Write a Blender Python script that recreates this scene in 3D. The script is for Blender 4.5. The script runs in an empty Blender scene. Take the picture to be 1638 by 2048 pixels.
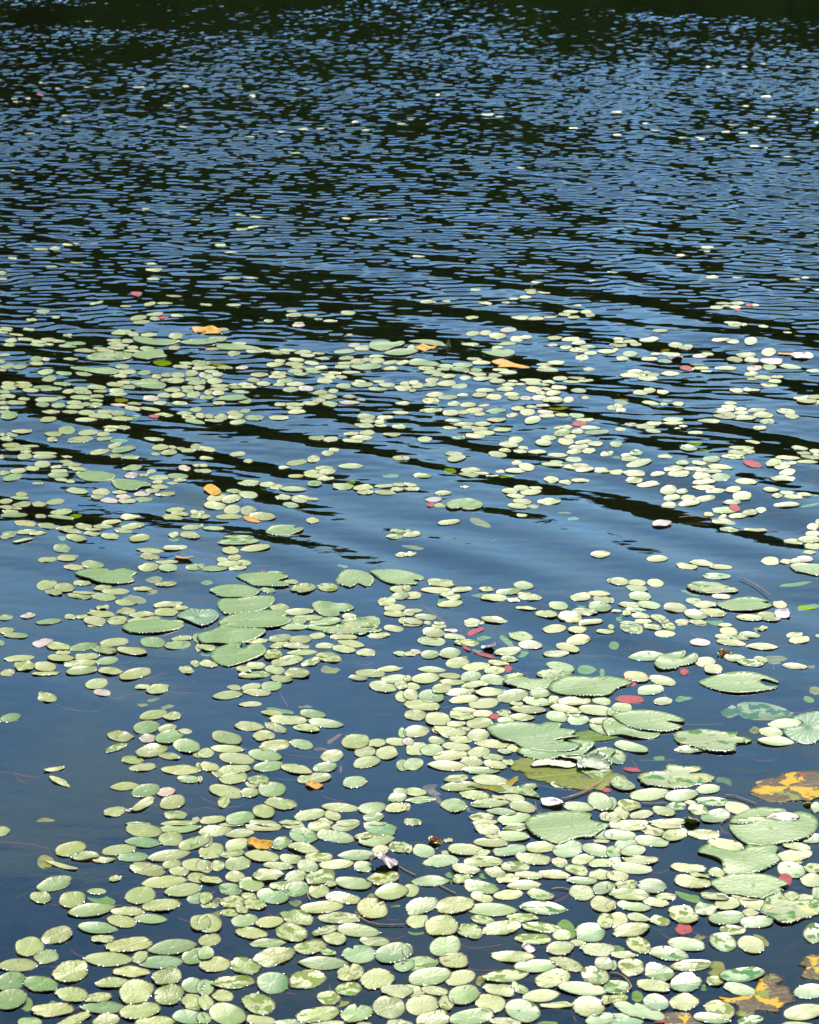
import bpy, bmesh, math, random
import numpy as np
from mathutils import Vector
from mathutils.geometry import delaunay_2d_cdt

# ---------------------------------------------------------------- camera, sky, sun, exposure
scn = bpy.context.scene
COL = scn.collection
CAM_H = 2.2
PITCH = math.radians(16.6)
FPX = 4836.0                      # focal length in photo pixels (1638 x 2048)
cam = bpy.data.cameras.new('camera')
cam_o = bpy.data.objects.new('camera', cam)
COL.objects.link(cam_o)
cam_o.location = (0, 0, CAM_H)
cam_o.rotation_euler = (math.pi / 2 - PITCH, 0, 0)
cam.sensor_fit = 'VERTICAL'
cam.sensor_height = 36.0
cam.lens = FPX / 2048 * 36.0
cam.clip_start = 0.1
cam.clip_end = 2000
cam.dof.use_dof = True
cam.dof.focus_distance = 6.6
cam.dof.aperture_fstop = 16
scn.camera = cam_o

SUN_EL = math.radians(47)
SUN_AZ = math.radians(11)         # clockwise from the viewing direction (+Y)
world = bpy.data.worlds.new('World')
scn.world = world
world.use_nodes = True
wn, wl = world.node_tree.nodes, world.node_tree.links
wn.clear()
w_out = wn.new('ShaderNodeOutputWorld')
w_bg = wn.new('ShaderNodeBackground')
w_bg.inputs['Strength'].default_value = 0.12
sky = wn.new('ShaderNodeTexSky')
sky.sky_type = 'NISHITA'
sky.sun_disc = False
sky.sun_elevation = SUN_EL
sky.sun_rotation = SUN_AZ
sky.air_density = 0.8
sky.dust_density = 0.0
sky.ozone_density = 4.0
# thin clouds on a plane high above: direction / z, then noise
tc = wn.new('ShaderNodeTexCoord')
sep = wn.new('ShaderNodeSeparateXYZ')
mx = wn.new('ShaderNodeMath'); mx.operation = 'MAXIMUM'; mx.inputs[1].default_value = 0.05
dv = wn.new('ShaderNodeVectorMath'); dv.operation = 'DIVIDE'
cb = wn.new('ShaderNodeCombineXYZ')
ns = wn.new('ShaderNodeTexNoise')
ns.inputs['Scale'].default_value = 3.3
ns.inputs['Detail'].default_value = 5
ns.inputs['Distortion'].default_value = 0.5
rp = wn.new('ShaderNodeValToRGB')
rp.color_ramp.elements[0].position = 0.45; rp.color_ramp.elements[0].color = (0, 0, 0, 1)
rp.color_ramp.elements[1].position = 0.62; rp.color_ramp.elements[1].color = (0.52, 0.52, 0.52, 1)
mixc = wn.new('ShaderNodeMixRGB')
mixc.inputs[2].default_value = (3.2, 4.0, 5.2, 1)
wl.new(tc.outputs['Generated'], sep.inputs[0])
wl.new(sep.outputs['Z'], mx.inputs[0])
for k in 'XYZ':
    wl.new(mx.outputs[0], cb.inputs[k])
wl.new(tc.outputs['Generated'], dv.inputs[0]); wl.new(cb.outputs[0], dv.inputs[1])
wl.new(dv.outputs[0], ns.inputs['Vector'])
wl.new(ns.outputs['Fac'], rp.inputs[0])
wl.new(rp.outputs[0], mixc.inputs[0]); wl.new(sky.outputs[0], mixc.inputs[1])
wb = wn.new('ShaderNodeMixRGB'); wb.blend_type = 'MULTIPLY'; wb.inputs[0].default_value = 1.0
wb.inputs[2].default_value = (0.87, 1.04, 0.93, 1)     # clean, slightly cyan air
wl.new(mixc.outputs[0], wb.inputs[1]); wl.new(wb.outputs[0], w_bg.inputs['Color'])
wl.new(w_bg.outputs[0], w_out.inputs['Surface'])

sun = bpy.data.lights.new('sun', 'SUN')
sun.energy = 3.6
sun.angle = math.radians(0.53)
sun.color = (1.0, 0.93, 0.78)
sun_o = bpy.data.objects.new('sun', sun)
COL.objects.link(sun_o)
sd = Vector((math.sin(SUN_AZ) * math.cos(SUN_EL), math.cos(SUN_AZ) * math.cos(SUN_EL), math.sin(SUN_EL)))
sun_o.rotation_euler = (-sd).to_track_quat('-Z', 'Y').to_euler()
sun_o.location = sd * 50

scn.view_settings.view_transform = 'Standard'
scn.view_settings.look = 'None'
scn.view_settings.exposure = 1.6
scn.view_settings.gamma = 1.0
scn.view_settings.use_curve_mapping = False
try:
    scn.cycles.max_bounces = 8
    scn.cycles.transparent_max_bounces = 10
    scn.cycles.sample_clamp_indirect = 6.0
    scn.cycles.caustics_reflective = False
    scn.cycles.caustics_refractive = False
except Exception:
    pass

# ---------------------------------------------------------------- where things stand on the water
def on_water(px, py, z=0.0):
    """The point of the horizontal plane at height z seen at a place of the photograph."""
    u = (np.asarray(px, float) - 819) / FPX
    v = (1024 - np.asarray(py, float)) / FPX
    Y = math.cos(PITCH) + v * math.sin(PITCH)
    Z = -math.sin(PITCH) + v * math.cos(PITCH)
    t = (z - CAM_H) / Z
    return u * t, Y * t

# ---------------------------------------------------------------- the waves
rs = np.random.RandomState(11)
def family(n, lam_lo, lam_hi, ang, spread):
    lam = np.exp(rs.uniform(math.log(lam_lo), math.log(lam_hi), n))
    a = math.radians(ang) + rs.normal(0, math.radians(spread), n)
    k = 2 * math.pi / lam
    return k * np.cos(a), k * np.sin(a), k, rs.uniform(0, 2 * math.pi, n)
# the long swell: (kx, ky, phase, slope) of each train, set so that its troughs run where the dark bands run
LONG = [(3.188, 3.483, 1.880, 0.0036),
        (6.090, 6.647, 1.510, 0.0066),
        (3.782, 2.758, 1.178, 0.0104),
        (4.521, 5.296, -0.508, 0.0070),
        (6.391, 3.204, 1.405, 0.0084),
        (8.657, 12.266, 0.734, 0.0134),
        (2.727, 3.773, 1.362, 0.0058),
        (12.996, 16.168, 0.214, 0.0259),
        (2.054, 14.035, -0.190, 0.0005),
        (6.610, 8.439, 1.991, 0.0059),
        (4.223, 4.681, -1.932, 0.0054),
        (12.376, 9.241, 0.047, 0.0231),
        (3.476, 4.317, 0.308, 0.0049),
        (3.838, 2.544, 3.083, 0.0207),
        (6.927, 14.724, 2.496, 0.0050),
        (6.582, 5.130, 3.090, 0.0029),
        (13.492, 15.641, 0.146, 0.0053),
        (3.015, 11.146, -1.004, 0.0102),
        (8.792, 17.480, 2.856, 0.0080),
        (3.058, 3.697, 0.643, 0.0012),
        (4.297, 9.797, -0.644, 0.0095),
        (3.358, 3.506, -0.559, 0.0019),
        (3.293, 5.297, -0.350, 0.0050),
        (3.742, 4.051, 0.980, 0.0071),
        (13.247, 9.045, -1.096, 0.0329),
        (11.224, 14.907, 2.891, 0.0162),
        (4.140, 7.195, -0.697, 0.0052),
        (11.987, 10.852, -0.581, 0.0035),
        (5.761, 3.550, -1.542, 0.0076),
        (8.601, 7.117, 2.359, 0.0045),
        (9.024, 2.197, -1.431, 0.0070),
        (3.867, 3.075, 2.437, 0.0108),
        (7.956, 4.961, 2.814, 0.0157),
        (4.495, 17.149, 1.378, 0.0057),
        (12.739, 10.350, -0.773, 0.0123),
        (8.169, 3.879, 1.908, 0.0278),
        (4.782, 8.020, -0.333, 0.0058),
        (5.590, 5.502, 0.680, 0.0129),
        (7.597, 8.343, 2.768, 0.0060),
        (4.985, 5.865, 0.956, 0.0024),
        (7.315, 8.696, -2.772, 0.0100),
        (5.975, 5.335, 2.167, 0.0137),
        (3.175, 5.582, -0.570, 0.0061),
        (9.271, 12.914, -0.879, 0.0118),
        (8.988, 7.558, 1.585, 0.0096),
        (6.876, 6.781, -0.382, 0.0059),
        (6.045, 4.043, -2.067, 0.0008),
        (8.930, 11.001, 2.209, 0.0078),
        (4.810, 7.502, -0.371, 0.0066),
        (4.460, 6.639, 0.034, 0.0088),
        (2.978, 4.350, -2.864, 0.0022),
        (8.434, 8.502, -0.349, 0.0011),
        (2.798, 7.328, -3.020, 0.0113),
        (11.199, 10.853, 2.528, 0.0043),
        (6.582, 7.163, -2.275, 0.0028),
        (11.697, 10.641, 1.190, 0.0086),
        (3.396, 3.790, 3.078, 0.0050),
        (7.794, 7.431, -1.305, 0.0125),
        (1.465, 5.643, 0.266, 0.0060),
        (6.639, 8.798, 2.533, 0.0058),
        (4.769, 2.068, -2.219, 0.0201),
        (8.482, 7.354, -0.405, 0.0072),
        (11.187, 5.743, 2.661, 0.0205),
        (4.427, 7.461, 1.512, 0.0012)]
MID = family(22, 0.15, 0.34, 58, 17)
FINE = family(64, 0.050, 0.115, 79, 27)
GUST = family(9, 1.6, 5.0, 60, 60)
def prof(y, tab):
    return np.interp(y, [t[0] for t in tab], [t[1] for t in tab])
T_LONG = [(3, .001), (5.4, .003), (6.3, .012), (6.9, .032), (7.6, .046), (9, .040), (11, .024), (14, .012), (20, .008), (40, .006)]
T_MID = [(3, .001), (6, .002), (7.5, .007), (9, .016), (11, .026), (16, .028), (26, .03), (40, .03)]
T_FINE = [(3, .0010), (6, .0022), (7.2, .005), (8.4, .013), (9.3, .026), (10.3, .046), (12, .074), (15, .105), (19, .145), (26, .17), (40, .10)]
def waves(x, y):
    x = np.asarray(x, np.float32); y = np.asarray(y, np.float32)
    g = np.zeros_like(x)
    for kx, ky, k, ph in zip(*GUST):
        g += np.sin(kx * x + ky * y * 0.6 + ph).astype(np.float32)
    g = 1.0 + 0.20 * g / math.sqrt(4.5)
    g = np.clip(g, 0.6, 1.5)
    # sheltered strip under the far bank
    calm = 1 - 0.80 / (1 + np.exp(-(y - (24.6 + 1.1 * np.maximum(3.6 - x, 0))) * 2.2))
    h = np.zeros_like(x)
    s = np.zeros_like(x)
    for kx, ky, ph, sl in LONG:
        s += np.sin(np.float32(kx) * x + np.float32(ky) * y + np.float32(ph)) * np.float32(sl / math.hypot(kx, ky))
    h += s * prof(y, T_LONG).astype(np.float32) / .045
    for fam, tab, gg in ((MID, T_MID, g), (FINE, T_FINE, g)):
        n = len(fam[0]); s = np.zeros_like(x)
        for kx, ky, k, ph in zip(*fam):
            s += (np.sin(np.float32(kx) * x + np.float32(ky) * y + np.float32(ph)) / np.float32(k))
        h += s * prof(y, tab).astype(np.float32) * math.sqrt(2.0 / n) * gg
    return h * calm

# ---------------------------------------------------------------- materials
def new_mat(name):
    m = bpy.data.materials.new(name); m.use_nodes = True
    m.node_tree.nodes.clear()
    return m, m.node_tree.nodes, m.node_tree.links
def N(nodes, kind, **kw):
    n = nodes.new(kind)
    for k, v in kw.items():
        if k in n.inputs: n.inputs[k].default_value = v
        else: setattr(n, k, v)
    return n
def mth(nodes, links, op, a, b=None, c=None, clamp=False):
    n = nodes.new('ShaderNodeMath'); n.operation = op; n.use_clamp = clamp
    for i, v in enumerate((a, b, c)):
        if v is None: continue
        if isinstance(v, (int, float)): n.inputs[i].default_value = v
        else: links.new(v, n.inputs[i])
    return n.outputs[0]
def mixrgb(nodes, links, f, a, b, mode='MIX'):
    n = nodes.new('ShaderNodeMixRGB'); n.blend_type = mode
    for i, v in enumerate((f, a, b)):
        if isinstance(v, (int, float)): n.inputs[i].default_value = v
        elif isinstance(v, tuple): n.inputs[i].default_value = v if len(v) == 4 else v + (1,)
        else: links.new(v, n.inputs[i])
    return n.outputs[0]
def smooth(nodes, links, x, lo, hi):
    n = nodes.new('ShaderNodeMapRange'); n.interpolation_type = 'SMOOTHSTEP'
    n.inputs[1].default_value = lo; n.inputs[2].default_value = hi
    links.new(x, n.inputs[0]); return n.outputs[0]

def water_material():
    m, n, l = new_mat('lake_water')
    out = N(n, 'ShaderNodeOutputMaterial')
    fr = N(n, 'ShaderNodeFresnel', IOR=1.333)
    gl = N(n, 'ShaderNodeBsdfGlossy', Roughness=0.02); gl.inputs['Color'].default_value = (1, 1, 1, 1)
    tr = N(n, 'ShaderNodeBsdfTransparent'); tr.inputs['Color'].default_value = (0.80, 0.84, 0.72, 1)
    mix = N(n, 'ShaderNodeMixShader')
    geo = N(n, 'ShaderNodeNewGeometry')
    no = N(n, 'ShaderNodeTexNoise', Scale=7.0, Detail=3.0)
    mp = N(n, 'ShaderNodeMapping'); mp.inputs['Scale'].default_value = (1, 1.6, 1)
    bp = N(n, 'ShaderNodeBump', Strength=0.12, Distance=0.006)
    l.new(geo.outputs['Position'], mp.inputs[0]); l.new(mp.outputs[0], no.inputs['Vector'])
    l.new(no.outputs['Fac'], bp.inputs['Height'])
    for a in (fr, gl): l.new(bp.outputs[0], a.inputs['Normal'])
    l.new(fr.outputs[0], mix.inputs[0]); l.new(tr.outputs[0], mix.inputs[1]); l.new(gl.outputs[0], mix.inputs[2])
    l.new(mix.outputs[0], out.inputs['Surface'])
    return m

def pad_material():
    """Skin of the small floating pads: colour, wetness and a random number come from attributes of each pad."""
    m, n, l = new_mat('pad_skin')
    out = N(n, 'ShaderNodeOutputMaterial')
    p = N(n, 'ShaderNodeBsdfPrincipled')
    col = N(n, 'ShaderNodeAttribute', attribute_name='leaf_colour')
    ext = N(n, 'ShaderNodeAttribute', attribute_name='leaf_extra')     # r random, g wet amount, b crinkle
    sp = N(n, 'ShaderNodeSeparateColor'); l.new(ext.outputs['Color'], sp.inputs[0])
    uv = N(n, 'ShaderNodeUVMap', uv_map='UVMap')
    off = N(n, 'ShaderNodeVectorMath', operation='SCALE'); 
    cmb = N(n, 'ShaderNodeCombineXYZ'); l.new(sp.outputs[0], cmb.inputs[0]); l.new(sp.outputs[0], cmb.inputs[1]); cmb.inputs[2].default_value = 0.37
    l.new(cmb.outputs[0], off.inputs[0]); off.inputs['Scale'].default_value = 57.0
    add = N(n, 'ShaderNodeVectorMath', operation='ADD'); l.new(uv.outputs[0], add.inputs[0]); l.new(off.outputs[0], add.inputs[1])
    vec = add.outputs[0]
    n1 = N(n, 'ShaderNodeTexNoise', Scale=1.6, Detail=4.0); l.new(vec, n1.inputs['Vector'])
    n2 = N(n, 'ShaderNodeTexNoise', Scale=9.0, Detail=5.0, Roughness=0.65); l.new(vec, n2.inputs['Vector'])
    n3 = N(n, 'ShaderNodeTexNoise', Scale=4.5, Detail=3.0); l.new(vec, n3.inputs['Vector'])
    ln = N(n, 'ShaderNodeVectorMath', operation='LENGTH'); l.new(uv.outputs[0], ln.inputs[0])
    r = ln.outputs['Value']
    # colour
    c = mixrgb(n, l, smooth(n, l, n2.outputs['Fac'], .35, .75), col.outputs['Color'], (1.35, 1.22, 1.15), 'MULTIPLY')
    c = mixrgb(n, l, mth(n, l, 'MULTIPLY', smooth(n, l, n3.outputs['Fac'], .56, .72), 0.35), c, (.19, .185, .06))
    # pale centre where the stalk joins
    c = mixrgb(n, l, mth(n, l, 'MULTIPLY', mth(n, l, 'SUBTRACT', 1.0, smooth(n, l, r, .03, .16)), .35), c, (.22, .24, .08))
    # small rot specks
    n4 = N(n, 'ShaderNodeTexVoronoi', Scale=3.1); l.new(vec, n4.inputs['Vector'])
    sk = mth(n, l, 'MULTIPLY', mth(n, l, 'LESS_THAN', n4.outputs['Distance'], .045), mth(n, l, 'GREATER_THAN', n1.outputs['Fac'], .58))
    c = mixrgb(n, l, sk, c, (.03, .012, .008))
    # brown-red rim
    band = mth(n, l, 'MULTIPLY', smooth(n, l, r, .92, .955), .40)
    c = mixrgb(n, l, band, c, (.060, .075, .010))
    rim = mth(n, l, 'MULTIPLY', smooth(n, l, r, .955, .98), .95)
    c = mixrgb(n, l, rim, c, (.060, .035, .008))
    # water film on part of the pad
    wsel = mth(n, l, 'ADD', n1.outputs['Fac'], mth(n, l, 'MULTIPLY', sp.outputs[1], .30))
    wet = smooth(n, l, wsel, .70, .715)
    c = mixrgb(n, l, wet, c, mixrgb(n, l, 1.0, c, (.95, 1.0, .5), 'MULTIPLY'))
    l.new(c, p.inputs['Base Color'])
    # gloss
    ro = mth(n, l, 'ADD', mth(n, l, 'MULTIPLY', n2.outputs['Fac'], .10), .27)
    ro = mth(n, l, 'ADD', ro, mth(n, l, 'MULTIPLY', sp.outputs[0], .16))
    ro = mth(n, l, 'MULTIPLY', ro, mth(n, l, 'SUBTRACT', 1.0, mth(n, l, 'MULTIPLY', wet, .88)))
    l.new(ro, p.inputs['Roughness'])
    l.new(mth(n, l, 'MULTIPLY', mth(n, l, 'SUBTRACT', 1.0, smooth(n, l, r, .955, .98)), .29), p.inputs['Specular IOR Level'])
    # relief
    ang = N(n, 'ShaderNodeSeparateXYZ'); l.new(uv.outputs[0], ang.inputs[0])
    at = mth(n, l, 'ARCTAN2', ang.outputs[1], ang.outputs[0])
    ve = mth(n, l, 'MULTIPLY', mth(n, l, 'SINE', mth(n, l, 'MULTIPLY', at, 11.0)), .05)
    hh = mth(n, l, 'ADD', mth(n, l, 'MULTIPLY', n2.outputs['Fac'], mth(n, l, 'ADD', mth(n, l, 'MULTIPLY', sp.outputs[2], .35), .06)), ve)
    hh = mth(n, l, 'ADD', hh, mth(n, l, 'MULTIPLY', n3.outputs['Fac'], mth(n, l, 'MULTIPLY', sp.outputs[2], .9)))
    bp = N(n, 'ShaderNodeBump', Distance=0.0026)
    l.new(mth(n, l, 'MULTIPLY', mth(n, l, 'SUBTRACT', 1.0, wet), .42), bp.inputs['Strength'])
    l.new(hh, bp.inputs['Height']); l.new(bp.outputs[0], p.inputs['Normal'])
    l.new(p.outputs[0], out.inputs['Surface'])
    return m

def plain(name, rgb, rough=.6, spec=.3, vary=None, scale=60):
    m, n, l = new_mat(name)
    out = N(n, 'ShaderNodeOutputMaterial'); p = N(n, 'ShaderNodeBsdfPrincipled')
    p.inputs['Roughness'].default_value = rough; p.inputs['Specular IOR Level'].default_value = spec
    no = N(n, 'ShaderNodeTexNoise', Scale=float(scale), Detail=4.0)
    t = N(n, 'ShaderNodeTexCoord'); l.new(t.outputs['Object'], no.inputs['Vector'])
    c = mixrgb(n, l, smooth(n, l, no.outputs['Fac'], .35, .7), rgb, vary or tuple(x * .6 for x in rgb))
    l.new(c, p.inputs['Base Color']); l.new(p.outputs[0], out.inputs['Surface'])
    return m

def lily_material(name, base, dark, blotch=None, wet_at=.66, rough=.42, blotch_at=.58, ribs=.3, spec=.17, veins=None):
    """Big lily pads: ribs fanning out of the stalk point, wet islands, optional yellow or brown decay."""
    m, n, l = new_mat(name)
    out = N(n, 'ShaderNodeOutputMaterial'); p = N(n, 'ShaderNodeBsdfPrincipled')
    uv = N(n, 'ShaderNodeUVMap', uv_map='UVMap')
    oi = N(n, 'ShaderNodeObjectInfo')
    off = mth(n, l, 'MULTIPLY', oi.outputs['Random'], 43.0)
    cm = N(n, 'ShaderNodeCombineXYZ'); l.new(off, cm.inputs[0]); l.new(off, cm.inputs[1])
    ad = N(n, 'ShaderNodeVectorMath', operation='ADD'); l.new(uv.outputs[0], ad.inputs[0]); l.new(cm.outputs[0], ad.inputs[1])
    v = ad.outputs[0]
    n1 = N(n, 'ShaderNodeTexNoise', Scale=1.5, Detail=5.0, Roughness=.55); l.new(v, n1.inputs['Vector'])
    n2 = N(n, 'ShaderNodeTexNoise', Scale=8.0, Detail=5.0); l.new(v, n2.inputs['Vector'])
    n3 = N(n, 'ShaderNodeTexNoise', Scale=2.3, Detail=6.0, Roughness=.6); l.new(v, n3.inputs['Vector'])
    n3.inputs['Distortion'].default_value = .4
    s = N(n, 'ShaderNodeSeparateXYZ'); l.new(uv.outputs[0], s.inputs[0])
    at = mth(n, l, 'ARCTAN2', s.outputs[1], s.outputs[0])
    rib = mth(n, l, 'SINE', mth(n, l, 'ADD', mth(n, l, 'MULTIPLY', at, 26.0), mth(n, l, 'MULTIPLY', n1.outputs['Fac'], 5.0)))
    mid = mth(n, l, 'ABSOLUTE', s.outputs[1])
    c = mixrgb(n, l, smooth(n, l, n2.outputs['Fac'], .3, .75), base, dark)
    c = mixrgb(n, l, mth(n, l, 'MULTIPLY', smooth(n, l, rib, .2, 1.0), .16 * ribs * (0 if veins else 1)), c, (.25, .30, .16))
    c = mixrgb(n, l, mth(n, l, 'MULTIPLY', mth(n, l, 'SUBTRACT', 1.0, smooth(n, l, mid, .0, .025)), .30), c, (.28, .32, .16))
    if blotch:
        for colr, lo, w in blotch:
            nn = N(n, 'ShaderNodeTexNoise', Scale=1.9, Detail=5.0, Roughness=.6)
            ad2 = N(n, 'ShaderNodeVectorMath', operation='ADD'); l.new(v, ad2.inputs[0]); ad2.inputs[1].default_value = (lo * 91, w * 37, 3)
            l.new(ad2.outputs[0], nn.inputs['Vector'])
            c = mixrgb(n, l, smooth(n, l, nn.outputs['Fac'], lo, lo + .03), c, colr)
    if veins:
        ln = N(n, 'ShaderNodeVectorMath', operation='LENGTH'); l.new(uv.outputs[0], ln.inputs[0])
        ray = mth(n, l, 'SINE', mth(n, l, 'ADD', mth(n, l, 'MULTIPLY', at, 3.0), mth(n, l, 'MULTIPLY', n3.outputs['Fac'], 9.0)))
        k = mth(n, l, 'SUBTRACT', mth(n, l, 'ADD', ray, .35), mth(n, l, 'MULTIPLY', ln.outputs['Value'], 1.35))
        k = mth(n, l, 'ADD', k, mth(n, l, 'MULTIPLY', mth(n, l, 'SUBTRACT', n2.outputs['Fac'], .5), 1.2))
        c = mixrgb(n, l, smooth(n, l, k, -.05, .35), c, veins)
    wet = smooth(n, l, n3.outputs['Fac'], wet_at, wet_at + .012)
    c = mixrgb(n, l, wet, c, mixrgb(n, l, 1.0, c, (.62, .95, .38), 'MULTIPLY'))
    l.new(c, p.inputs['Base Color'])
    ro = mth(n, l, 'MULTIPLY', mth(n, l, 'ADD', mth(n, l, 'MULTIPLY', n2.outputs['Fac'], .12), rough - .06),
             mth(n, l, 'SUBTRACT', 1.0, mth(n, l, 'MULTIPLY', wet, .85)))
    l.new(ro, p.inputs['Roughness']); p.inputs['Specular IOR Level'].default_value = spec
    hh = mth(n, l, 'ADD', mth(n, l, 'MULTIPLY', rib, .10 * ribs), mth(n, l, 'MULTIPLY', n2.outputs['Fac'], .5))
    bp = N(n, 'ShaderNodeBump', Strength=.55, Distance=0.003); l.new(hh, bp.inputs['Height']); l.new(bp.outputs[0], p.inputs['Normal'])
    l.new(p.outputs[0], out.inputs['Surface'])
    return m

M = {}
M['water'] = water_material()
M['pad'] = pad_material()
M['rim'] = plain('pad_underside', (.028, .014, .008), .5, .3)
M['bead'], _n, _l = new_mat('water_bead')
_o = N(_n, 'ShaderNodeOutputMaterial'); _g = N(_n, 'ShaderNodeBsdfGlossy', Roughness=.24); _g.inputs['Color'].default_value = (.95, .95, .95, 1)
_l.new(_g.outputs[0], _o.inputs['Surface'])
M['L'] = lily_material('lily_green', (.076, .128, .018), (.050, .098, .014))
M['LB'] = lily_material('lily_blue_green', (.068, .125, .026), (.048, .098, .020), wet_at=.74)
M['LR'] = lily_material('lily_ribbed', (.055, .115, .050), (.042, .092, .040), wet_at=.80, ribs=1.6)
M['LY'] = lily_material('lily_aging', (.095, .125, .030), (.08, .11, .022), [((.22, .17, .010), .60, .2), ((.09, .065, .035), .63, .7)], wet_at=.56)
M['LG'] = M['LY']
M['LW'] = lily_material('lily_bleached', (.26, .27, .17), (.20, .20, .12), [((.10, .075, .045), .60, .3)], wet_at=.80)
M['LD'] = lily_material('lily_withered', (.13, .17, .09), (.10, .13, .07), [((.40, .40, .30), .52, .3), ((.10, .075, .05), .62, .8)], wet_at=.75, ribs=1.2)
M['SYL'] = lily_material('lily_rotting', (.060, .034, .012), (.030, .018, .009), [((.10, .12, .012), .60, .6), ((.30, .20, .10), .66, .3)], wet_at=.95, ribs=.3, spec=.04, veins=(.32, .18, .0008))
M['SGL'] = lily_material('lily_awash', (.085, .125, .022), (.065, .100, .018), wet_at=.50)
M['SB'] = lily_material('leaf_brown', (.080, .038, .020), (.055, .028, .018), [((.14, .10, .015), .6, .2)], wet_at=.95, spec=.05)
M['SY'] = lily_material('sunk_mossy', (.105, .110, .008), (.065, .085, .007), [((.20, .12, .003), .56, .2), ((.07, .05, .03), .60, .7)], wet_at=.95, spec=.03)
M['SG'] = lily_material('sunk_green', (.070, .110, .008), (.050, .085, .007), [((.10, .06, .012), .62, .5)], wet_at=.95, spec=.03)
M['sg'] = plain('sunk_leaf_green', (.18, .26, .010), .8, .0, (.12, .18, .01))
M['so'] = plain('sunk_leaf_olive', (.26, .22, .012), .8, .0, (.16, .14, .01))
M['rd'] = plain('leaf_red', (.23, .014, .028), .6, .08, (.12, .012, .018))
M['rs'] = plain('leaf_red_brown', (.20, .05, .03), .7, .1)
M['xp'] = plain('leaf_purple', (.17, .115, .12), .42, .5, (.10, .055, .07), 160)
M['yl'] = plain('leaf_yellow', (.33, .18, .001), .6, .1, (.26, .10, .001), 90)
M['rl'] = plain('leaf_yellow_green', (.17, .19, .035), .5, .3, (.13, .13, .03))
M['bud'] = plain('bud_sepal', (.17, .17, .008), .35, .5, (.09, .10, .008))
M['budin'] = plain('bud_petal', (.42, .06, .008), .4, .4, (.45, .22, .006))
M['budstem'] = plain('bud_stalk', (.05, .07, .012), .5, .4)
M['stemR'] = plain('stem_red', (.50, .035, .03), .6, .1)
M['stemT'] = plain('stem_tan', (.34, .15, .05), .5, .3)
M['stemY'] = plain('stem_green', (.20, .22, .04), .6, .1)

# ---------------------------------------------------------------- helpers
def link(o, parent=None):
    COL.objects.link(o)
    if parent: o.parent = parent
    return o
def tag(o, label=None, cat=None, group=None, kind=None):
    if label: o['label'] = label
    if cat: o['category'] = cat
    if group: o['group'] = group
    if kind: o['kind'] = kind
    return o
def make_mesh(name, V, Fc, mats, midx=None, uvs=None, col=None, ext=None, smooth_=True):
    me = bpy.data.meshes.new(name)
    me.from_pydata([tuple(v) for v in V], [], Fc)
    for m in mats: me.materials.append(m)
    if midx is not None: me.polygons.foreach_set('material_index', midx)
    if smooth_: me.polygons.foreach_set('use_smooth', [True] * len(me.polygons))
    if uvs is not None:
        ul = me.uv_layers.new(name='UVMap')
        li = np.zeros(len(me.loops), np.int32); me.loops.foreach_get('vertex_index', li)
        ul.data.foreach_set('uv', np.asarray(uvs, np.float32)[li].ravel())
    for nm, a in (('leaf_colour', col), ('leaf_extra', ext)):
        if a is not None:
            at = me.color_attributes.new(nm, 'FLOAT_COLOR', 'POINT')
            b = np.ones((len(V), 4), np.float32); b[:, :3] = a
            at.data.foreach_set('color', b.ravel())
    me.update()
    return me

# ---------------------------------------------------------------- the lake, its bed and the far bank
def build_water():
    rows = int(math.log(33.0 / 3.1) / 0.00105)
    ys = 3.1 * np.exp(np.arange(rows + 1) / rows * math.log(33.0 / 3.1))
    nc = 520
    u = np.linspace(-1, 1, nc + 1)
    X = u[None, :] * (ys[:, None] * 0.225 + .15)
    Y = np.repeat(ys[:, None], nc + 1, 1)
    Z = waves(X.ravel(), Y.ravel())
    edge = np.minimum(1, (1 - np.abs(u)) / .04)[None, :] * np.minimum(1, np.minimum((ys - 3.1) / .3, (33.0 - ys) / 1.5))[:, None]
    Z = Z * np.clip(edge, 0, 1).ravel()
    V = np.stack([X.ravel(), Y.ravel(), Z], 1).astype(np.float32)
    nv = len(V)
    i = np.arange(rows)[:, None] * (nc + 1) + np.arange(nc)[None, :]
    Q = np.stack([i, i + 1, i + nc + 2, i + nc + 1], -1).reshape(-1, 4)
    # the calm rest of the lake around the rippled reach, joined to its border
    c0, c1, c2, c3 = 0, nc, rows * (nc + 1) + nc, rows * (nc + 1)
    extra = np.array([[-160, -60, 0], [160, -60, 0], [160, 78, 0], [-160, 78, 0]], np.float32)
    e = nv
    V = np.vstack([V, extra])
    near = list(range(0, nc + 1)); far = [rows * (nc + 1) + k for k in range(nc + 1)]
    left = [k * (nc + 1) for k in range(rows + 1)]; right = [k * (nc + 1) + nc for k in range(rows + 1)]
    polys = [[e, e + 1] + near[::-1], [e + 1, e + 2] + right[::-1], [e + 2, e + 3] + far, [e + 3, e] + left]
    me = bpy.data.meshes.new('water')
    loops = np.concatenate([Q.ravel()] + [np.array(p) for p in polys]).astype(np.int32)
    starts = list(range(0, 4 * len(Q), 4)); tot = [4] * len(Q)
    s = 4 * len(Q)
    for p in polys:
        starts.append(s); tot.append(len(p)); s += len(p)
    me.vertices.add(len(V)); me.vertices.foreach_set('co', V.ravel())
    me.loops.add(len(loops)); me.loops.foreach_set('vertex_index', loops)
    me.polygons.add(len(starts)); me.polygons.foreach_set('loop_start', np.array(starts, np.int32))
    me.polygons.foreach_set('loop_total', np.array(tot, np.int32))
    me.polygons.foreach_set('use_smooth', np.ones(len(starts), bool))
    me.update(calc_edges=True); me.validate()
    me.materials.append(M['water'])
    o = bpy.data.objects.new('water', me)
    return tag(link(o), 'dark blue lake water with ripples and a calmer near reach', 'lake water', kind='structure')
build_water()

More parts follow.
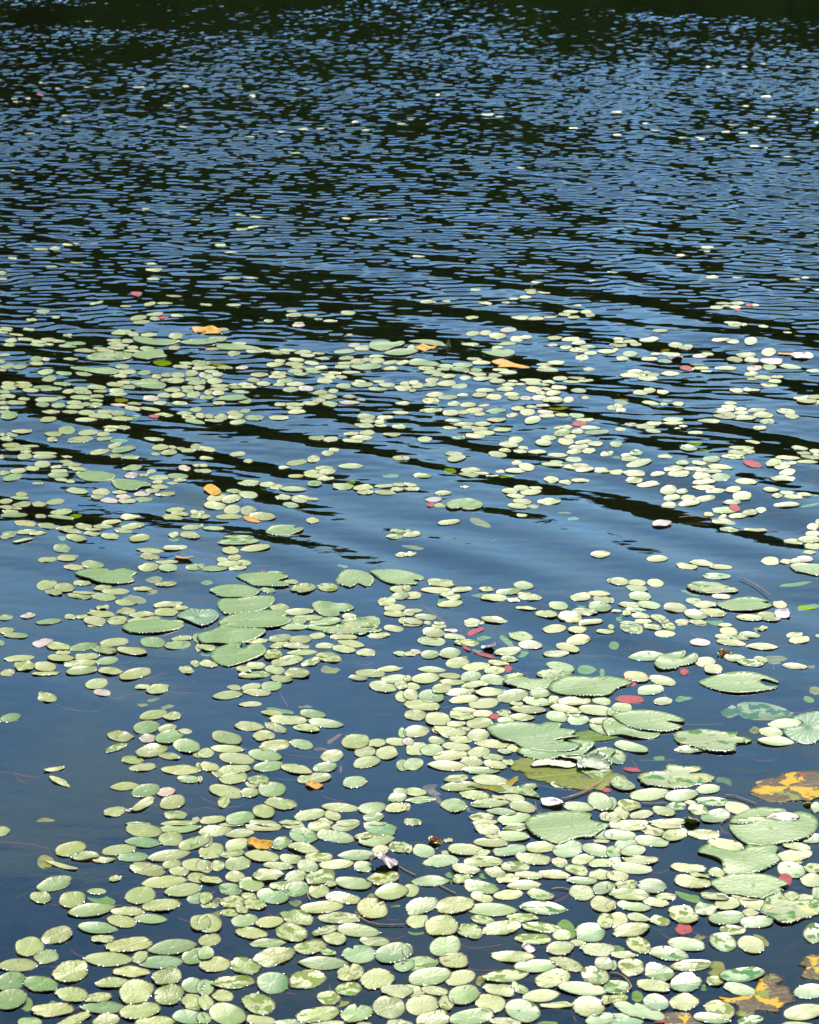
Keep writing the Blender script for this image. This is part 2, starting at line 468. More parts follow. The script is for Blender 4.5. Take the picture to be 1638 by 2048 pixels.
def build_ground():
    xs = [-200, -90, -30, -8, 0, 8, 30, 90, 200]; ys = [-70, -20, 0, 10, 30, 60, 72, 76, 80, 90, 130, 300]
    zs = {-70: -.8, -20: -.8, 0: -.75, 10: -.8, 30: -1.4, 60: -1.4, 72: -.7, 76: -.05, 80: .6, 90: 1.2, 130: 3, 300: 6}
    V, Fc = [], []
    rr = random.Random(2)
    for y in ys:
        for x in xs:
            V.append((x, y, zs[y] + rr.uniform(-.05, .05)))
    w = len(xs)
    for j in range(len(ys) - 1):
        for i in range(w - 1):
            a = j * w + i; Fc.append((a, a + 1, a + w + 1, a + w))
    me = make_mesh('ground', V, Fc, [plain('peat_and_bank', (.006, .0055, .004), .9, .0, (.004, .004, .003), 3)])
    tag(link(bpy.data.objects.new('ground', me)), 'dark peaty lake bed rising to the far bank', 'lake bed', kind='structure')
build_ground()

def foliage_material():
    m, n, l = new_mat('foliage')
    out = N(n, 'ShaderNodeOutputMaterial'); d = N(n, 'ShaderNodeBsdfDiffuse'); t = N(n, 'ShaderNodeBsdfTranslucent'); mi = N(n, 'ShaderNodeMixShader'); mi.inputs[0].default_value = .45
    no = N(n, 'ShaderNodeTexNoise', Scale=.35, Detail=4.0); tc_ = N(n, 'ShaderNodeTexCoord'); l.new(tc_.outputs['Object'], no.inputs['Vector'])
    c = mixrgb(n, l, smooth(n, l, no.outputs['Fac'], .35, .65), (.050, .085, .014), (.080, .110, .020))
    l.new(c, d.inputs['Color']); l.new(c, t.inputs['Color'])
    l.new(d.outputs[0], mi.inputs[1]); l.new(t.outputs[0], mi.inputs[2]); l.new(mi.outputs[0], out.inputs['Surface'])
    return m
def build_woods():
    """The wood on the far bank, met in the photograph only as the dark reflection."""
    rr = np.random.RandomState(5)
    V, Fc, mi = [], [], []
    def quad(c, s, nrm):
        nrm = nrm / (np.linalg.norm(nrm) + 1e-6)
        a = np.cross(nrm, rr.normal(size=3)); a /= np.linalg.norm(a); b = np.cross(nrm, a)
        k = len(V)
        V.extend([c - a * s - b * s * .6, c + a * s - b * s * .5, c + a * s * .8 + b * s * .7, c - a * s * .7 + b * s * .6])
        Fc.append((k, k + 1, k + 2, k + 3)); mi.append(0)
    def trunk(x, y, z0, h, r):
        k = len(V)
        for q in range(6):
            a = q * math.pi / 3
            V.append(np.array([x + r * math.cos(a), y + r * math.sin(a), z0 - .3]))
        for q in range(6):
            a = q * math.pi / 3
            V.append(np.array([x + r * .3 * math.cos(a), y + r * .3 * math.sin(a), z0 + h * .85]))
        for q in range(6):
            Fc.append((k + q, k + (q + 1) % 6, k + 6 + (q + 1) % 6, k + 6 + q)); mi.append(1)
    x = -62.0
    while x < 62:
        for dy, sc in ((-1, .45), (4, .92), (11, 1.0), (18, 1.06)):
            az = x / 84.0
            top = 84 * math.tan(math.radians(11.6 - 8.0 * min(max(az, -.2), .2))) + 2.2
            h = top * sc * rr.uniform(.88, 1.04)
            px, py = x + rr.uniform(-1.5, 1.5), 79 + dy + rr.uniform(-1.5, 1.5)
            z0 = .6 + dy * .04
            trunk(px, py, z0, h, rr.uniform(.2, .4))
            R = rr.uniform(2.6, 3.8)
            for _ in range(620):
                t = rr.uniform(.0, 1) ** 1.05
                rad = R * math.sin(math.pi * min(1, .12 + .84 * t)) ** .7 * rr.uniform(.55, 1.05)
                a = rr.uniform(0, 2 * math.pi)
                c = np.array([px + rad * math.cos(a), py + rad * math.sin(a), z0 + h * t + rr.uniform(-.4, .4)])
                quad(c, rr.uniform(.35, .8), np.array([math.cos(a), math.sin(a), rr.uniform(-.2, 1)]))
        x += rr.uniform(2.4, 3.6)
    me = make_mesh('woods', V, Fc, [foliage_material(), plain('bark', (.05, .04, .03), .9, .1)], mi, smooth_=False)
    tag(link(bpy.data.objects.new('woods', me)), 'dark green wood on the far bank mirrored in the ripples', 'wood', kind='stuff')
build_woods()

PADS="""286.9 1659 70.8 25.6 -6 ey|oval cream pad, second from tiny lone pad towards vivid green disc
357.8 1655.3 80.6 18.3 2 pg|large pointed green pad, second from orange curled leaf towards olive bent blade
285.7 1682.2 69.6 20.8 -3 pm|pointed mint pad, first from tiny lone pad towards vivid green disc
340.7 1676.1 46.4 26.9 0 ey|round cream pad, second from brownish round pad towards pale floating blade
140.4 1695.6 61.1 28.1 12 ey|round cream pad, first from yellow rolled leaf towards olive bent blade
388.3 1684.6 63.5 22 14 ey|oval cream pad, first from tiny lone pad towards golden leaf scrap
238.1 1696.8 67.2 20.8 8 ey|oval cream pad, first from yellow rolled leaf towards golden leaf scrap
337 1709.1 83 20.8 8 py|large pointed cream pad, second from orange curled leaf towards yellow rolled leaf
295.5 1735.9 73.3 26.9 -8 cy|ragged cream pad, first from tiny lone pad towards orange curled leaf
390.7 1727.4 53.7 25.6 -3 ey|round cream pad, third from orange curled leaf towards black spotted pad
328.4 1760.8 86.7 25.6 5 py|large pointed cream pad, first from tiny lone pad towards teal mint pad
229.5 1754.7 24.4 12.7 10 cy|tiny pale pad alone on dark open water
108.7 1766.4 70.8 26.9 12 cg|ragged green pad, first from yellow rolled leaf towards corner green pad
144.1 1797.5 53.7 35.4 8 cy|round cream pad with several black spots
280.8 1788.4 59.8 34.2 8 ey|round cream pad, first from tiny lone pad towards smooth mint disc
366.3 1777.4 73.3 28.1 8 py|pointed cream pad, second from tiny lone pad towards teal mint pad
322.3 1808 78.1 25.6 4 cy|ragged cream pad, second from smooth mint leaf towards brownish round pad
181.9 1818.9 89.1 26.9 8 pg|large pointed green pad, first from smooth mint leaf towards yellow rolled leaf
256.4 1820.9 65.9 19.5 0 cy|ragged cream pad, first from smooth mint leaf towards orange curled leaf
243 1840.9 57.4 24.4 -8 ey|oval cream pad, first from smooth mint leaf towards brownish round pad
299.9 1835.5 65.9 19.5 -2 pg|pointed green pad, first from smooth mint leaf towards teal mint pad
195.4 1854.3 75.7 24.4 -3 pm|smooth mint pointed pad with faint central star
400.5 1843.4 39.1 34.2 0 ey|small round cream pad, third from saw edged pad towards smooth mint leaf
113.6 1869.7 62.3 31.7 12 cy|ragged cream pad, first from black spotted pad towards corner green pad
58.6 1891.5 56.2 37.9 8 ey|round cream pad, second from black spotted pad towards corner green pad
91.6 1911.7 48.8 26.9 5 cg|ragged green pad, first from corner green pad towards tiny lone pad
257.6 1888.5 95.2 28.1 5 cy|large ragged cream pad, first from smooth mint leaf towards olive lobed pad
344.3 1892.9 94 29.3 7 pg|large pointed green pad, first from smooth mint leaf towards smooth mint disc
216.1 1916.6 94 28.1 -1 py|large pointed cream pad, first from olive spotted pad towards teal mint pad
321.1 1922.7 86.7 25.6 3 pm|large pointed mint pad, first from bitten round pad towards brownish round pad
390.7 1910.5 53.7 30.5 12 eg|round green pad, first from brown centre pad towards brownish round pad
34.2 1928.8 78.1 25.6 3 py|pointed cream pad, second from corner green pad towards yellow rolled leaf
141.6 1941.8 74.5 42.7 12 cy|big cream pad with two olive wet spots near its rim
262.5 1942.3 70.8 20.8 0 cy|ragged cream pad, first from bitten round pad towards tiny lone pad
333.3 1951.3 61.1 35.4 10 cy|ragged cream pad, first from bitten round pad towards saw edged pad
20.8 1960.6 58.6 36.6 12 eg|round green pad, first from corner green pad towards yellow rolled leaf
80.6 1966.7 67.2 31.7 -6 cg|ragged green pad, first from olive spotted pad towards corner green pad
224.7 1964.2 69.6 22 2 cy|ragged cream pad, first from bitten round pad towards olive spotted pad
144.1 1987.4 63.5 30.5 -5 cy|ragged cream pad, first from corner green pad towards bitten round pad
272.3 1983 70.8 47.6 10 cy|very large round cream pad with wavy rim and pale centre
337 1987.9 58.6 41.5 8 cy|round cream pad with scuffed near edge beside the largest round one
385.8 1969.1 44 31.7 -5 em|small round mint pad, first from brown centre pad towards dark slit pad
20.8 1997.2 65.9 39.1 15 eg|big green oval pad at the lower frame corner by open water
195.4 1993.5 57.4 19.5 6 cy|ragged cream pad, first from bitten round pad towards corner green pad
383.4 2002.1 39.1 31.7 -8 cy|small ragged cream pad, first from olive lobed pad towards brown centre pad
105 2018 85.5 28.1 6 cy|ragged cream pad, third from bitten round pad towards corner green pad
206.3 2013.6 86.7 24.4 0 pg|pointed green pad, first from brown centre pad towards corner green pad
279.6 2020.4 79.4 33 8 ey|oval cream pad, first from olive spotted pad towards brown centre pad
212.5 2039.9 53.7 26.9 12 cy|ragged cream pad, second from brown centre pad towards corner green pad
146.5 2038.7 78.1 17.1 18 cy|ragged cream pad, second from bitten round pad towards corner green pad
310.1 2043.6 80.6 26.9 3 cy|ragged cream pad, first from olive lobed pad towards corner green pad
377.3 2032.6 63.5 28.1 -5 em|oval mint pad, second from olive lobed pad towards brown centre pad
430 1660.5 66.3 21.3 5 cy|ragged cream pad, first from orange curled leaf towards olive bent blade
527.7 1653 70.1 16.3 0 ey|oval cream pad, first from orange curled leaf towards smooth green disc
760.5 1656.8 67.6 27.5 -8 cm|ragged mint pad, third from lilac crumpled leaf towards isolated green pad
606.5 1670.5 55.1 31.3 -10 eg|round green pad, first from orange curled leaf towards wart faced round pad
670.3 1672.5 75.1 23.8 -8 cg|ragged green pad, first from lilac crumpled leaf towards smooth green disc
752.9 1680.5 67.6 23.8 6 pg|pointed green pad, second from lilac crumpled leaf towards isolated green pad
422.5 1700.6 50.1 31.3 12 ey|round cream pad, first from orange curled leaf towards yellow rolled leaf
523.9 1710.6 67.6 23.8 -6 ey|oval cream pad, first from orange curled leaf towards teal mint pad
606.5 1696.1 60.1 21.3 -8 cy|ragged cream pad, first from orange curled leaf towards lilac crumpled leaf
715.9 1710.1 77.6 20 0 pg|pointed green pad, first from lilac crumpled leaf towards orange curled leaf
475.1 1724.8 51.3 28 8 ey|round cream pad, first from brownish round pad towards smooth green disc
672.8 1728.1 70.1 18.8 6 cy|ragged cream pad, second from lilac crumpled leaf towards brownish round pad
470.1 1751.1 37 22.5 0 ey|small brownish round pad in front of two ovals
536.4 1750.1 62.6 23.8 4 cy|ragged cream pad, first from teal mint pad towards orange curled leaf
640.3 1753.6 61.3 28.8 12 cyw|wet ragged cream pad, first from teal mint pad towards green cup bud
766.7 1755.6 63.8 27.5 8 cyw|wet ragged cream pad, first from lilac crumpled leaf towards dark slit pad
706.6 1765.6 71.3 25 -6 eg|oval green pad, first from lilac crumpled leaf towards saw edged pad
502.6 1767.6 48.8 28.8 -5 ey|round cream pad, first from brownish round pad towards teal mint pad
593.5 1776.2 48.8 28.8 8 eg|round green pad, first from teal mint pad towards lilac crumpled leaf
637.3 1780.7 40.1 27.5 4 ey|small round cream pad, second from dark slit pad towards brownish round pad
545.2 1790.2 61.3 30 -5 em|teal mint pad, smooth with pale centre fold
783 1783.2 65.1 32.5 6 py|pointed cream pad, first from dark slit pad towards green cup bud
685.4 1795.2 67.6 23.8 -5 cy|ragged cream pad, first from dark slit pad towards brownish round pad
465.1 1801.2 50.1 25 5 cyw|wet ragged cream pad, first from teal mint pad towards smooth mint leaf
642.8 1813.2 83.9 23.8 5 ey|large oval cream pad, first from saw edged pad towards lilac crumpled leaf
744.2 1816.2 60.1 41.3 -3 cyn|round crinkled pad with dark slit in its side
594 1833.2 67.6 27.5 -12 cy|saw edged angular cream pad with straight sides
677.8 1833.7 87.6 23.8 -2 cy|large ragged cream pad, first from saw edged pad towards scalloped round pad
488.9 1838.2 52.6 25 6 eg|round green pad, first from saw edged pad towards smooth mint leaf
418.8 1845.7 47.6 38.8 -8 ey|round cream pad, second from saw edged pad towards smooth mint leaf
538.9 1842 56.3 23.8 6 ey|oval cream pad, first from teal mint pad towards olive lobed pad
501.4 1863.8 65.1 23.8 -8 cy|ragged cream pad, first from saw edged pad towards bitten round pad
582.7 1863.8 63.8 35 -12 cyw|wet ragged cream pad, first from saw edged pad towards smooth mint disc
715.9 1859.5 83.9 26.3 -5 py|pointed cream pad, first from dark slit pad towards olive lobed pad
669.1 1874.5 45.1 26.3 -8 ey|round cream pad, first from dark slit pad towards smooth mint disc
418.8 1877.8 43.8 25 8 ey|small round cream pad, first from teal mint pad towards bitten round pad
749.2 1880.8 58.8 18.8 -4 ey|oval cream pad, first from scalloped round pad towards bitten round pad
535.2 1884 70.1 18.8 2 pg|pointed green pad, second from smooth mint disc towards teal mint pad
620.3 1892.1 67.6 27.5 6 cyw|wet ragged cream pad, first from smooth mint disc towards dark slit pad
547.7 1911.3 81.4 36.3 12 cy|ragged cream pad, first from smooth mint disc towards teal mint pad
717.4 1906.6 64.6 37.5 0 emn|notched round mint pad, first from scalloped round pad towards smooth mint disc
785.5 1905.1 70.1 38.8 10 em|round mint pad, second from scalloped round pad towards olive lobed pad
646.6 1924.1 95.1 26.3 -1 pg|large pointed green pad, first from smooth mint disc towards scalloped round pad
430 1927.1 61.3 30 6 ey|round cream pad, first from smooth mint disc towards smooth mint leaf
490.1 1929.6 61.3 35 -12 cyw|wet ragged cream pad, first from smooth mint disc towards tiny lone pad
700.4 1943.4 55.1 35 8 cyn|notched ragged cream pad, first from smooth mint disc towards smooth round mint pad
614 1957.1 72.6 37.5 10 cyw|wet ragged cream pad, first from smooth mint disc towards warty bent pad
754.2 1955.9 67.6 41.3 12 cy|ragged cream pad, second from smooth mint disc towards warty bent pad
467.1 1962.9 87.6 25 4 cyw|wet ragged cream pad, first from smooth mint disc towards olive spotted pad
696.6 1975.9 52.6 25 5 cyw|wet ragged cream pad, first from smooth mint disc towards lime rolled blade
545.2 1963.9 61.3 41.3 0 em|smooth bright mint round pad like a flat disc
793 1980.9 65.1 25 -3 cy|ragged cream pad, second from smooth mint disc towards lime rolled blade
657.3 1992.9 46.3 26.3 0 eyw|small wet round cream pad, first from smooth mint disc towards big mint bowl pad
516.4 2005.9 66.3 41.3 -15 cyw|large lobed pad with olive wet lower corner and bitten edge
777.5 2012.2 62.6 43.8 -6 ey|round cream pad, fifth from olive lobed pad towards big mint bowl pad
455.1 2027.2 72.6 42.6 -10 eg|round green pad, second from brown centre pad towards olive lobed pad
635.3 2027.2 83.9 30 8 ey|oval cream pad, first from olive lobed pad towards big mint bowl pad
712.9 2024.7 66.3 36.3 8 cgn|notched ragged green pad, third from olive lobed pad towards big mint bowl pad
521.4 2038.5 60.1 20 -5 cy|ragged cream pad, first from brown centre pad towards big mint bowl pad
974 1656.8 50.1 22.5 -8 cy|ragged cream pad, first from green cup bud towards purple shrivelled leaf
1022.8 1671 68.8 19.5 -3 eg|oval green pad, first from wide wavy lily pad towards green cup bud
981.5 1684.3 67.6 18.8 -3 ey|oval cream pad, first from wide wavy lily pad towards lilac crumpled leaf
931.4 1698.1 72.6 23.8 -3 cy|ragged cream pad, first from green cup bud towards dark olive round pad
847.5 1701.1 43.8 25 -10 em|round mint pad, first from green cup bud towards dark slit pad
1019 1699.3 66.3 22.5 8 em|oval mint pad, first from wide wavy lily pad towards dark slit pad
1081.6 1692.6 58.8 22.5 3 ey|oval cream pad, first from wide wavy lily pad towards scalloped round pad
1135.4 1697.6 58.8 31.3 10 em|round mint pad, first from wide wavy lily pad towards smooth round mint pad
1193 1698.1 58.8 23.8 -12 eg|oval green pad, first from wide wavy lily pad towards dark olive round pad
881.3 1720.6 70.1 23.8 6 cm|ragged mint pad, first from green cup bud towards scalloped round pad
966.4 1723.1 76.3 21.3 -2 ey|oval cream pad, first from green cup bud towards heart patched pad
1065.8 1716.1 72.6 22.5 -8 cy|ragged cream pad, second from wide wavy lily pad towards scalloped round pad
931.4 1737.6 58.8 18.8 -8 cy|ragged cream pad, second from bite topped pad towards purple shrivelled leaf
1031.5 1732.6 57.6 21.3 0 cyw|wet ragged cream pad, third from wide wavy lily pad towards scalloped round pad
1109.1 1747.6 65.1 18.8 -3 cy|ragged cream pad, first from heart patched pad towards wide wavy lily pad
860.1 1761.4 75.1 19.5 1 pg|pointed green pad, first from bite topped pad towards green cup bud
961.4 1773.9 71.3 25 -10 cg|ragged green pad, second from heart patched pad towards lilac crumpled leaf
1047.8 1769.4 66.3 20 5 py|pointed cream pad, first from heart patched pad towards wart faced round pad
1162.9 1784.4 50.1 28.8 -5 cy|ragged cream pad, first from smooth round mint pad towards wide wavy lily pad
1081.6 1788.7 52.6 22.5 -10 cyw|wet ragged cream pad, first from heart patched pad towards shredded pale leaf
1016.5 1788.2 57.6 20 5 ey|oval cream pad, first from heart patched pad towards lilac crumpled leaf
842.5 1810.7 65.1 32.5 15 cg|large pad with a bite out of its far rim and white specks
908.9 1809.5 77.6 33.8 8 cy|ragged cream pad, first from bite topped pad towards heart patched pad
982.7 1818.2 97.6 26.3 -3 pg|large pointed green pad, first from heart patched pad towards bite topped pad
1086.6 1815.2 90.1 25 -3 pgw|pointed pad with heart shaped dark green wet patch
1204.2 1806.9 45.1 32.5 -15 ey|round cream pad, first from heart patched pad towards patchy pale lily pad
1044 1833.2 65.1 17.5 -3 cyw|wet ragged cream pad, second from scalloped round pad towards heart patched pad
835 1841.2 45.1 25 5 cy|ragged cream pad, first from scalloped round pad towards dark slit pad
882.6 1851.3 65.6 42.6 0 cy|big scalloped round pad with one droplet mark
940.2 1860.8 52.6 30 -12 cyw|wet ragged cream pad, first from scalloped round pad towards warty bent pad
1002.7 1854.5 76.3 28.8 6 cy|ragged cream pad, first from scalloped round pad towards smooth round mint pad
1082.8 1853.3 80.1 18.8 -4 cyw|wet ragged cream pad, first from heart patched pad towards big mint bowl pad
1180.5 1863.8 57.1 37.5 0 em|smooth round mint pad with a yellow speck near its rim
1065.8 1876.3 72.6 21.3 -3 cyw|wet ragged cream pad, second from heart patched pad towards big mint bowl pad
1120.4 1894.6 55.1 30 3 cy|ragged cream pad, first from heart patched pad towards lime rolled blade
1195.5 1897.1 72.6 26.3 -3 cy|ragged cream pad, first from smooth round mint pad towards folded mint bowl
890.1 1890.3 62.6 38.8 12 eg|round green pad, first from dark slit pad towards lime rolled blade
1024 1912.1 86.4 23.8 -4 cy|large ragged cream pad, first from scalloped round pad towards brown yellow torn leaf
1132.9 1925.8 70.1 23.8 -20 cy|ragged cream pad, second from smooth round mint pad towards big mint bowl pad
907.6 1919.6 56.3 33.8 -3 cy|ragged cream pad, second from big mint bowl pad towards dark slit pad
840 1925.8 70.1 28.8 3 pgw|wet pointed green pad, first from dark slit pad towards big mint bowl pad
1071.6 1930.9 81.4 25 3 eg|oval green pad, first from big mint bowl pad towards heart patched pad
858.8 1952.1 83.9 33.8 10 eg|oval green pad, second from big mint bowl pad towards saw edged pad
920.1 1953.4 60.1 30 12 ey|round cream pad, first from big mint bowl pad towards dark slit pad
1010.3 1950.4 87.6 25 5 pyw|wet pointed cream pad, second from lime rolled blade towards scalloped round pad
1105.4 1955.9 68.8 36.3 12 cy|ragged cream pad, first from lime rolled blade towards heart patched pad
1190.5 1949.6 56.3 36.3 -15 eyw|wet round cream pad, second from lime rolled blade towards warty bent pad
1164.9 1976.4 96.4 26.3 -5 pg|large pointed green pad, first from lime rolled blade towards warty bent pad
999 1978.4 62.6 26.3 -10 cy|ragged cream pad, first from big mint bowl pad towards scalloped round pad
927.6 1987.9 60.1 40.1 10 eg|round green pad, first from big mint bowl pad towards saw edged pad
1081.6 1989.7 72.6 23.8 6 py|pointed cream pad, first from lime rolled blade towards scalloped round pad
843.8 2008.5 63.8 40.1 8 ey|round cream pad, third from big mint bowl pad towards olive lobed pad
980.2 2004.7 61.3 36.3 -10 ey|round cream pad, first from lime rolled blade towards smooth mint disc
1177.5 2012.2 66.3 41.3 -5 cy|ragged cream pad, first from lime rolled blade towards folded mint bowl
1045.3 2020.2 67.6 45.1 -15 em|big mint round pad curled like a shallow bowl
942.7 2032.2 86.4 31.3 8 eg|oval green pad, first from big mint bowl pad towards olive lobed pad
866.3 2038.5 67.6 35 8 cy|ragged cream pad, second from big mint bowl pad towards olive lobed pad
1200.5 2037.2 57.6 25 8 cm|ragged mint pad, first from big mint bowl pad towards brown yellow torn leaf
1240.4 1668.4 63.8 20.4 -2 eg|oval green pad, second from wide wavy lily pad towards cream streaked lily pad
1253.2 1650.6 74 17.9 -5 cy|ragged cream pad, first from wide wavy lily pad towards red mouthed bud
1349.6 1666.4 49.8 28.1 10 cy|ragged cream pad, first from red mouthed bud towards smooth round mint pad
1407.5 1667.1 63.8 19.1 -6 cy|ragged cream pad, first from red mouthed bud towards patchy pale lily pad
1302.9 1680.4 68.9 19.9 -8 eg|oval green pad, first from red mouthed bud towards heart patched pad
1450.9 1688.1 71.4 23 -10 ey|oval cream pad, first from cream streaked lily pad towards red mouthed bud
1280 1718.2 70.2 18.4 -4 cy|ragged cream pad, first from dark olive round pad towards crumpled withered leaf
1263.4 1734.8 79.1 21.7 -6 eg|oval green pad, first from dark olive round pad towards purple shrivelled leaf
1375.7 1733.5 71.4 18.4 -6 cy|ragged cream pad, first from dark olive round pad towards brown edged folded pad
1304.7 1770.5 54.1 29.3 0 egd|dark olive smooth round pad among cream ones
1384.6 1762.3 75.3 26.8 -10 cy|ragged cream pad, first from dark olive round pad towards red tucked leaf
1582.3 1738.6 54.9 30.6 -10 em|round mint pad, first from red tucked leaf towards olive round bud
1625.7 1759.5 45.9 26.8 0 ey|round cream pad, second from olive yellowing lily pad towards olive round bud
1588.7 1708.7 70.2 23 6 ey|oval cream pad, fourth from red tucked leaf towards olive round bud
1258.3 1787.8 79.1 24.2 -4 ey|oval cream pad, first from dark olive round pad towards heart patched pad
1267.2 1810.5 66.3 19.9 -8 eg|oval green pad, first from dark olive round pad towards smooth round mint pad
1454.8 1805.4 49.8 25.5 3 ey|round cream pad, first from patchy pale lily pad towards crimson leaf
1512.2 1806.2 66.3 23 -12 ey|oval cream pad, first from olive yellowing lily pad towards dark olive round pad
1410.1 1816.4 44.7 24.2 -5 cg|ragged green pad, first from patchy pale lily pad towards warty bent pad
1598.9 1824.1 63.8 23 -3 ey|oval cream pad, first from red tucked leaf towards brown slatted leaf
1366.7 1828.7 60 37 -12 cyw|wet ragged cream pad, first from crimson leaf towards red mouthed bud
1453.5 1833.5 71.4 27.6 5 eg|oval green pad, first from green moth marked pad towards cream streaked lily pad
1513.4 1841.9 65.1 23 3 em|oval mint pad, first from olive yellowing lily pad towards green moth marked pad
1235.3 1838.1 39.6 30.6 10 ey|small round cream pad, first from smooth round mint pad towards cream streaked lily pad
1262.1 1858.5 76.6 28.1 8 cy|ragged cream pad, first from smooth round mint pad towards crimson leaf
1445.8 1882.2 53.6 34.4 -15 egw|round pad with dark green wet mark near its rim
1502.5 1886.6 54.9 34.4 -15 ey|round cream pad, first from two green patch pad towards red tucked leaf
1373.1 1886.6 74 25.5 -8 em|oval mint pad, first from green moth marked pad towards warty bent pad
1277.4 1887.9 53.6 30.6 -25 cyw|warty bent pad, speckled, beside a black blob
1337.4 1905.7 76.6 26.8 -8 eg|oval green pad, first from warty bent pad towards two green patch pad
1262.1 1932.5 52.3 35.7 0 cyw|wet ragged cream pad, first from folded mint bowl towards smooth round mint pad
1318.2 1942.7 60 34.4 -15 cg|ragged green pad, first from warty bent pad towards brown yellow torn leaf
1383.3 1928.7 81.7 24.2 5 pyw|wet pointed cream pad, first from green moth marked pad towards folded mint bowl
1484.1 1947.1 88 28.1 5 emw|pointed mint pad with two dark green wet corners
1371.8 1963.6 62.5 38.3 10 cm|ragged mint pad, first from folded mint bowl towards olive yellowing lily pad
1306.8 1970 68.9 24.2 -10 cy|ragged cream pad, first from folded mint bowl towards warty bent pad
1234 1972.1 51 28.1 0 egw|wet round green pad, first from folded mint bowl towards scalloped round pad
1480.3 1976.7 62.5 23 -12 em|oval mint pad, first from yellow rotting leaf towards warty bent pad
1618.1 1980.2 58.7 29.3 6 em|round mint pad, first from yellow rotting leaf towards brown slatted leaf
1311.9 2002.7 51 33.2 -12 em|small mint pad folded up like a bowl
1368 2002.2 58.7 34.4 3 cy|ragged cream pad, first from folded mint bowl towards yellow rotting leaf
1439.4 2018 60 38.3 -20 eyw|wet round cream pad, first from brown yellow torn leaf towards yellow rotting leaf
1278.7 2020.5 107.2 28.1 -15 cmn|large notched ragged mint pad, first from brown yellow torn leaf towards lime rolled blade
1607.9 2021.8 79.1 31.9 8 ey|oval cream pad, first from brown slatted leaf towards yellow rotting leaf
1424.1 2034.6 74 20.4 -6 eg|oval green pad, first from yellow rotting leaf towards brown yellow torn leaf
1243 2038.4 86.8 28.1 -5 em|oval mint pad, first from brown yellow torn leaf towards big mint bowl pad
1628.3 1864.9 40.8 38.3 0 egw|small wet round green pad, first from brown slatted leaf towards olive yellowing lily pad
85 1283.4 42.7 15.9 12 cp|pinkish notched pad in the far row near the frame edge
269.8 1345.7 64.7 20.8 12 ey|oval cream pad, fourth from lone round pad towards heart lily pad
94 1395 37.9 18.3 -5 cy|lone round pad with brown tip on empty water
20.8 1434.1 39.1 16.6 10 eg|lone smooth oval pad on empty water at the frame edge
306.5 1428.7 54.9 20 10 ey|round cream pad, second from vivid green disc towards pinkish notched pad
293 1453.6 52.5 26.4 8 eg|round green pad, second from vivid green disc towards lone round pad
338.2 1473.2 54.9 25.6 12 eg|round green pad, first from vivid green disc towards lone round pad
240.5 1471.4 54.2 21.5 -5 cy|ragged cream pad, second from vivid green disc towards lone oval pad
302.8 1501.2 62.3 24.4 10 cy|ragged cream pad, first from vivid green disc towards pale floating blade
373.6 1491.7 52.5 27.4 -5 eg|vivid green disc pad at the edge of the group
361.4 1539.1 75.7 19.5 0 cy|large ragged cream pad, first from vivid green disc towards tiny lone pad
291.3 1580.1 55.7 24.4 10 eg|round green pad, first from vivid green disc towards yellow rolled leaf
344.8 1603.3 50.1 27.4 10 ey|round cream pad, third from vivid green disc towards tiny lone pad
652.8 1251.8 82.6 13.8 0 eg|large oval green pad, first from yellow blotched lily pad towards pale ribbed lily pad
574 1320.6 66.3 18.8 10 cy|large ragged cream pad, first from heart lily pad towards darker round pad
576.5 1438.2 78.8 18 -2 cy|large ragged cream pad, first from wet dark green pad towards heart lily pad
651.6 1444.7 68.1 17.5 -5 eg|oval green pad, first from teardrop green pad towards heart lily pad
497.1 1450.8 56.8 19.5 -5 cy|ragged cream pad, first from vivid green disc towards pink twisted leaf
453.3 1474.5 59.6 26.3 -12 ey|round cream pad, first from vivid green disc towards darker round pad
547.7 1489.6 63.8 22 8 cy|ragged cream pad, second from teardrop green pad towards vivid green disc
473.8 1516.3 70.1 22.5 -5 ey|oval cream pad, first from vivid green disc towards isolated green pad
529.7 1510.3 66.3 22.5 -8 eg|oval green pad, first from wet dark green pad towards vivid green disc
536.4 1532.1 58.8 18.8 6 eg|oval green pad, first from smooth green disc towards heart lily pad
470.1 1537.9 67.6 18.8 6 cy|ragged cream pad, second from smooth green disc towards vivid green disc
592.7 1537.6 63.8 18.8 -10 cy|ragged cream pad, first from wet dark green pad towards olive bent blade
650.3 1533.4 50.1 19.5 8 cgd|dark wet green pad with white ragged far rim
466.3 1555.4 55.1 23 6 ey|round cream pad, second from smooth green disc towards lone oval pad
627.8 1555.4 68.8 20 5 ey|oval cream pad, first from wet dark green pad towards orange curled leaf
452.6 1582.2 68.8 24.5 -10 ey|oval cream pad, second from smooth green disc towards olive bent blade
543.4 1577.9 53.8 29.5 3 eg|smooth green round disc pad behind a ragged one
561.5 1606.4 62.6 23.8 -8 cy|ragged cream pad, first from smooth green disc towards dark slit pad
527.2 1622.2 43.1 27.5 -8 ey|round cream pad, first from smooth green disc towards orange curled leaf
709.1 1562.6 46.3 23.8 8 eg|isolated round green pad on dark open water
710.9 1481.3 55.1 30.5 5 ey|rounded green pad, widest in an open gap of water
773.5 1503.8 45.1 27 3 cy|ragged cream pad, first from teardrop green pad towards shredded pale leaf
732.9 1522.8 53.1 22 10 ey|round cream pad, first from wet dark green pad towards framed tiny pad
680.4 1614 72.6 17.5 -3 ey|oval cream pad, first from golden leaf scrap towards lilac crumpled leaf
744.2 1614.7 52.6 23 6 eg|round green pad, first from isolated green pad towards lilac crumpled leaf
620.3 1628.5 62.6 21.3 10 ey|oval cream pad, first from smooth green disc towards lilac crumpled leaf
480.1 1635.5 57.1 25 10 eg|round green pad, first from orange curled leaf towards vivid green disc
1060.3 1288.1 47.6 16.3 -3 ep|grey purple oval pad touching a bright green oval pad
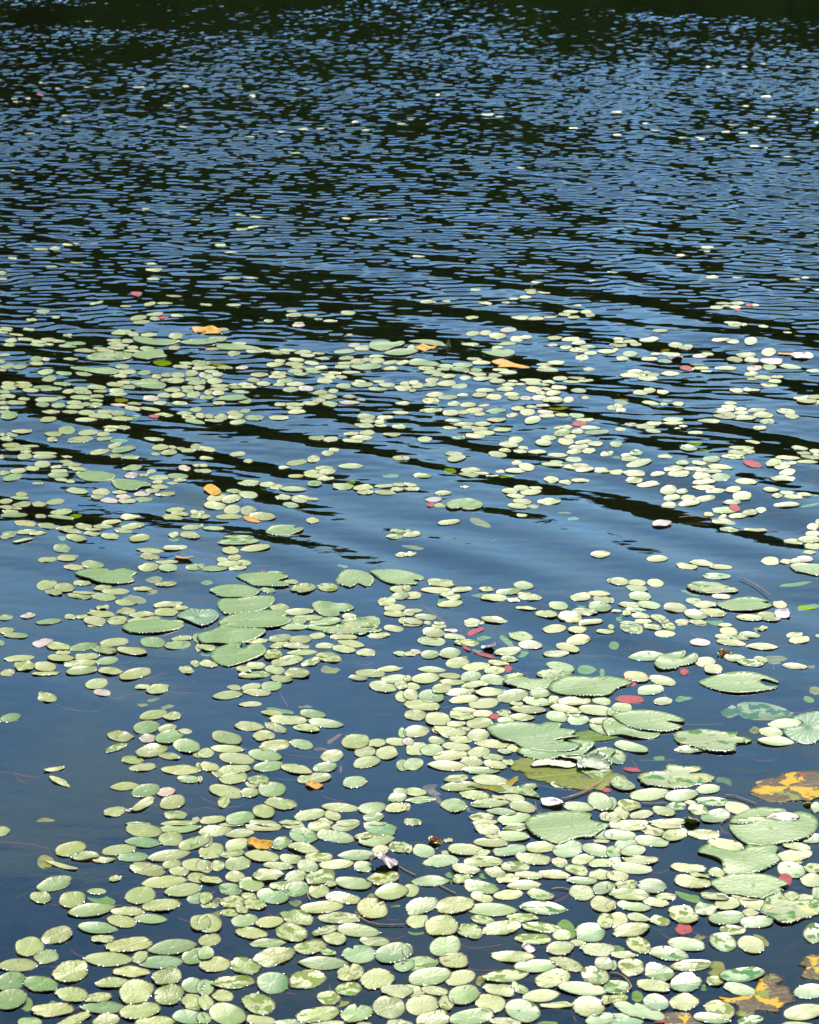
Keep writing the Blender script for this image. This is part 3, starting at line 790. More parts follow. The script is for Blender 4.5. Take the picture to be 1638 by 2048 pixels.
1120.9 1332.4 57.6 19.5 -12 eg|round green pad, first from long pointed lily pad towards grey purple pad
850.6 1355.6 55.1 20 5 ey|round cream pad, first from darker round pad towards long curled lily pad
987.2 1358.9 53.8 20.5 -5 eg|round green pad, second from raspberry leaf scrap towards pink twisted leaf
1025.3 1391.4 62.1 23.8 8 ey|round cream pad, first from raspberry leaf scrap towards grey purple pad
862.6 1391.2 49.6 25.5 -5 eg|rounded darker green pad by a gap of open water
967.2 1405.7 60.1 19.5 5 ey|oval cream pad, first from raspberry leaf scrap towards long curled lily pad
843.8 1408.2 71.3 20 -5 ey|large oval cream pad, first from darker round pad towards isolated green pad
1149.2 1401.9 65.1 17 3 cy|ragged cream pad, first from long pointed lily pad towards broad ribbed lily pad
1056.6 1418.2 70.1 16.3 -3 py|large pointed cream pad, first from raspberry leaf scrap towards round magenta leaf
1190.5 1419 65.1 20.5 -5 ey|oval cream pad, first from pink oval leaf towards broad ribbed lily pad
875.6 1436.2 50.1 27.5 -3 ey|round cream pad, first from darker round pad towards wart faced round pad
958.4 1444.5 50.6 22.5 3 ey|round cream pad, first from raspberry leaf scrap towards golden leaf scrap
832.5 1460.8 50.1 22.5 6 ey|round cream pad, second from teardrop green pad towards raspberry leaf scrap
897.6 1460.3 68.8 18.8 -6 ey|oval cream pad, first from raspberry leaf scrap towards wet dark green pad
984 1485.8 66.3 17 -5 cy|ragged cream pad, first from broad ribbed lily pad towards wet dark green pad
832.5 1495.3 42.6 26.3 12 cy|ragged cream pad, second from teardrop green pad towards crumpled withered leaf
863.8 1497.8 46.3 23.8 0 eg|round green pad, first from brown forked leaf towards darker round pad
1109.1 1476.3 36.3 21.3 0 eyx|tiny dark rimmed pad lying on the broad ribbed lily pad
900.1 1509.1 67.6 20 6 ey|oval cream pad, first from broad ribbed lily pad towards isolated green pad
897.6 1529.6 80.1 20 -3 py|large pointed cream pad, first from brown forked leaf towards raspberry leaf scrap
961.4 1538.4 72.6 15 -2 pg|large pointed green pad, first from brown forked leaf towards framed tiny pad
979 1557.6 72.6 20 -6 cy|ragged cream pad, first from wart faced round pad towards framed tiny pad
921.4 1570.4 77.6 20 3 ey|large oval cream pad, first from brown forked leaf towards crumpled withered leaf
947.7 1587.7 60.1 18.8 -6 cy|ragged cream pad, first from brown forked leaf towards purple shrivelled leaf
980.2 1604.2 75.1 20.5 5 py|large pointed cream pad, first from wart faced round pad towards purple shrivelled leaf
908.1 1608.5 51.3 30 -3 cg|wart faced round cream pad in front of the brown forked leaf
1045.3 1611 52.6 23.8 -10 ey|round cream pad, first from shredded pale leaf towards heart patched pad
1156.7 1611 61.3 18.8 -6 eg|oval green pad, first from purple shrivelled leaf towards red mouthed bud
1200.5 1602.2 50.1 32.5 -20 eg|round green pad, first from purple shrivelled leaf towards olive round bud
1027.8 1634.7 66.3 21.3 8 eg|oval green pad, first from wide wavy lily pad towards wart faced round pad
1293.5 1311.3 72.7 16.6 0 pg|large pointed green pad, first from split lily pad towards grey purple pad
1272.3 1351.3 49.8 21.7 -10 ey|round cream pad, first from split lily pad towards long pointed lily pad
1570.1 1447 63.3 17.9 4 eg|oval green pad, first from fan ribbed lily pad towards pink oval leaf
1551.7 1481.5 70.2 17.4 -3 pg|pointed green pad, first from fan ribbed lily pad towards browned lobed lily pad
1262.1 1492.5 67.6 19.1 -12 eg|oval green pad, first from forked lily pad towards wide wavy lily pad
1231.5 1512.1 40.8 28.1 -18 egw|wet round green pad, first from crumpled withered leaf towards two toned lily pad
1299.1 1586.9 77.8 23.5 6 eg|large oval green pad, first from red mouthed bud towards crumpled withered leaf
1362.9 1589.4 65.8 21.7 6 eg|oval green pad, first from browned lobed lily pad towards red mouthed bud
1426.7 1601.4 67.6 17.4 -5 egw|wet oval green pad, first from red mouthed bud towards fan ribbed lily pad
1475.2 1614.7 51 24.2 -14 ey|round cream pad, first from toothed green lily pad towards browned lobed lily pad
1430.5 1630.8 57.4 25.5 8 eg|round green pad, first from red mouthed bud towards olive round bud
1567 1634.6 60 15.3 -2 lsx|brown edged folded pad lying on the dark patched lily pad
1323.3 1045.8 38.3 11.7 3 lsp|purple upturned leaf with white glossy face alone on calm water"""
REST="""2.4 1660.2 34.2 19.5 8 py
170.9 1710.3 57.4 17.1 4 cy
207.6 1717.6 46.4 11 4 cy
265 1712 59.8 17.6 2 em
343.1 1726.6 36.6 17.1 5 ey
357.8 1740.8 39.1 17.6 -3 ey
393.2 1753 36.6 19.5 -5 ey
80.6 1793.3 41.5 24.4 -5 cy
192.9 1780.6 37.9 12.2 0 ey
393.2 1793.3 39.1 22 10 pm
205.1 1876.3 45.2 15.1 0 cy
279.6 1913 34.2 22 25 cy
58.6 2043.6 48.8 22 0 cg
478.8 1666 56.3 17.5 6 py
586.5 1650 45.1 12.5 0 cy
462.6 1648 47.6 7.5 0 ey
639 1653 47.6 22.5 -3 cy
690.4 1651.8 55.1 18.8 8 pg
410 1680.5 30 23.8 15 cg
727.9 1671.8 37.5 13.8 10 cyw
473.8 1687.5 47.6 22.5 12 ey
463.8 1706.1 48.8 15 8 pyw
561.5 1685.5 40.1 25 15 cgw
581.5 1716.8 43.8 20 -6 cy
637.8 1714.3 56.3 18.8 0 cyw
760.5 1700.1 32.5 18.8 5 ey
798 1693.1 40.1 22.5 -5 cyw
408.8 1730.6 32.5 25 -15 ey
435 1729.4 27.5 21.3 10 ey
556.4 1730.6 60.1 16.3 -4 cy
615.3 1731.9 41.3 23.8 -8 eg
726.2 1732.4 36.3 21.3 -5 eg
591.5 1751.9 42.6 22 8 ey
421.3 1758.1 45.1 15 -5 cy
460.1 1775.7 45.1 23.8 -3 egw
661.6 1766.9 22.5 13.8 0 cy
560.2 1769.9 42.6 17.5 8 cyw
498.9 1789.9 32.5 15 -8 cy
411.3 1793.2 27.5 25 10 cy
508.9 1806.2 45.1 21.3 -6 cyw
418.8 1808.2 36.3 11.3 -3 cy
483.9 1817 26.3 17.5 -15 cy
458.8 1823.2 37.5 15 -6 cyw
650.3 1859.5 52.6 16.3 15 cyw
411.3 1905.8 32.5 26.3 8 eg
656.6 1903.8 30 12.5 -3 cgw
808 1928.4 40.1 26.3 10 em
410 1973.4 32.5 32.5 -20 eg
445.1 1989.7 42.6 25 -5 cy
411.3 2003.4 30 28.8 -10 cy
407.5 2034.7 27.5 22.5 -20 eg
580.2 2043.5 57.6 15 0 eg
655.3 2046 70.1 12.5 0 cy
793 2043.5 37.5 13.8 0 ey
727.9 2046 30 7.5 0 cy
1032.8 1653.5 51.3 15 5 cyw
985.2 1672.3 30 7.5 0 cy
816.3 1696.8 17.5 17.5 0 cy
963.9 1706.1 33.8 12.5 10 cy
890.1 1704.3 15 10 0 cy
1205.5 1668 37.5 17.5 0 em
1203 1680.5 32.5 7.5 0 cy
1119.1 1722.6 32.5 18.8 -5 cy
1165.4 1716.1 45.1 20 12 ey
1200.5 1724.3 47.6 17.5 2 cy
990.2 1743.1 41.3 21.3 -12 ey
1152.9 1738.6 48.8 21.3 -12 cyw
1057.8 1749.4 56.3 15 -5 ey
1201.7 1748.1 50.1 20 0 cy
1015.3 1756.9 45.1 17.5 5 cy
923.9 1755.6 37.5 20 12 cyw
1164.2 1759.9 57.6 15.5 -3 eg
821.3 1779.4 32.5 26.3 8 ey
1205.5 1774.4 40.1 26.3 12 eg
963.9 1793.9 45.1 18.8 -12 ey
1210.5 1840.7 32.5 30 0 cyw
965.2 1838.2 47.6 17.5 -8 cyw
1124.1 1868.3 37.5 19.5 3 ey
1155.4 1884.5 30 12.5 -5 cy
815 1899.6 20 27.5 0 em
1208 1925.8 37.5 25 -10 eg
825 1979.7 47.6 22.5 -12 ey
868.8 1979.7 52.6 17.5 -8 ey
1039 1975.9 40.1 17.5 -25 cyw
892.6 2004.7 30 27.5 -35 cyw
1213 1998.4 20 20 0 cy
1010.3 2042.2 65.1 15 -5 cy
810 2046 30 12.5 -10 ey
896.4 1679.3 17.5 8.8 5 cy
1304.2 1658.7 48.5 17.9 -12 eyw
1334.8 1650.6 63.8 10.2 -5 cy
1625.7 1675.3 38.3 17.9 5 em
1251.9 1686.3 45.9 17.9 3 em
1227.7 1701.6 28.1 24.2 -15 eg
1265.9 1700.3 48.5 20.4 5 eg
1227.7 1722.5 29.3 17.9 0 ey
1433.1 1743.2 31.9 19.1 -12 ey
1235.3 1750.6 44.7 20.4 -5 ey
1253.2 1766.7 45.9 17.9 3 cyw
1398.6 1748.8 43.4 8.9 -12 cy
1625.7 1734.8 33.2 20.4 0 cyw
1593.8 1691.4 54.9 16.6 -8 cy
1597.6 1723.8 14 6.4 0 cy
1222.6 1771.8 16.6 15.3 0 cg
1332.3 1790.9 42.1 14 0 cy
1311.9 1802.4 56.1 17.9 -8 cy
1222.6 1810 20.4 20.4 0 cy
1633.4 1783.2 17.9 28.1 0 em
1429.2 1790.9 58.7 15.3 -8 cyw
1493 1792.2 58.7 14 -5 py
1607.9 1796 42.1 19.9 3 cy
1582.3 1790.9 30.6 19.1 0 cy
1500.7 1824.1 30.6 15.3 -8 cy
1276.1 1833 43.4 17.9 -10 cy
1319.5 1839.4 43.4 17.9 -8 cyw
1465 1857.2 52.3 18.4 -3 eyw
1246.8 1908.3 53.6 15.3 -3 cy
1225.1 1928.7 17.9 20.4 0 cg
1429.2 1960.6 33.2 20.4 0 cyw
1235.3 1995 38.3 17.9 5 cyw
1500.7 2038.4 51 17.9 10 cgw
1592.5 2046.1 61.2 10.2 0 cy
11 1259 34.2 12.7 3 ey
31.7 1268.8 47.6 11.7 -3 eg
1.2 1284.1 14.7 11.7 0 eg
116.7 1291.5 48.8 14.2 -5 cy
125.8 1302.9 31.7 8.8 0 cy
166.1 1292 54.2 15.1 8 eg
228.3 1282.7 57.4 16.6 7 cy
208.8 1298.5 48.8 15.9 -8 cyw
264.2 1300.5 61.1 16.6 -6 cy
39.1 1315.2 57.4 14.7 6 cy
120.9 1314.4 52.5 15.9 -3 ey
172.2 1311 51.3 13.4 3 cy
214.2 1319.6 43.5 14.7 8 eg
48.4 1331.5 40.3 20.8 3 cy
90.4 1332.2 42.7 20 -3 ey
160 1324.9 67.2 14.2 5 cy
163.6 1339.6 61.1 16.6 8 ey
219.8 1340.3 50.8 15.1 -5 cy
91.6 1346.2 55.7 8.8 3 cy
14.7 1345.2 29.8 13.4 8 cy
189.3 1248.7 34.2 4.4 0 cy
305.3 1283.4 48.8 20 -3 eg
355.3 1288.3 52.5 17.1 5 eg
363.9 1274.9 44 10.3 5 ey
394.4 1273.6 17.1 19.5 20 eg
396.8 1294.4 13.4 14.7 -20 cy
390.7 1325.7 19.5 12.2 -8 ey
372.4 1338.4 31.7 14.7 -10 cyn
192.9 1366.4 44 20 10 ey
203.9 1384 34.2 14.2 -5 cp
284.5 1372.1 31.7 9.3 5 cy
315 1376.2 45.2 20.8 10 cy
0.7 1439.7 6.1 7.3 0 cy
344.3 1431.6 34.2 17.1 5 ey
334.6 1456.1 36.1 15.1 10 ey
370 1461.4 28.1 9.8 -3 cy
295.5 1475.6 33 17.6 5 ep
230.8 1495.1 45.2 12.2 18 cyw
265 1518.6 42.7 16.6 -5 eyw
338.2 1511.7 46.4 12.2 -6 cy
394.4 1506.9 17.1 14.7 0 ey
285.2 1533.7 54.9 14.7 5 cy
396.8 1528.8 9.8 9.8 0 ey
377.3 1557.6 46.4 14.7 -3 eg
249.6 1571.3 58.6 15.1 3 py
332.1 1583 36.6 18.3 8 ep
285.7 1607 52.5 18.3 28 cy
229.5 1621.1 44.4 20.8 8 cy
350.4 1628.5 46.4 18.3 0 cyw
256.4 1618.7 14.7 6.1 0 cy
275.9 1646 48.8 7.3 0 eg
356.5 1644.8 70.8 11 0 cy
393.2 1638.2 17.1 11 -10 cy
413.8 1293.6 35 13.8 -5 cy
512.6 1280.5 48.8 10 5 cy
560.2 1274.3 46.3 15 5 ey
600.3 1277.3 42.6 17 3 ey
558.9 1288.1 40.1 12.5 12 ey
634 1269.3 32.5 12 3 ey
687.4 1271.8 54.6 10.5 -2 ey
591.5 1291.1 53.8 11.3 -2 cy
659.1 1261.8 25 7.5 -8 cy
701.6 1284.8 53.8 13.8 -10 py
757.9 1268.5 45.1 11.3 3 cy
786.7 1255.5 38.8 12 -6 ey
587.7 1251.8 52.6 12.5 0 eg
649.1 1289.3 37 10.5 3 ey
687.9 1296.3 46.3 15.5 -6 ey
604 1303.1 59.6 11.3 2 py
546.4 1308.1 37.5 21.3 5 cyw
732.2 1303.1 37.5 15 3 cyx
800.5 1305.6 27.5 9.5 -5 py
656.6 1312.6 51.3 20.5 -8 cyw
621.5 1323.1 40.1 13.8 12 cyw
416.3 1326.8 36.3 13 -5 cy
511.4 1330.1 38.8 15.5 3 cy
487.6 1337.6 30 12.5 -8 cy
549.4 1337.6 40.1 17 -5 ey
594 1344.4 51.3 20 -5 cy
508.9 1348.1 65.1 14.5 3 cyw
562.7 1355.6 45.6 15 -5 cyw
468.1 1373.2 28 11.3 -10 cy
501.9 1371.2 38.8 13.8 10 ey
513.9 1383.2 56.3 13.8 -3 cy
542.7 1369.9 40.6 20 3 eg
454.6 1388.2 58.8 17 5 eg
500.1 1406.2 46.3 10.5 3 cy
543.9 1424.5 44.6 11.3 -5 cy
624.8 1426.2 51.8 17.5 -8 eg
612.8 1454.5 53.8 15.5 -6 cy
551.4 1453.8 46.3 15 -15 cy
527.2 1470.3 45.6 21.3 3 cy
603.3 1487 45.1 19.5 -10 eg
454.6 1497.1 65.1 15.5 -2 py
411.3 1505.3 32.5 18.8 5 ey
664.1 1510.3 44.6 22.5 8 ey
418.8 1532.6 38.8 17.5 -8 cy
436.3 1548.4 27.5 10 -20 cy
517.6 1559.6 43.8 18.8 -3 cyw
503.9 1568.4 27.5 11.3 -10 cy
499.4 1584.7 35 18.8 3 ey
447.6 1603.4 26.3 21.3 30 cyw
752.9 1483.8 36.3 18 5 cy
729.7 1501.6 40.8 20.5 6 ey
793 1480.8 42.6 15.5 -3 ey
779.2 1336.1 47.6 11.3 3 py
740.4 1345.1 58.8 16.3 -3 ey
716.6 1353.6 35 12 -5 eyd
790.5 1356.9 57.6 16.3 3 eg
766 1371.9 53.8 20 -8 ey
803 1369.9 27.5 15 -5 cy
803 1390.7 25 21.3 0 ey
804.3 1463.3 15 20 0 eg
804.3 1528.4 22.5 22.5 0 eg
791.7 1614.7 45.1 18.8 5 ey
746.7 1633.5 41.3 17 6 eg
665.3 1631 32.5 18 -15 ey
425 1638.5 52.6 16.3 5 cy
527.7 1646 60.1 11.3 -5 cg
581.5 1644.7 45.1 10 0 cy
650.3 1642.2 30 15 0 ey
695.4 1644.7 47.6 12.5 5 ey
750.4 1646 47.6 7.5 0 ey
794.2 1594.7 37.5 18.8 5 cgn
800.5 1582.2 27.5 15 0 eg
400 1538.4 5 7.5 0 cy
400 1558.4 10 12.5 0 cy
825 1248 37.5 8.8 0 ey
877.6 1251 28.8 11.3 0 ey
942.7 1248.8 27.5 7.5 0 cy
867.1 1265 44.6 20 -8 ey
902.6 1259.8 27.5 7 -3 ep
908.9 1272.5 43.8 11.3 -5 cy
862.6 1281.3 54.6 18 -5 eg
932.2 1284.3 52.6 14.5 -5 cyw
1041.5 1270 47.6 19.5 -5 eg
1108.6 1255 45.6 15.5 3 ey
1154.2 1257.5 37.5 14.5 -3 cy
1210.5 1262.3 35 8.8 -3 ey
1156.7 1277.5 47.6 18.8 5 ey
1135.4 1292.6 48.8 17 -14 ey
1111.6 1305.1 51.3 13.8 3 cyx
1014.8 1301.1 55.1 17 8 cy
860.1 1307.6 36.3 17 3 eg
831.3 1301.8 23.8 9.5 -10 cp
820 1306.1 25 8.8 0 cy
899.6 1305.1 41.3 20.5 3 eg
914.6 1324.3 45.1 21.3 5 ey
1017.8 1317.6 35 12.5 -3 cyw
996.5 1325.1 41.3 10.5 -3 cy
952.2 1332.6 54.6 15.5 5 ey
989.2 1340.1 40.1 16.3 3 ey
863.8 1338.1 55.1 11.3 -2 pg
941.4 1351.9 40.6 18.8 5 eg
898.9 1350.6 42.6 12.5 -5 ey
815 1355.6 15 12 0 cy
904.6 1363.1 48.8 12.5 -3 py
950.2 1369.4 53.8 12.5 5 cy
825 1371.2 30 13.8 -3 ey
883.1 1376.2 38 20.5 3 ey
922.6 1382.4 58.8 15 6 cy
979.7 1383.2 58.8 16.3 3 cy
1079.1 1385.7 38.8 21.3 -3 cg
821.3 1388.2 28.8 21.3 -3 ey
927.6 1397.7 55.1 14.5 5 ey
1027.8 1351.9 42.6 10 5 cyw
1075.3 1403.2 58.8 16.3 -5 cg
1032.8 1406.9 27.5 8.8 -5 cy
1107.9 1399.4 22.5 15 -5 ey
1203 1400.7 37.5 15 -8 eg
1130.4 1417 60.1 15.5 -8 ey
930.2 1418.7 51.3 9.5 -3 py
830 1427.7 42.6 21.3 -3 ey
922.6 1429.5 50.1 17.5 -5 cyw
965.2 1425.7 40.1 13 3 ey
1007.7 1424.5 27.5 13 -5 cyw
1113.4 1432 42.6 19.5 -8 eg
1011.5 1438.7 31.3 13.8 0 ey
1044 1433.2 47.6 15 -3 py
1156.2 1438.7 43.1 18 3 eg
1203 1440.7 47.6 12.5 3 ey
912.6 1446.2 40.1 11.3 3 cy
1145.4 1428.7 30 7.5 -5 ey
956.4 1468.3 45.1 23 3 ey
928.9 1455.3 25 7.5 -8 cy
1205.5 1457 52.6 18.8 -15 eg
872.6 1478.3 31.3 15 -8 ey
816.3 1480.8 22.5 15 -8 ep
920.9 1477 46.3 13 -5 ey
912.6 1490.3 56.3 17 -5 ey
957.2 1502.1 43.8 20.5 5 ey
1027.3 1494.1 27 15.5 0 ey
1009 1500.8 27.5 10.5 -8 eg
985.2 1512.1 41.3 13 -5 ey
943.9 1520.8 43.8 17.5 -8 ey
990.2 1527.1 46.3 17 -10 ey
1017.8 1522.8 28.8 11.3 -12 cy
826.3 1525.8 40.1 24.5 8 eg
912.6 1554.6 50.1 15 5 cyw
1005.2 1572.2 25 16.3 -5 eg
830 1582.2 45.1 16.3 -3 ey
842 1597.7 58.1 13.8 3 pg
997.7 1592.2 30 7.5 -8 cy
1027.8 1592.9 42.6 15 -8 ey
812.5 1612.2 16.3 15 0 ey
1002.7 1621.5 57.6 15 -5 pg
963.2 1632.2 50.1 15 5 cyw
970.2 1643.5 47.6 12.5 3 ey
1210.5 1630.5 22.5 18.8 0 ey
825 1642.2 35 15 -5 cyw
1030.3 1647.2 52.6 5 0 ey
1120.4 1567.1 37.5 11.3 -5 eg
1147.9 1423.2 32.5 7.5 0 ey
1263.4 1256.9 48.5 20.4 -10 cyw
1304.2 1254.4 38.3 11.5 -8 cyw
1337.4 1253.1 28.1 15.3 -10 cyw
1329.7 1268.4 40.8 13.3 0 ey
1222 1254.4 12.8 10.2 0 ey
1364.2 1248.5 20.4 5.1 0 ey
1402.4 1248.5 23 4.6 0 ey
1449.7 1249.3 28.1 7.7 0 ey
1457.3 1262 35.7 16.6 -8 ey
1499.4 1267.9 42.1 11.5 -6 eg
1445.3 1273 30.6 10.7 -4 ey
1479 1274.3 35.7 10.2 -6 eyw
1462.4 1285 58.7 12.8 -5 ey
1399.9 1285.5 40.8 14 -3 ep
1523.6 1291.9 61.2 14 -2 py
1589.2 1268.4 33.2 11.5 0 cy
1598.9 1278.1 43.4 13.3 4 cy
1524.9 1255.1 19.1 9.2 12 cy
1634.6 1269.7 8.9 6.4 0 ey
1410.1 1324 39.6 18.4 0 ey
1426.2 1337.8 35.7 19.1 -3 ey
1470.1 1316.9 42.1 15.3 -5 cg
1521.6 1318.7 28.1 12.8 -8 ey
1503.7 1326.6 52.3 14 -3 cyw
1589.5 1331.2 51 11.5 -4 ey
1324.6 1359 53.6 18.4 -12 ey
1232.8 1362.1 43.4 12.8 -5 eg
1253.2 1367.9 15.3 6.4 0 eg
1300.4 1378.6 53.1 19.1 4 eg
1243.7 1413.9 40.8 19.1 -3 eg
1223.8 1422.8 20.4 16.6 0 eg
1325.4 1401.1 37 15.8 3 egd
1222.6 1440.7 7.7 12.8 0 ey
1542 1462.9 48.5 18.4 -8 ey
1376.9 1498.1 57.4 14 -3 cgd
1416.5 1576.4 45.9 17.9 4 eg
1221.3 1605.2 23 25.5 -20 eg
1258.3 1608.3 45.9 23.5 -10 cyw
1352.7 1610.3 39.6 17.4 -3 cgw
1380.8 1603.2 23 7.7 -5 ey
1327.2 1620.5 45.9 17.9 -14 ey
1282.5 1627.7 48.5 15.8 6 cy
1243 1624.4 30.6 20.4 -25 cy
1226.4 1633.3 30.6 20.4 -10 ey
1396.1 1618 40.8 20.4 -10 cyw
1632.1 1612.9 20.4 20.4 -20 eg
1265.9 1643.5 61.2 12.8 0 ey
1337.4 1642.2 76.6 14 0 cy
44 859.7 42.7 7.8 0 cy
23.2 864.6 23.2 7.3 -5 ey
4.4 864.1 11 7.8 0 ey
12.2 872.9 28.1 9.3 -3 cy
133.1 862.7 34.2 12.2 -3 ey
106.2 867 35.4 7.8 -5 ey
103.8 875.4 20.8 7.8 -3 cy
175.8 868.8 41.5 9.8 3 ey
161.2 878.8 52.5 9.3 0 cy
244.2 858.3 34.2 9.8 4 cy
221 858.3 31.7 7.3 5 cy
221 864.6 26.9 7.8 5 cy
206.3 872.4 26.4 7.8 3 ey
208.8 880.2 33 6.8 0 cy
307.7 880.2 41.5 7.3 0 eg
22.5 888.3 36.6 13.4 8 ey
58.6 887.8 39.1 6.8 3 ey
36.1 896.4 51.8 9.3 3 ey
52.5 901.7 23.2 6.8 3 cy
89.1 903.7 50.1 7.3 0 ey
48.8 912.2 31.7 13.4 3 cy
89.1 912 47.6 9.8 3 ey
133.8 910.5 22 5.4 -5 cy
2.4 913.9 11 7.8 0 ey
229.5 892.4 29.3 8.5 8 cy
199 901.7 42.7 10.3 5 cy
246.2 900 48.4 10.3 4 eg
230.8 910 26.9 8.5 -5 cy
260.6 915.4 37.9 7.8 -3 cy
320.4 896.8 33.7 12.2 5 ey
344.8 895.6 18.3 6.3 -5 ey
362.6 897.1 18.3 6.8 0 ey
376.1 901 28.1 8.8 5 ey
338.2 906.6 31.7 11.7 5 cy
310.9 909.3 19.5 5.4 -3 ey
393.2 892 24.4 13.4 -5 cy
84.7 927.4 32.2 13.4 5 ey
131.9 921.7 25.6 7.8 -3 ey
144.1 927.6 39.1 7.3 0 ey
155.1 935.4 39.1 9.8 -8 cy
112.3 932.2 23.2 7.3 10 cy
64.7 936.2 26.4 9.8 0 ey
36.1 942 33 9.8 8 ey
7.3 945.2 26.9 8.5 0 cy
117.2 940.8 34.2 7.8 3 cy
116 949.6 41 11.2 4 eg
24.4 954.7 39.1 12.2 8 eg
122.1 957.9 28.1 7.3 -3 cy
140.4 961.1 18.3 6.8 -3 ey
75.7 966.2 23.2 3.9 0 ey
264.2 936.4 39.1 11 6 cgx
302.8 944 19.5 8.5 8 ey
262.5 950.1 29.3 10.3 3 cp
287.7 950.8 19.5 6.3 -3 cy
368.7 937.4 24.4 12.2 -5 cpx
393.7 931 17.1 5.4 0 ey
395.6 942 14.7 7.3 -8 ey
317.5 957.2 40.3 9.3 0 ey
355.3 955 41 11 -2 eg
315 965.2 22 7.3 0 cy
360.2 963 26.4 6.8 0 cy
344.3 968.1 23.2 4.9 -3 eg
318.7 974 35.4 8.3 -3 cy
153.8 979.9 47.6 11.7 -4 cy
201.5 981.1 38.6 13.4 3 cy
194.1 990.4 25.6 9.3 0 cyd
304 980.4 30.5 7.8 0 cy
239.3 981.1 29.3 6.8 0 cy
283.3 985 33 8.8 0 ep
246.6 989.6 31.7 8.3 0 cp
330.9 986.7 40.3 7.3 0 cy
286.9 994.5 37.9 8.8 0 eg
218.6 997.9 36.6 10.3 -3 cp
254 998.2 37.9 8.8 0 cy
42.7 984.8 24.4 9.3 -3 ey
39.1 991.3 36.6 7.3 -2 eg
11 998.2 25.6 11 5 ey
12.2 1012.3 28.1 9.8 -3 ey
42.7 1005.5 37.9 12.2 8 ey
33.7 1014.5 17.1 4.9 0 cy
77.7 1005 28.1 11.7 -3 cy
110.4 1000.6 37.9 11.2 6 eg
20.8 1023.1 33.7 8.8 0 cy
28.1 1031.6 53.7 11 2 eg
122.1 1021.4 45.2 12.2 8 ey
81.3 1031.6 22.5 9.3 0 cy
122.1 1033.6 54.2 9.8 -5 eg
50.1 1048.2 46.4 12.2 -5 cy
94.7 1053.1 41.5 12.2 -6 cy
129.4 1056.8 36.6 6.8 5 cy
140.4 1062.9 48.8 9.8 -8 cy
53.7 1064.8 41.5 10.3 5 cy
74.5 1068.3 36.6 7.3 3 cy
14.7 1072.2 31.7 10.3 8 cyx
152.6 1077.1 41.5 15.1 -8 cy
167.3 1053.6 34.2 13.4 -3 cy
184.4 1067.8 33 9.3 -5 cy
185.6 1060 34.2 6.3 0 cy
205.1 1051.9 38.6 10.3 3 cy
222.7 1042.4 39.1 8.8 5 ey
260.1 1031.6 42.7 10.3 6 cy
265.7 1050.7 50.1 11.2 7 ey
245.4 1060.9 37.9 9.8 -5 cy
219.8 1072.7 36.6 12.2 -3 ey
278.9 1075.6 41.5 14.7 8 ey
350.9 1016.5 40.3 10.3 5 cy
360.9 1024.6 36.6 7.8 -5 cy
344.8 1030.7 44 11.2 -3 cy
390.7 1021.9 22 8.5 -5 cy
391.9 1029.2 24.4 9.3 0 cy
382.2 1052.6 37.9 10.7 4 ey
346.8 1067.8 22 9.8 5 cy
379.7 1069 42.7 13.4 -6 cy
349.2 1094.2 50.8 10.3 6 cy
299.9 1100.7 53.7 10.3 -2 cy
298.4 1113.4 39.1 14.7 -4 cyd
333.3 1124.4 45.2 7.8 3 ey
297.4 1135.2 41.5 16.6 3 cy
335.8 1136.2 36.6 15.1 2 eg
388.3 1133.7 35.4 13.4 6 eg
123.3 1097.6 34.2 14.2 -5 eg
133.1 1115.6 37.9 12.7 -3 ey
94.7 1118.1 38.6 9.3 4 ey
147.7 1133.2 41 10.3 -2 cy
185.1 1129.3 44.4 14.2 -6 eg
92.8 1166.7 41.5 19.5 8 cy
128.2 1172.8 40.3 19 -3 ey
107 1182.1 34.2 12.2 -10 cy
163.6 1163.5 35.4 10.3 0 cy
204.6 1173.3 35.4 12.7 3 cy
230.8 1180.8 53.7 12.2 0 ey
168.5 1182.6 46.4 5.4 -2 ey
157.5 1189.9 48.8 9.8 -8 cyw
207.6 1191.6 46.9 15.1 -6 ey
251 1202.8 44 12.7 -5 cy
330.9 1167.4 44.4 9.3 0 cy
284.5 1176 36.6 8.8 0 cy
205.1 1211.9 29.3 7.8 3 cy
251.5 1220.2 37.9 13.4 3 cy
201.5 1225.3 57.4 13.4 -5 cy
335 1207.5 57.4 12.7 5 cy
332.1 1222.8 45.2 15.1 -3 ey
360.2 1214.3 29.3 9.3 0 cy
283.3 1227.7 51.3 11.7 4 cy
140.4 1231.4 23.2 10.3 -3 cy
163.6 1231.4 22 9.8 3 cy
189.3 1239.9 44 17.1 -3 ey
234.4 1238.7 41.5 16.6 3 cy
55.7 1229 30.5 11 8 cp
11 1233.1 26.9 11 5 eg
97.2 1241.2 50.1 11 6 eg
288.2 1238.7 65.9 14.7 5 ey
319.9 1242.4 34.2 12.2 -3 egw
351.6 1242.4 30.5 8.3 0 eg
727.9 851 41.3 9 -3 cy
761.7 849.3 25 6.3 0 ey
798 851.8 27.5 10 -3 cg
734.2 865.5 31.3 9.5 4 cy
701.6 868 31.3 7 0 cy
784.2 869.3 36.3 9 0 cy
633.3 875.5 33.8 10.5 0 cy
661.1 879 29.5 10.5 3 ey
722.9 875.5 47.6 9.5 0 cy
705.4 881.5 43.8 7.5 -3 ey
413.8 895.6 35 10 -8 ey
475.1 903.6 32.5 9 3 ey
495.6 917.3 18.8 8 0 cy
412.5 915.6 30 7.5 0 cy
668.6 902.1 22 7.5 -3 ey
655.3 908.1 24.5 9 0 ey
626.5 916.8 26.3 12 5 cy
592.7 921.3 41.3 10 5 ey
569 931.1 25 6.5 3 cyx
406.3 930.6 18.8 6.3 0 ey
410 942.6 26.3 8.8 -3 ey
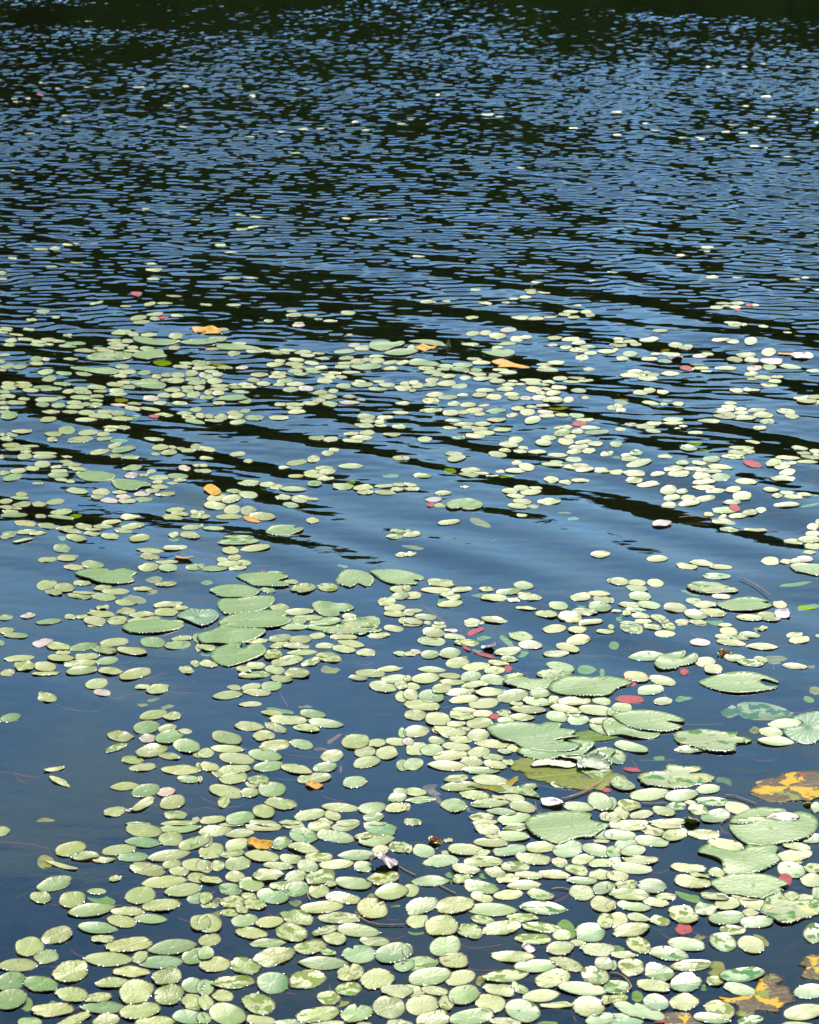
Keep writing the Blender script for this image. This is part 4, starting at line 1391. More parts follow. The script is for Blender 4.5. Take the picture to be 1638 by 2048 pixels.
647.8 933.1 36.3 7.5 -3 ey
622.8 939.6 32.5 7.5 5 ey
654.1 940.6 35 9.5 3 ey
701.6 932.1 50.1 9.5 0 eg
591.5 949.4 30 8.5 3 ey
630.3 948.6 46.3 10.5 -3 ey
651.6 955.6 37.5 8 5 cy
629 965.6 29.5 12 0 eg
798 918.1 26.3 10.5 -3 ey
497.6 963.9 43.8 12 4 cy
535.2 966.6 32.5 10.5 0 ey
553.2 971.9 27.5 9 3 cy
585.7 975.2 53.8 10 -1 eg
685.4 972.7 43.1 13 -3 cy
725.9 975.2 40.1 13 5 ey
767.5 972.2 39.5 7.5 0 ey
730.4 984.7 36.3 9 0 cy
770 985.7 42.6 10 -3 ey
798 968.9 27.5 7.5 0 ey
794.2 978.7 27.5 8.5 0 cyx
467.6 983.7 30 10.5 0 ey
496.4 990.7 38.8 15.5 0 eg
433 997.2 40.1 13.8 8 ey
462.6 1000.2 38.8 14.5 10 ey
429.5 1011.2 44.6 12 -3 cy
464.3 1018.7 33.8 14.5 4 ey
495.9 1021.2 31.3 15.5 0 eyd
457.1 1031.2 53.8 9.5 0 ey
525.2 1032 55.1 14.5 -5 cy
403 1022.7 15 7.5 0 ey
407 1030.2 25 11.3 3 cy
566.5 992.2 32.5 11.5 0 cy
600.3 990.7 35 6.5 0 ey
598.2 997.4 32 12 -5 ey
624 994.7 26.3 6.5 -3 ey
581.5 1009 33 12 -3 cg
625.3 1039.7 27.5 11.5 -3 cyx
427 1055 43.1 9 0 eg
402 1050.3 10 6.5 0 ey
477.6 1074 60.1 7 0 egw
477.1 1083.3 82.6 12.5 1 egw
460.8 1098.8 33.8 14.5 -5 ey
511.4 1095.8 58.8 12.5 3 ey
468.8 1112.8 26.3 11.5 3 ey
444.6 1117.3 23.8 11 -3 ey
458.8 1125.3 47.6 12 3 ey
487.6 1123.3 28.8 12.5 -5 ey
474.6 1134.1 37 9 3 cy
427.5 1135.4 52.6 12.5 3 egx
402.5 1130.9 12.5 10 0 ey
794.2 1060.3 27.5 8.5 -3 ey
789.2 1072 32.5 10.5 0 cgw
803 1105.8 26.3 8.8 3 ey
582.7 1161.6 28.8 9.5 -4 ey
605.8 1175.2 48.8 21.3 4 cy
655.8 1173.4 39.5 17 -2 eyw
535.2 1178.9 31.3 10 -5 cgw
558.9 1213 38.8 15.5 -3 cy
597.7 1221 57.6 13 3 ey
616.5 1232.7 56.3 11.3 -3 ey
697.9 1231 27.5 11.3 3 ey
800.5 1177.9 40.1 15.5 -3 ey
800.5 1191.4 35 15 3 cg
773.5 1202.9 37.5 18 3 cy
789.2 1215.2 42.6 13.8 3 ey
790.5 1227.2 46.3 12 -3 ey
805.5 1241 17.5 12.5 -10 cy
650.3 1241.5 62.6 15 3 eg
591.5 1239.7 42.6 13.8 0 eg
550.2 1142.9 37.5 5 -3 cg
899.4 851.5 30 6 0 cy
938.9 850 32.5 7 0 ey
959.7 853 35 9 3 ey
968.9 860.5 42.1 9.5 -2 ey
950.2 867 42.6 8.5 -3 cy
1004 854.8 35 8.5 -3 ey
917.6 871 27.5 7 5 cgw
849.3 877 29.5 11 4 eg
1125.9 855.5 38.8 8 0 ey
1181 858 41.3 7 -3 eg
1124.9 866 36.3 13 5 ey
1154.9 865 26.3 9.5 -3 cy
1193 866.5 50.1 9.5 2 eg
1140.4 874.5 25 8 0 ey
1096.6 873.8 30 8 -5 ey
1131.7 881.8 33.8 12 -5 cy
1031.5 875 29.5 11 3 ey
1016.5 884.3 40.1 11.5 -5 cy
1086.6 882 33.8 11.5 -6 eg
1166.7 885 35 6.5 3 ey
1190.5 889.6 30 8 -5 ey
1156.7 892.6 41.3 7.5 0 ey
1010.3 896.1 25 9 -8 cy
1046.5 889.3 20 6.5 -3 cy
1040.3 896.8 27.5 8.5 -5 cy
1074.1 897.1 36.3 7.5 2 ey
1149.2 900.1 32.5 7.5 3 ey
1178 900.6 28 7.5 0 cy
994.7 906.3 37 12 -5 ey
1115.9 904.3 40.6 8 -3 ey
1213 907.6 26.3 8 0 ey
907.6 906.1 36.3 9 -3 ey
912.1 915.1 37.5 14 6 cy
1146.7 913.6 35 10.5 -3 cy
1112.9 918.8 27 7.5 -3 ey
1105.4 925.1 46.3 9 -5 cy
1142.9 929.4 45.1 8.5 -5 cyx
1161.7 926.1 35 7.5 -3 ey
1169.2 933.9 38.8 10.5 3 cyx
1203 936.1 32.5 9 -5 cy
1034 922.6 22.5 8.5 0 ey
1053.3 930.6 32.5 14.5 -5 ey
1030.3 937.6 42.6 8.5 0 ey
1000.2 938.6 18.8 5.5 0 ey
941.4 937.6 40.6 10.5 5 ey
962.7 943.9 32.5 6 0 ey
937.7 948.6 40.6 11.5 -3 cyx
985.2 948.1 27.5 5 3 cy
844.5 952.6 38.8 8.5 -3 eg
1102.9 953.6 31.3 12.5 -3 cy
1130.9 958.1 26.3 9.5 -3 cy
1160.4 953.9 37.5 7.5 3 ey
812.5 916.8 15 9.5 0 ey
820 970.2 27.5 7.5 -8 cy
823.8 977.7 32.5 8.5 0 cy
1042.3 975.2 31.3 13 3 ey
1072.1 972.7 26.3 7.5 0 ey
1019 981.9 31.3 10.5 -3 ey
1061.6 983.2 42.6 12 4 ey
1031.5 991.2 37 9 -3 ey
929.4 974.2 18 4.5 0 cy
886.3 986.7 35 9 3 ey
867.1 1000.2 32.5 10 3 ep
880.1 1012.7 27 8.5 -5 ey
1044 1001.9 38.8 10 -5 ey
1098.6 1001.7 48.1 12.5 3 cy
1035.3 1011.2 42.1 11 -5 ey
1065.3 1011.2 23.8 7.5 -3 ey
1044 1030.2 22.5 7.5 -3 cyx
897.6 1044.5 45.1 9.5 4 ey
815 1060.8 13.8 7 0 ey
823.8 1068.8 37.5 11.5 8 cy
820 1105.3 23.8 8 2 cy
880.8 1164.6 57.1 15.5 -6 cy
872.1 1178.9 58.8 11.5 -1 ey
923.1 1177.2 41.3 11.5 5 ey
972.7 1176.9 29.5 10 -3 cyw
1047.3 1170.9 38.8 15.5 -6 eg
1016.5 1182.7 50.1 12.5 3 cg
988.2 1193.9 56.3 14 -3 cy
1027.8 1198.9 26.3 8 3 ep
1059.1 1194.7 47.6 12.5 -5 cyx
1049 1187.9 27.5 6 -3 cy
893.9 1187.2 30 9.5 8 cy
907.1 1192.9 28 11 5 cy
899.6 1205.9 50.1 13 5 ey
825 1189.7 35 15 3 ey
813.8 1175.9 17.5 12.5 -5 ey
1160.9 1195.4 42.1 16.3 3 cyx
1196.7 1188.4 46.3 10 -2 ey
1204.2 1200.4 36.3 17.5 -5 ey
1199.2 1215.5 45.1 19.5 -5 eg
1116.6 1211.7 39.5 16.5 -6 cg
1168.4 1224.2 51.3 14.5 -5 cyx
1140.4 1234.7 47.6 19.5 -5 cy
1092.9 1227.2 43.8 15 -8 cyx
1200.5 1108.3 38.8 13.8 0 cy
1219.3 1160.4 7.5 10 0 ey
826.3 1220.5 35 8.5 0 ey
851.3 1233 44.6 11.5 -3 ey
816.3 1226 22.5 10 -5 ey
825 1242.2 40.1 12.5 -10 ey
987.7 1237.2 52.6 13.5 -5 cyx
943.9 1242.2 32.5 12.5 0 cy
962.7 1243.5 12.5 7 10 cy
1180.5 1244.2 50.1 10 3 ey
878.8 1246 22.5 6.5 0 ey
855.1 1244.7 15 7.5 0 cy
1262.1 850 25.5 6.6 0 ey
1290.9 854.4 39.6 9.2 -3 ey
1302.9 849.3 33.2 5.1 0 ey
1240.4 860.8 22.5 6.6 0 ey
1306.2 863.3 30.6 9.2 -6 ey
1366.7 852.1 16.6 4.6 0 ey
1355.2 856.9 12.8 3.6 0 cy
1391 865.6 30.1 6.6 0 ey
1519.1 850 28.6 8.7 0 cy
1505.8 884.2 30.6 7.1 -5 ey
1599.7 893.4 34.4 7.7 -3 ey
1607.9 905.7 28.1 10.7 0 eg
1630.8 897.8 23 10.2 0 ey
1620.6 916.4 38.3 10.7 -3 ey
1633.4 908 16.6 6.6 0 ey
1231.5 891.9 25 10.7 -3 eg
1376.9 900.3 34.4 13.8 -3 eg
1222 906.7 9.7 6.1 0 ey
1272.3 909.2 28.1 9.7 0 cgw
1253.2 912.6 23 6.1 0 ey
1262.1 919.4 40.8 8.7 -4 ey
1277.4 927.6 52.3 10.7 5 eg
1330.2 917.9 30.6 6.6 -3 ey
1482.8 898 51 8.7 -2 ey
1496.9 907.2 25.5 10.2 -5 ey
1475.2 909.2 42.1 9.7 -5 cy
1465 917.4 48.5 9.2 -3 cyw
1422.9 922.5 35.2 13.3 3 eg
1576 921.5 54.9 8.7 -3 cy
1546.6 930.9 34.4 14.3 10 cy
1576 933 37 7.7 3 ey
1564.5 938.6 33.2 9.2 3 cy
1615.5 930.2 42.1 8.7 -3 eg
1364.2 930.4 26.8 10.2 -3 cy
1397.9 930.7 31.1 9.7 -5 cy
1439.4 938.6 54.9 9.2 -4 cyx
1232.8 939.9 29.3 9.2 -3 cyx
1268.5 943.9 45.9 10.2 -4 cyx
1347.6 940.6 39.6 10.2 0 cy
1385.9 942.4 35.7 6.6 0 ey
1315.7 948 30.6 7.1 0 cg
1357.8 950.6 48.5 10.2 -3 cy
1416.5 947 54.9 8.7 -3 ey
1403.7 957.2 38.3 13.3 -4 cy
1441.5 959.3 37 14.8 -3 eg
1575.2 948.3 33.7 9.7 3 cy
1565.2 960.3 51 10.7 -3 cy
1268.5 955.2 35.2 10.7 -5 cy
1296.6 962.8 47.2 9.2 3 cyx
1491.8 967.9 45.4 9.7 -5 ey
1408.3 966.9 49.8 7.7 0 cy
1407.5 974.6 45.9 8.2 -5 cy
1430.5 981.7 39.6 7.1 -3 ey
1336.9 974.3 33.7 15.3 4 ey
1364.2 978.1 23.5 8.2 0 ey
1466.2 981.7 30.6 10.2 0 ey
1484.1 993.4 38.3 14.8 -3 cy
1343.8 988.3 34.4 10.7 3 ey
1375.7 988.9 30.6 10.2 -3 cy
1378.2 999.1 48 10.7 3 cy
1410.9 992.4 40.8 10.2 3 ey
1337.9 1002.6 30.1 13.3 0 eg
1464.2 1002.1 34.7 8.7 -3 cg
1542 983.7 32.7 10.2 -4 ey
1573.4 989.6 28.1 7.7 -3 ey
1554.3 995.2 21.7 9.2 0 ey
1586.2 997.3 35.7 8.2 -3 ey
1609.1 992.7 30.6 7.7 -3 ey
1573.4 1012.1 53.6 10.2 0 cgx
1449.7 1014.9 51 12.8 -3 cg
1499.9 1021.5 30.1 11.2 -3 ey
1521.1 1018.7 23 8.7 0 ey
1475.7 1025.9 37 8.7 0 ey
1445.8 1025.9 17.9 6.6 10 cy
1417.8 1021 20.4 9.2 -5 cy
1445.8 1036.3 51 12.2 -6 cy
1458.6 1054.2 38.3 10.7 -4 ey
1510.9 1054.7 47.2 9.2 -3 cy
1587.4 1078.9 40.8 11.2 -4 ey
1619.3 1075.6 48.5 14.3 -3 ey
1625.7 1064.4 30.6 11.2 0 cy
1625.7 1051.6 24.2 11.7 3 ey
1635.9 1044 10.2 9.2 0 ey
1627 1089.1 35.7 14.3 -4 ey
1618.1 1103.2 25.5 7.7 -3 cyx
1609.1 1117.2 34.4 11.7 -3 ep
1591.3 1121.5 24.2 9.2 0 cy
1570.9 1121 21.7 8.2 0 cy
1541 1119.2 35.7 15.3 -3 cy
1314.4 1115.9 42.1 14 3 ey
1374.4 1130.7 43.4 11.7 -6 cyx
1403.7 1123.6 53.6 11.7 -5 cyd
1442 1130 45.9 10.2 0 ey
1433.1 1149.9 59.2 12.2 0 cgx
1237.9 1161.9 38.3 16.3 -3 ey
1273.6 1163.4 35.7 11.7 -3 ey
1310.6 1163.9 33.7 14.8 -5 ey
1273.6 1175.6 42.1 14.8 -8 eg
1280 1192.5 43.9 18.9 -3 eg
1258.3 1210.3 43.4 11.2 -3 ey
1297.8 1210.3 45.4 15.3 -6 eg
1269.8 1220.5 39.6 9.7 -3 cgw
1232.8 1223.1 20.4 6.1 -3 cy
1222.6 1202.2 11.5 11.2 0 ey
1253.2 1226.9 17.9 11.7 10 cy
1281.2 1232.5 38.3 11.2 -4 cy
1315.7 1235.3 30.1 12.8 -5 cy
1350.1 1214.9 46.4 20.4 -6 ey
1387.1 1199.6 31.1 13.3 0 ey
1410.1 1208.3 48.5 13.3 3 cy
1424.1 1223.9 53.1 16.8 -6 ey
1391 1229.5 45.9 17.4 -10 eg
1537.7 1230.8 48.5 20.4 -8 eyx
1499.4 1234.1 54.1 12.8 -3 ey
1559.4 1204.5 29.3 13.3 -4 cy
1442 1189.4 37 10.7 -2 ep
1364.2 1243.5 27.6 10.2 0 ey
1396.1 1243.5 35.7 9.2 -4 ey
1286.3 1243.5 35.7 9.2 0 cy
1257 1246.6 33.2 6.6 0 ey
1327.2 1244 23 7.7 0 cyw
306.6 557.5 26.3 7.5 0 ey
347.4 592.6 31.3 6.5 0 ey
192.7 607.1 28.8 7.5 8 cy
299.6 611.1 23.8 9 10 ey
329.9 610.1 32.5 6.5 0 ey
251.6 614.3 22 5.5 0 ey
85.6 618.1 27 8.5 0 ey
110.9 628.9 16.3 4.5 0 ey
62.6 634.9 22 6 0 ey
405.5 610.1 11.3 6 0 ey
309.9 630.1 34.5 7.5 5 cy
276.6 636.4 33.8 9 3 ey
282.9 643.6 35 6 0 ey
309.1 638.6 20 7 0 ey
354.2 633.6 26.3 6 -3 ey
12.5 652.6 25 7 0 ey
11.3 659.4 26.3 7 0 ey
3.8 665.6 25 9 0 ey
32.5 669.9 28.8 5.5 0 ey
57.1 653.1 25 7 0 cy
135.2 663.1 18.8 6 0 ey
242.8 659.4 41.3 10.5 3 cy
265.3 663.6 25 7.5 -8 cy
296.6 665.1 32.5 6.5 0 ey
350.9 669.9 28.8 11 0 ey
227.8 673.9 30 6 0 ey
230.3 680.7 30 8 5 ey
254.1 675.7 22.5 8 0 ey
239 685.7 37.5 7 3 ey
21.3 683.2 25 8 5 cy
51.3 679.2 33.8 5.5 0 ey
96.4 677.7 30 9 0 ey
116.4 680.2 27.5 6 0 ey
77.6 683.9 30 8.5 0 ey
18 691.9 25.5 9.5 3 cy
75.1 690.2 31.3 7.5 0 ey
150.2 684.4 42.6 7.5 0 eg
135.2 690.7 36.3 6 0 eg
98.9 687.7 17.5 5.5 0 ey
200.3 693.7 28.8 6 0 ey
231.5 691.2 35 6.5 0 ey
265.3 689.4 22.5 7.5 0 ey
294.1 691.9 30 9 -3 eg
348.4 691.7 23.8 6.5 0 ey
172.7 700.7 47.6 9 -3 cy
210.3 699.2 35 7.5 0 ey
262.8 697.7 35 6.5 0 cy
8.8 712 20 5.5 0 ey
3.8 722 11.3 6.5 0 ey
72.6 719.5 25.5 9.5 3 eg
91.4 719.5 16.3 6.5 0 ey
72.6 727.7 28.8 7 0 ey
141.4 717 30 6 0 ey
244.1 730.2 28.8 7.5 0 ey
15 730.7 26.3 8.5 5 ey
5 736.2 15 6 0 ey
38.8 733.2 28 9 0 ey
91.4 744 32.5 10.5 5 ey
127.7 747 32.5 7 -3 eg
98.1 757 30.5 11 5 ey
210.3 740.2 32.5 8.5 0 ey
167.7 748.3 35 10.5 -8 cy
252.8 740.2 37.5 9.5 0 cy
240.3 747.7 27.5 7.5 0 ey
287.9 742.5 26.3 9 3 eg
373 724 30 7.5 0 ey
364.2 732.7 37.5 9.5 0 cy
398 720.7 27.5 7.5 0 ey
400.5 727 27.5 10 0 cy
398 735.7 27.5 8.5 0 ey
312.9 749 20 8 0 ey
332.9 747 22.5 7.5 0 ey
355.4 747.7 27.5 8.5 -3 ey
383 745.7 25 10 0 ey
334.2 755.8 27.5 7.5 0 ey
350.4 757.8 35 10 0 ey
297.9 756.3 36.3 7.5 0 eg
255.3 762 42.6 8.5 0 ey
230.3 768.3 35 10 0 ey
254.1 772.5 32.5 8.5 0 ey
297.9 767 67.6 15 0 cg
385.5 755.8 30 8 0 ey
390.5 762.8 30 8.5 0 ey
405.5 748.3 15 9 0 ey
405.5 760.8 12.5 10 0 ey
16.3 768.3 25 9 0 ey
47.6 765.3 27.5 7 0 ey
17.5 777 31.3 11.5 0 ey
47.6 773.3 35 11.5 3 ey
61.3 782 32.5 8.5 0 ey
85.1 774 40.1 7.5 3 eg
102.6 778.8 43.8 9.5 6 eg
125.2 767 36.3 8 -3 eg
137.7 783.3 27.5 11 5 ey
161.5 776.5 30 9 0 ey
192.7 774 40.1 8.5 -3 ey
165.2 784.5 37.5 9 0 ey
200.3 780.8 27.5 6.5 0 ey
232.8 780.3 30 7.5 0 ey
236.5 786.5 37.5 7 0 ey
8.8 785.8 22.5 6.5 0 ey
15 794.1 32.5 8 0 ey
3.8 800.3 15 5.5 0 ey
47.6 799.6 23.8 6.5 0 ey
93.9 800.8 50.1 8.5 2 ey
121.4 796.6 20 6 0 ey
162.7 795.8 47.6 11 0 eg
194 792.1 27.5 9 0 ey
192.7 802.1 27.5 7 0 ey
7.5 808.8 23.8 7 0 ey
32.5 808.8 40.1 9.5 0 ey
85.1 810.8 27.5 9.5 0 eg
116.4 812.1 27.5 9 3 eg
147.7 806.6 30 8 0 ey
150.2 815.3 35 8.5 0 ey
171.5 810.3 22.5 8.5 0 ey
192.2 811.3 25.5 9.5 3 ey
239 810.8 37.5 6.5 0 ep
269.1 805.3 28.8 8 0 cg
265.3 817.8 32.5 9.5 -5 ey
300.4 816.8 41.3 8.5 -3 ey
301.6 793.3 31.3 10.5 0 ep
345.4 777.5 32.5 9 -3 ey
375.5 773.3 27.5 9 0 ey
327.9 787 27.5 9.5 0 ey
355.4 787 30 9.5 0 ey
386.7 787 27.5 11 3 ey
405.5 792.1 12.5 8.5 0 ey
320.4 801.6 27.5 8 0 cyx
359.2 802.8 31.3 7 0 ey
375.5 779.5 22.5 7.5 0 ey
398 773.3 22.5 10 0 ey
8.8 818.3 20 6.5 0 ey
10 826.3 22.5 6.5 0 ey
18.8 833.4 33.8 12.5 3 eg
101.4 826.6 35 9.5 3 cy
140.2 825.1 32.5 7 0 ey
174 826.3 35 11 0 ey
211.5 824.6 37.5 8 0 ey
236.5 827.8 30 10.5 0 eg
200.3 833.4 47.6 9.5 0 ey
244.1 837.6 43.8 8 0 ey
96.4 842.9 35 10.5 3 ey
172.7 842.9 45.1 9 3 ey
327.9 828.4 37.5 8.5 0 cy
368 822.1 30 8 0 ey
375.5 827.1 25 6 0 ey
390.5 814.6 25 8 0 ey
400.5 825.8 20 10 0 ey
378 831.6 31.3 8 0 cy
389.2 840.9 38.8 10 -5 eg
462.6 556.3 37.5 7.5 0 ey
501.4 555.5 30 5.5 0 ey
467.6 607.6 28.8 7 0 ey
416.3 611.1 15 5.5 0 ey
583.2 620.6 21.3 5 0 ey
587.2 628.9 32.5 8 0 ey
619.8 628.9 30 5.5 0 ey
636.5 637.1 17 4 0 ey
660.3 640.9 28 4.5 0 ey
537.2 643.1 19.5 7 0 eg
597.7 646.9 20 5 0 ey
597.2 652.4 26 8 0 ep
695.9 624.6 30 8.5 0 ey
699.1 671.9 13.8 4.5 0 ey
445 660.6 23.8 6 0 ey
432.5 678.2 45.1 9 3 cy
707.9 691.4 23.8 7 0 ep
724.1 696.9 30 7.5 0 ey
687.8 700.9 43.8 7.5 0 eg
477.6 685.7 30 5 0 ey
425 697.7 30 6 0 ey
510.1 703.2 37.5 8.5 0 ey
520.1 698.9 22.5 5.5 0 ey
546.4 701.9 37.5 10 -5 cy
552.7 706.9 25 6.5 0 ey
575.2 698.2 37.5 8 0 cy
568.9 703.7 22.5 5.5 0 ey
605.2 700.7 36.3 9 3 ey
615.3 707.7 28.8 7.5 0 ey
636.5 702.7 25 5 0 ey
644 713.7 30 6.5 0 eg
467.6 708.2 25.5 9 0 ey
692.9 712.7 30 8 0 ey
715.4 720.7 30 10.5 -3 ey
752.9 720.7 31.3 9.5 0 ey
732.9 718.2 22.5 7.5 0 ey
752.9 712 30 6 0 eg
690.4 723.7 32.5 6 3 ey
686.6 729.5 35 8.5 3 ey
731.7 731.2 62.6 12.5 0 cg
780.5 725.7 32.5 7.5 3 ey
805.5 727 27.5 8.5 6 ey
781 736.2 29.5 6 0 ey
415 723.2 12.5 7 0 ey
448.8 733.2 33.8 7.5 -3 ey
483.8 733.7 24.5 7 0 ep
558.9 722.5 22.5 6 0 ey
550.2 730 36.3 9 5 ey
592.7 719.5 32.5 7.5 0 ey
622.8 724.5 28.8 8.5 -3 cy
589 728.2 37.5 9 0 ey
597.7 735.2 30 7.5 0 ey
642.3 732.7 26.3 7 3 ey
624 738.2 37.5 6.5 0 eg
627.8 745 31.3 7.5 -3 eg
590.2 743.2 30 8 0 ey
601.5 749 30 6 0 ey
417.5 733.2 25 7 0 ey
422.5 742 27.5 6.5 0 ey
435 747.5 22.5 7.5 0 ey
416.3 752 20 7.5 0 ey
517.6 749.5 37.5 9 -3 cy
557.7 748.3 32.5 8 0 cy
555.2 753.8 37.5 6.5 0 ey
669.1 744 26.3 6 0 ey
655.3 749 27.5 5.5 0 ey
662.8 754.5 30 6 0 ey
682.8 753.3 22.5 7 0 ey
701.6 741.5 37.5 6 0 ey
506.4 758.3 26.3 8.5 -3 ey
568.9 760.8 31.3 7.5 0 eg
428.8 760.3 31.3 10.5 0 ey
557.7 767.5 23.8 7 0 ey
527.1 765.3 28 9.5 -3 ey
590.2 766.5 36.3 7.5 0 ey
649 761.3 30.5 10.5 -3 ey
490.1 766.3 31.3 6.5 0 ey
467.6 767 20 6 0 ey
497.6 772 32.5 7 0 ey
471.3 772.8 27.5 6 0 ey
440 769.5 37.5 7.5 0 ey
437.5 777.8 40.1 9 0 cy
436.3 785.8 25 9 0 ey
416.3 783.3 15 10 0 ey
417.5 792.8 18.8 8 0 ey
481.3 783.3 36.3 6.5 -3 eg
581 777.5 32 10.5 0 ey
611.8 775.8 32.5 10 -2 ep
639.8 783.8 30.5 11 5 ey
666.6 780.3 20 8 0 ey
655.3 792.1 40.1 10 -3 cy
686.6 770.5 30 10.5 0 eg
697.9 790.8 25 7.5 0 ey
721.6 797.1 18.8 4.5 0 ey
754.9 774.5 38.8 7 0 eg
757.9 759.5 23.8 6.5 0 ey
773 765.8 32.5 8 0 ey
720.4 760.8 22.5 6 0 ey
724.1 767 45.1 11 0 cg
805.5 772 35 12.5 0 cy
810.5 763.8 22.5 7 0 ey
637.8 799.6 26.3 9 3 ey
620.3 805.8 36.3 8.5 0 cy
660.3 806.6 30.5 11 -3 ey
698.4 803.8 42.6 8 0 ep
561.4 809.1 26.3 8.5 0 ey
589 809.6 37.5 7.5 0 ey
587.7 816.3 32.5 8 0 ey
594 825.3 37.5 9.5 3 cy
437.5 803.3 25 7.5 0 ey
490.1 801.3 26.3 9 0 eg
463.8 795.8 65.1 11.5 0 cg
466.3 822.8 26.3 9 -3 ey
490.1 820.3 20 6.5 0 ey
417.5 827.1 18.8 10.5 0 cy
441.3 829.6 27.5 12 0 cy
471.3 828.9 32.5 8.5 3 ey
428.8 837.1 37.5 9 0 ey
508.9 832.9 38.8 10 -3 eg
475.6 839.6 32.5 10.5 6 eg
556.4 835.1 43.8 8 -4 cyx
731.7 832.1 37.5 11 -3 ey
770.5 834.1 37.5 7.5 3 cyx
734.2 841.4 28.8 8 0 ey
759.2 843.4 20 9 0 ey
805.5 802.1 30 10 3 cyx
800.5 822.1 32.5 6.5 0 ey
1074.1 562.5 23 4 0 ey
1183 560 15 3.5 0 ey
950.7 581 22.5 6 0 ey
1060.8 582.5 23.8 6.5 0 ey
1062.3 587.5 22 8.5 0 ey
1087.8 588.1 27.5 7 -6 cy
1050.8 595.1 24.5 7.5 0 ey
1027.8 597.6 18.8 5.5 0 ey
1011.5 604.6 17.5 5 0 ey
856.3 601.3 32.5 8 0 ey
892.6 600.1 17.5 6.5 0 ey
970.2 605.6 30 6.5 -6 cy
1154.9 611.1 16.5 4.5 0 ey
1172.4 623.1 22 9 0 ey
1180.5 629.4 19.5 9 6 ey
1141.2 622.6 32 6 0 ey
1129.1 628.1 23.8 6.5 0 ey
1147.4 633.9 24.5 6 0 ey
1040.3 633.1 35 7.5 0 cy
1071.6 634.9 31.3 6.5 0 ey
1100.4 633.1 26.3 4 0 ey
943.2 635.6 27.5 7.5 0 cyx
945.2 663.1 28.8 7.5 0 ey
970.9 663.6 22.5 8.5 0 ey
1016.5 660.6 33 9 3 ep
995.2 669.4 35 10 -4 cy
940.2 683.7 35.5 6.5 0 ey
1014 683.2 36.3 6.5 0 ey
1034 676.2 27.5 8.5 0 ey
1052.8 674.4 22.5 7 0 ey
1109.1 676.9 30 8 0 ey
1140.9 679.4 36.3 8 3 ey
1157.9 686.4 27 9.5 0 eg
1104.9 689.4 21.5 5.5 0 ey
1131.6 694.4 24.5 6.5 0 ey
1175.9 693.7 32.5 7 0 ey
1157.4 700.2 38.8 8 0 ey
1181.2 706.2 26.3 7.5 0 ey
1213 703.2 37.5 8 0 ey
1164.2 713.7 27 9.5 -3 ey
1225.5 689.4 15 6.5 0 ey
995.2 689.4 22.5 5 0 ey
949.7 718.7 30 8 -3 cy
962.7 726.5 36.3 8 0 ey
925.1 732.2 41.3 8.5 0 eg
1111.6 719.7 35 6.5 0 ey
1089.1 724 30 7.5 0 ey
1090.3 730.2 28.8 6 0 ey
1095.3 735.7 47.6 9 0 cy
1177.9 733.7 23.8 5.5 0 ey
1001.5 740 32.5 6.5 0 ey
1015.2 746.2 37.5 7.5 3 eg
952.7 742 23.8 9.5 3 eg
920.1 742 37.5 10 0 eg
852.5 739.5 33.8 8.5 -3 ey
863.8 747.5 36.3 8.5 3 ey
886.3 742.7 27.5 7 0 ey
890.1 735.2 35 8 -3 eg
877.6 753.3 25 7 0 ey
897.6 757 27.5 8.5 0 ey
863.8 761.3 27.5 8 0 ey
861.3 768.3 30 7 0 ey
892.6 768.3 38.8 8.5 0 ey
835 768.3 23.8 10 0 ey
827.5 763.3 20 7.5 0 ey
825 777 13.8 7 0 ey
918.9 774 32.5 7 0 eg
930.1 760.8 22.5 7.5 0 ey
955.2 753.3 37.5 10 -3 cy
962.7 762.8 35 8.5 0 ey
990.2 754.5 27.5 7.5 0 ey
995.2 767.8 32.5 8.5 0 ey
984 761.3 22.5 6.5 0 ey
1025.3 767 20 4.5 0 ey
1019 774 30 6.5 0 ey
1040.3 773.3 22.5 5.5 0 ey
1061.6 762.8 45.1 8.5 2 ey
1066.6 769.5 32.5 9.5 4 ey
1097.8 765.3 30 7.5 -4 cg
1120.4 755.3 30 10.5 3 ey
1152.9 752 36.3 6.5 -3 ey
1177.9 757 20 5.5 0 ey
1166.7 759.5 25 6.5 0 ey
1142.9 762.5 33.8 6 0 eg
1067.8 782.8 33.8 11.5 -3 ey
1010.2 782 35 8.5 0 ey
968.9 784 38.8 7.5 0 cg
958.9 790.8 30 9.5 0 ey
868.8 785.8 35 8.5 3 ey
861.3 796.3 36.3 9.5 -2 ey
895.1 791.6 38.8 7.5 -2 ey
925.1 789.1 22.5 5.5 0 ey
1022.8 791.6 30 7.5 0 ey
988.2 795.8 31.3 9.5 -3 ey
1027.3 798.3 25 8 -3 ey
1051.5 798.8 23.8 7.5 0 ep
1077.8 797.8 30 9.5 0 ep
1106.6 789.6 31.3 10.5 5 ey
1117.9 777 31.3 9.5 3 ep
1094.1 782 22.5 6.5 0 ey
1156.7 782.8 30.5 10.5 0 eg
1170.4 797.3 15.5 6.5 0 ey
1105.4 802.1 45.1 11 0 cy
1137.1 801.3 20.5 10 6 ey
1085.3 812.8 27.5 8 0 ey
1085.3 771.5 27.5 6.5 0 ey
1081.6 789.6 20 6.5 0 ey
907.6 803.3 24.5 9 0 eg
936.4 807.1 32.5 9 -5 cy
967.7 809.1 22.5 4.5 0 ey
861.3 816.3 46.3 9 3 cy
901.4 820.8 32.5 11.5 -3 cy
925.1 819.6 27.5 8.5 0 ey
948.9 817.1 37.5 8.5 -3 cy
958.9 824.1 22.5 7 0 ey
991.5 820.3 42.6 8.5 0 cg
1035.3 818.8 27.5 9.5 -3 ey
1062.8 815.8 22.5 5.5 0 ey
1054.8 826.3 30.5 11.5 -3 ey
1024 829.4 23 7 0 ey
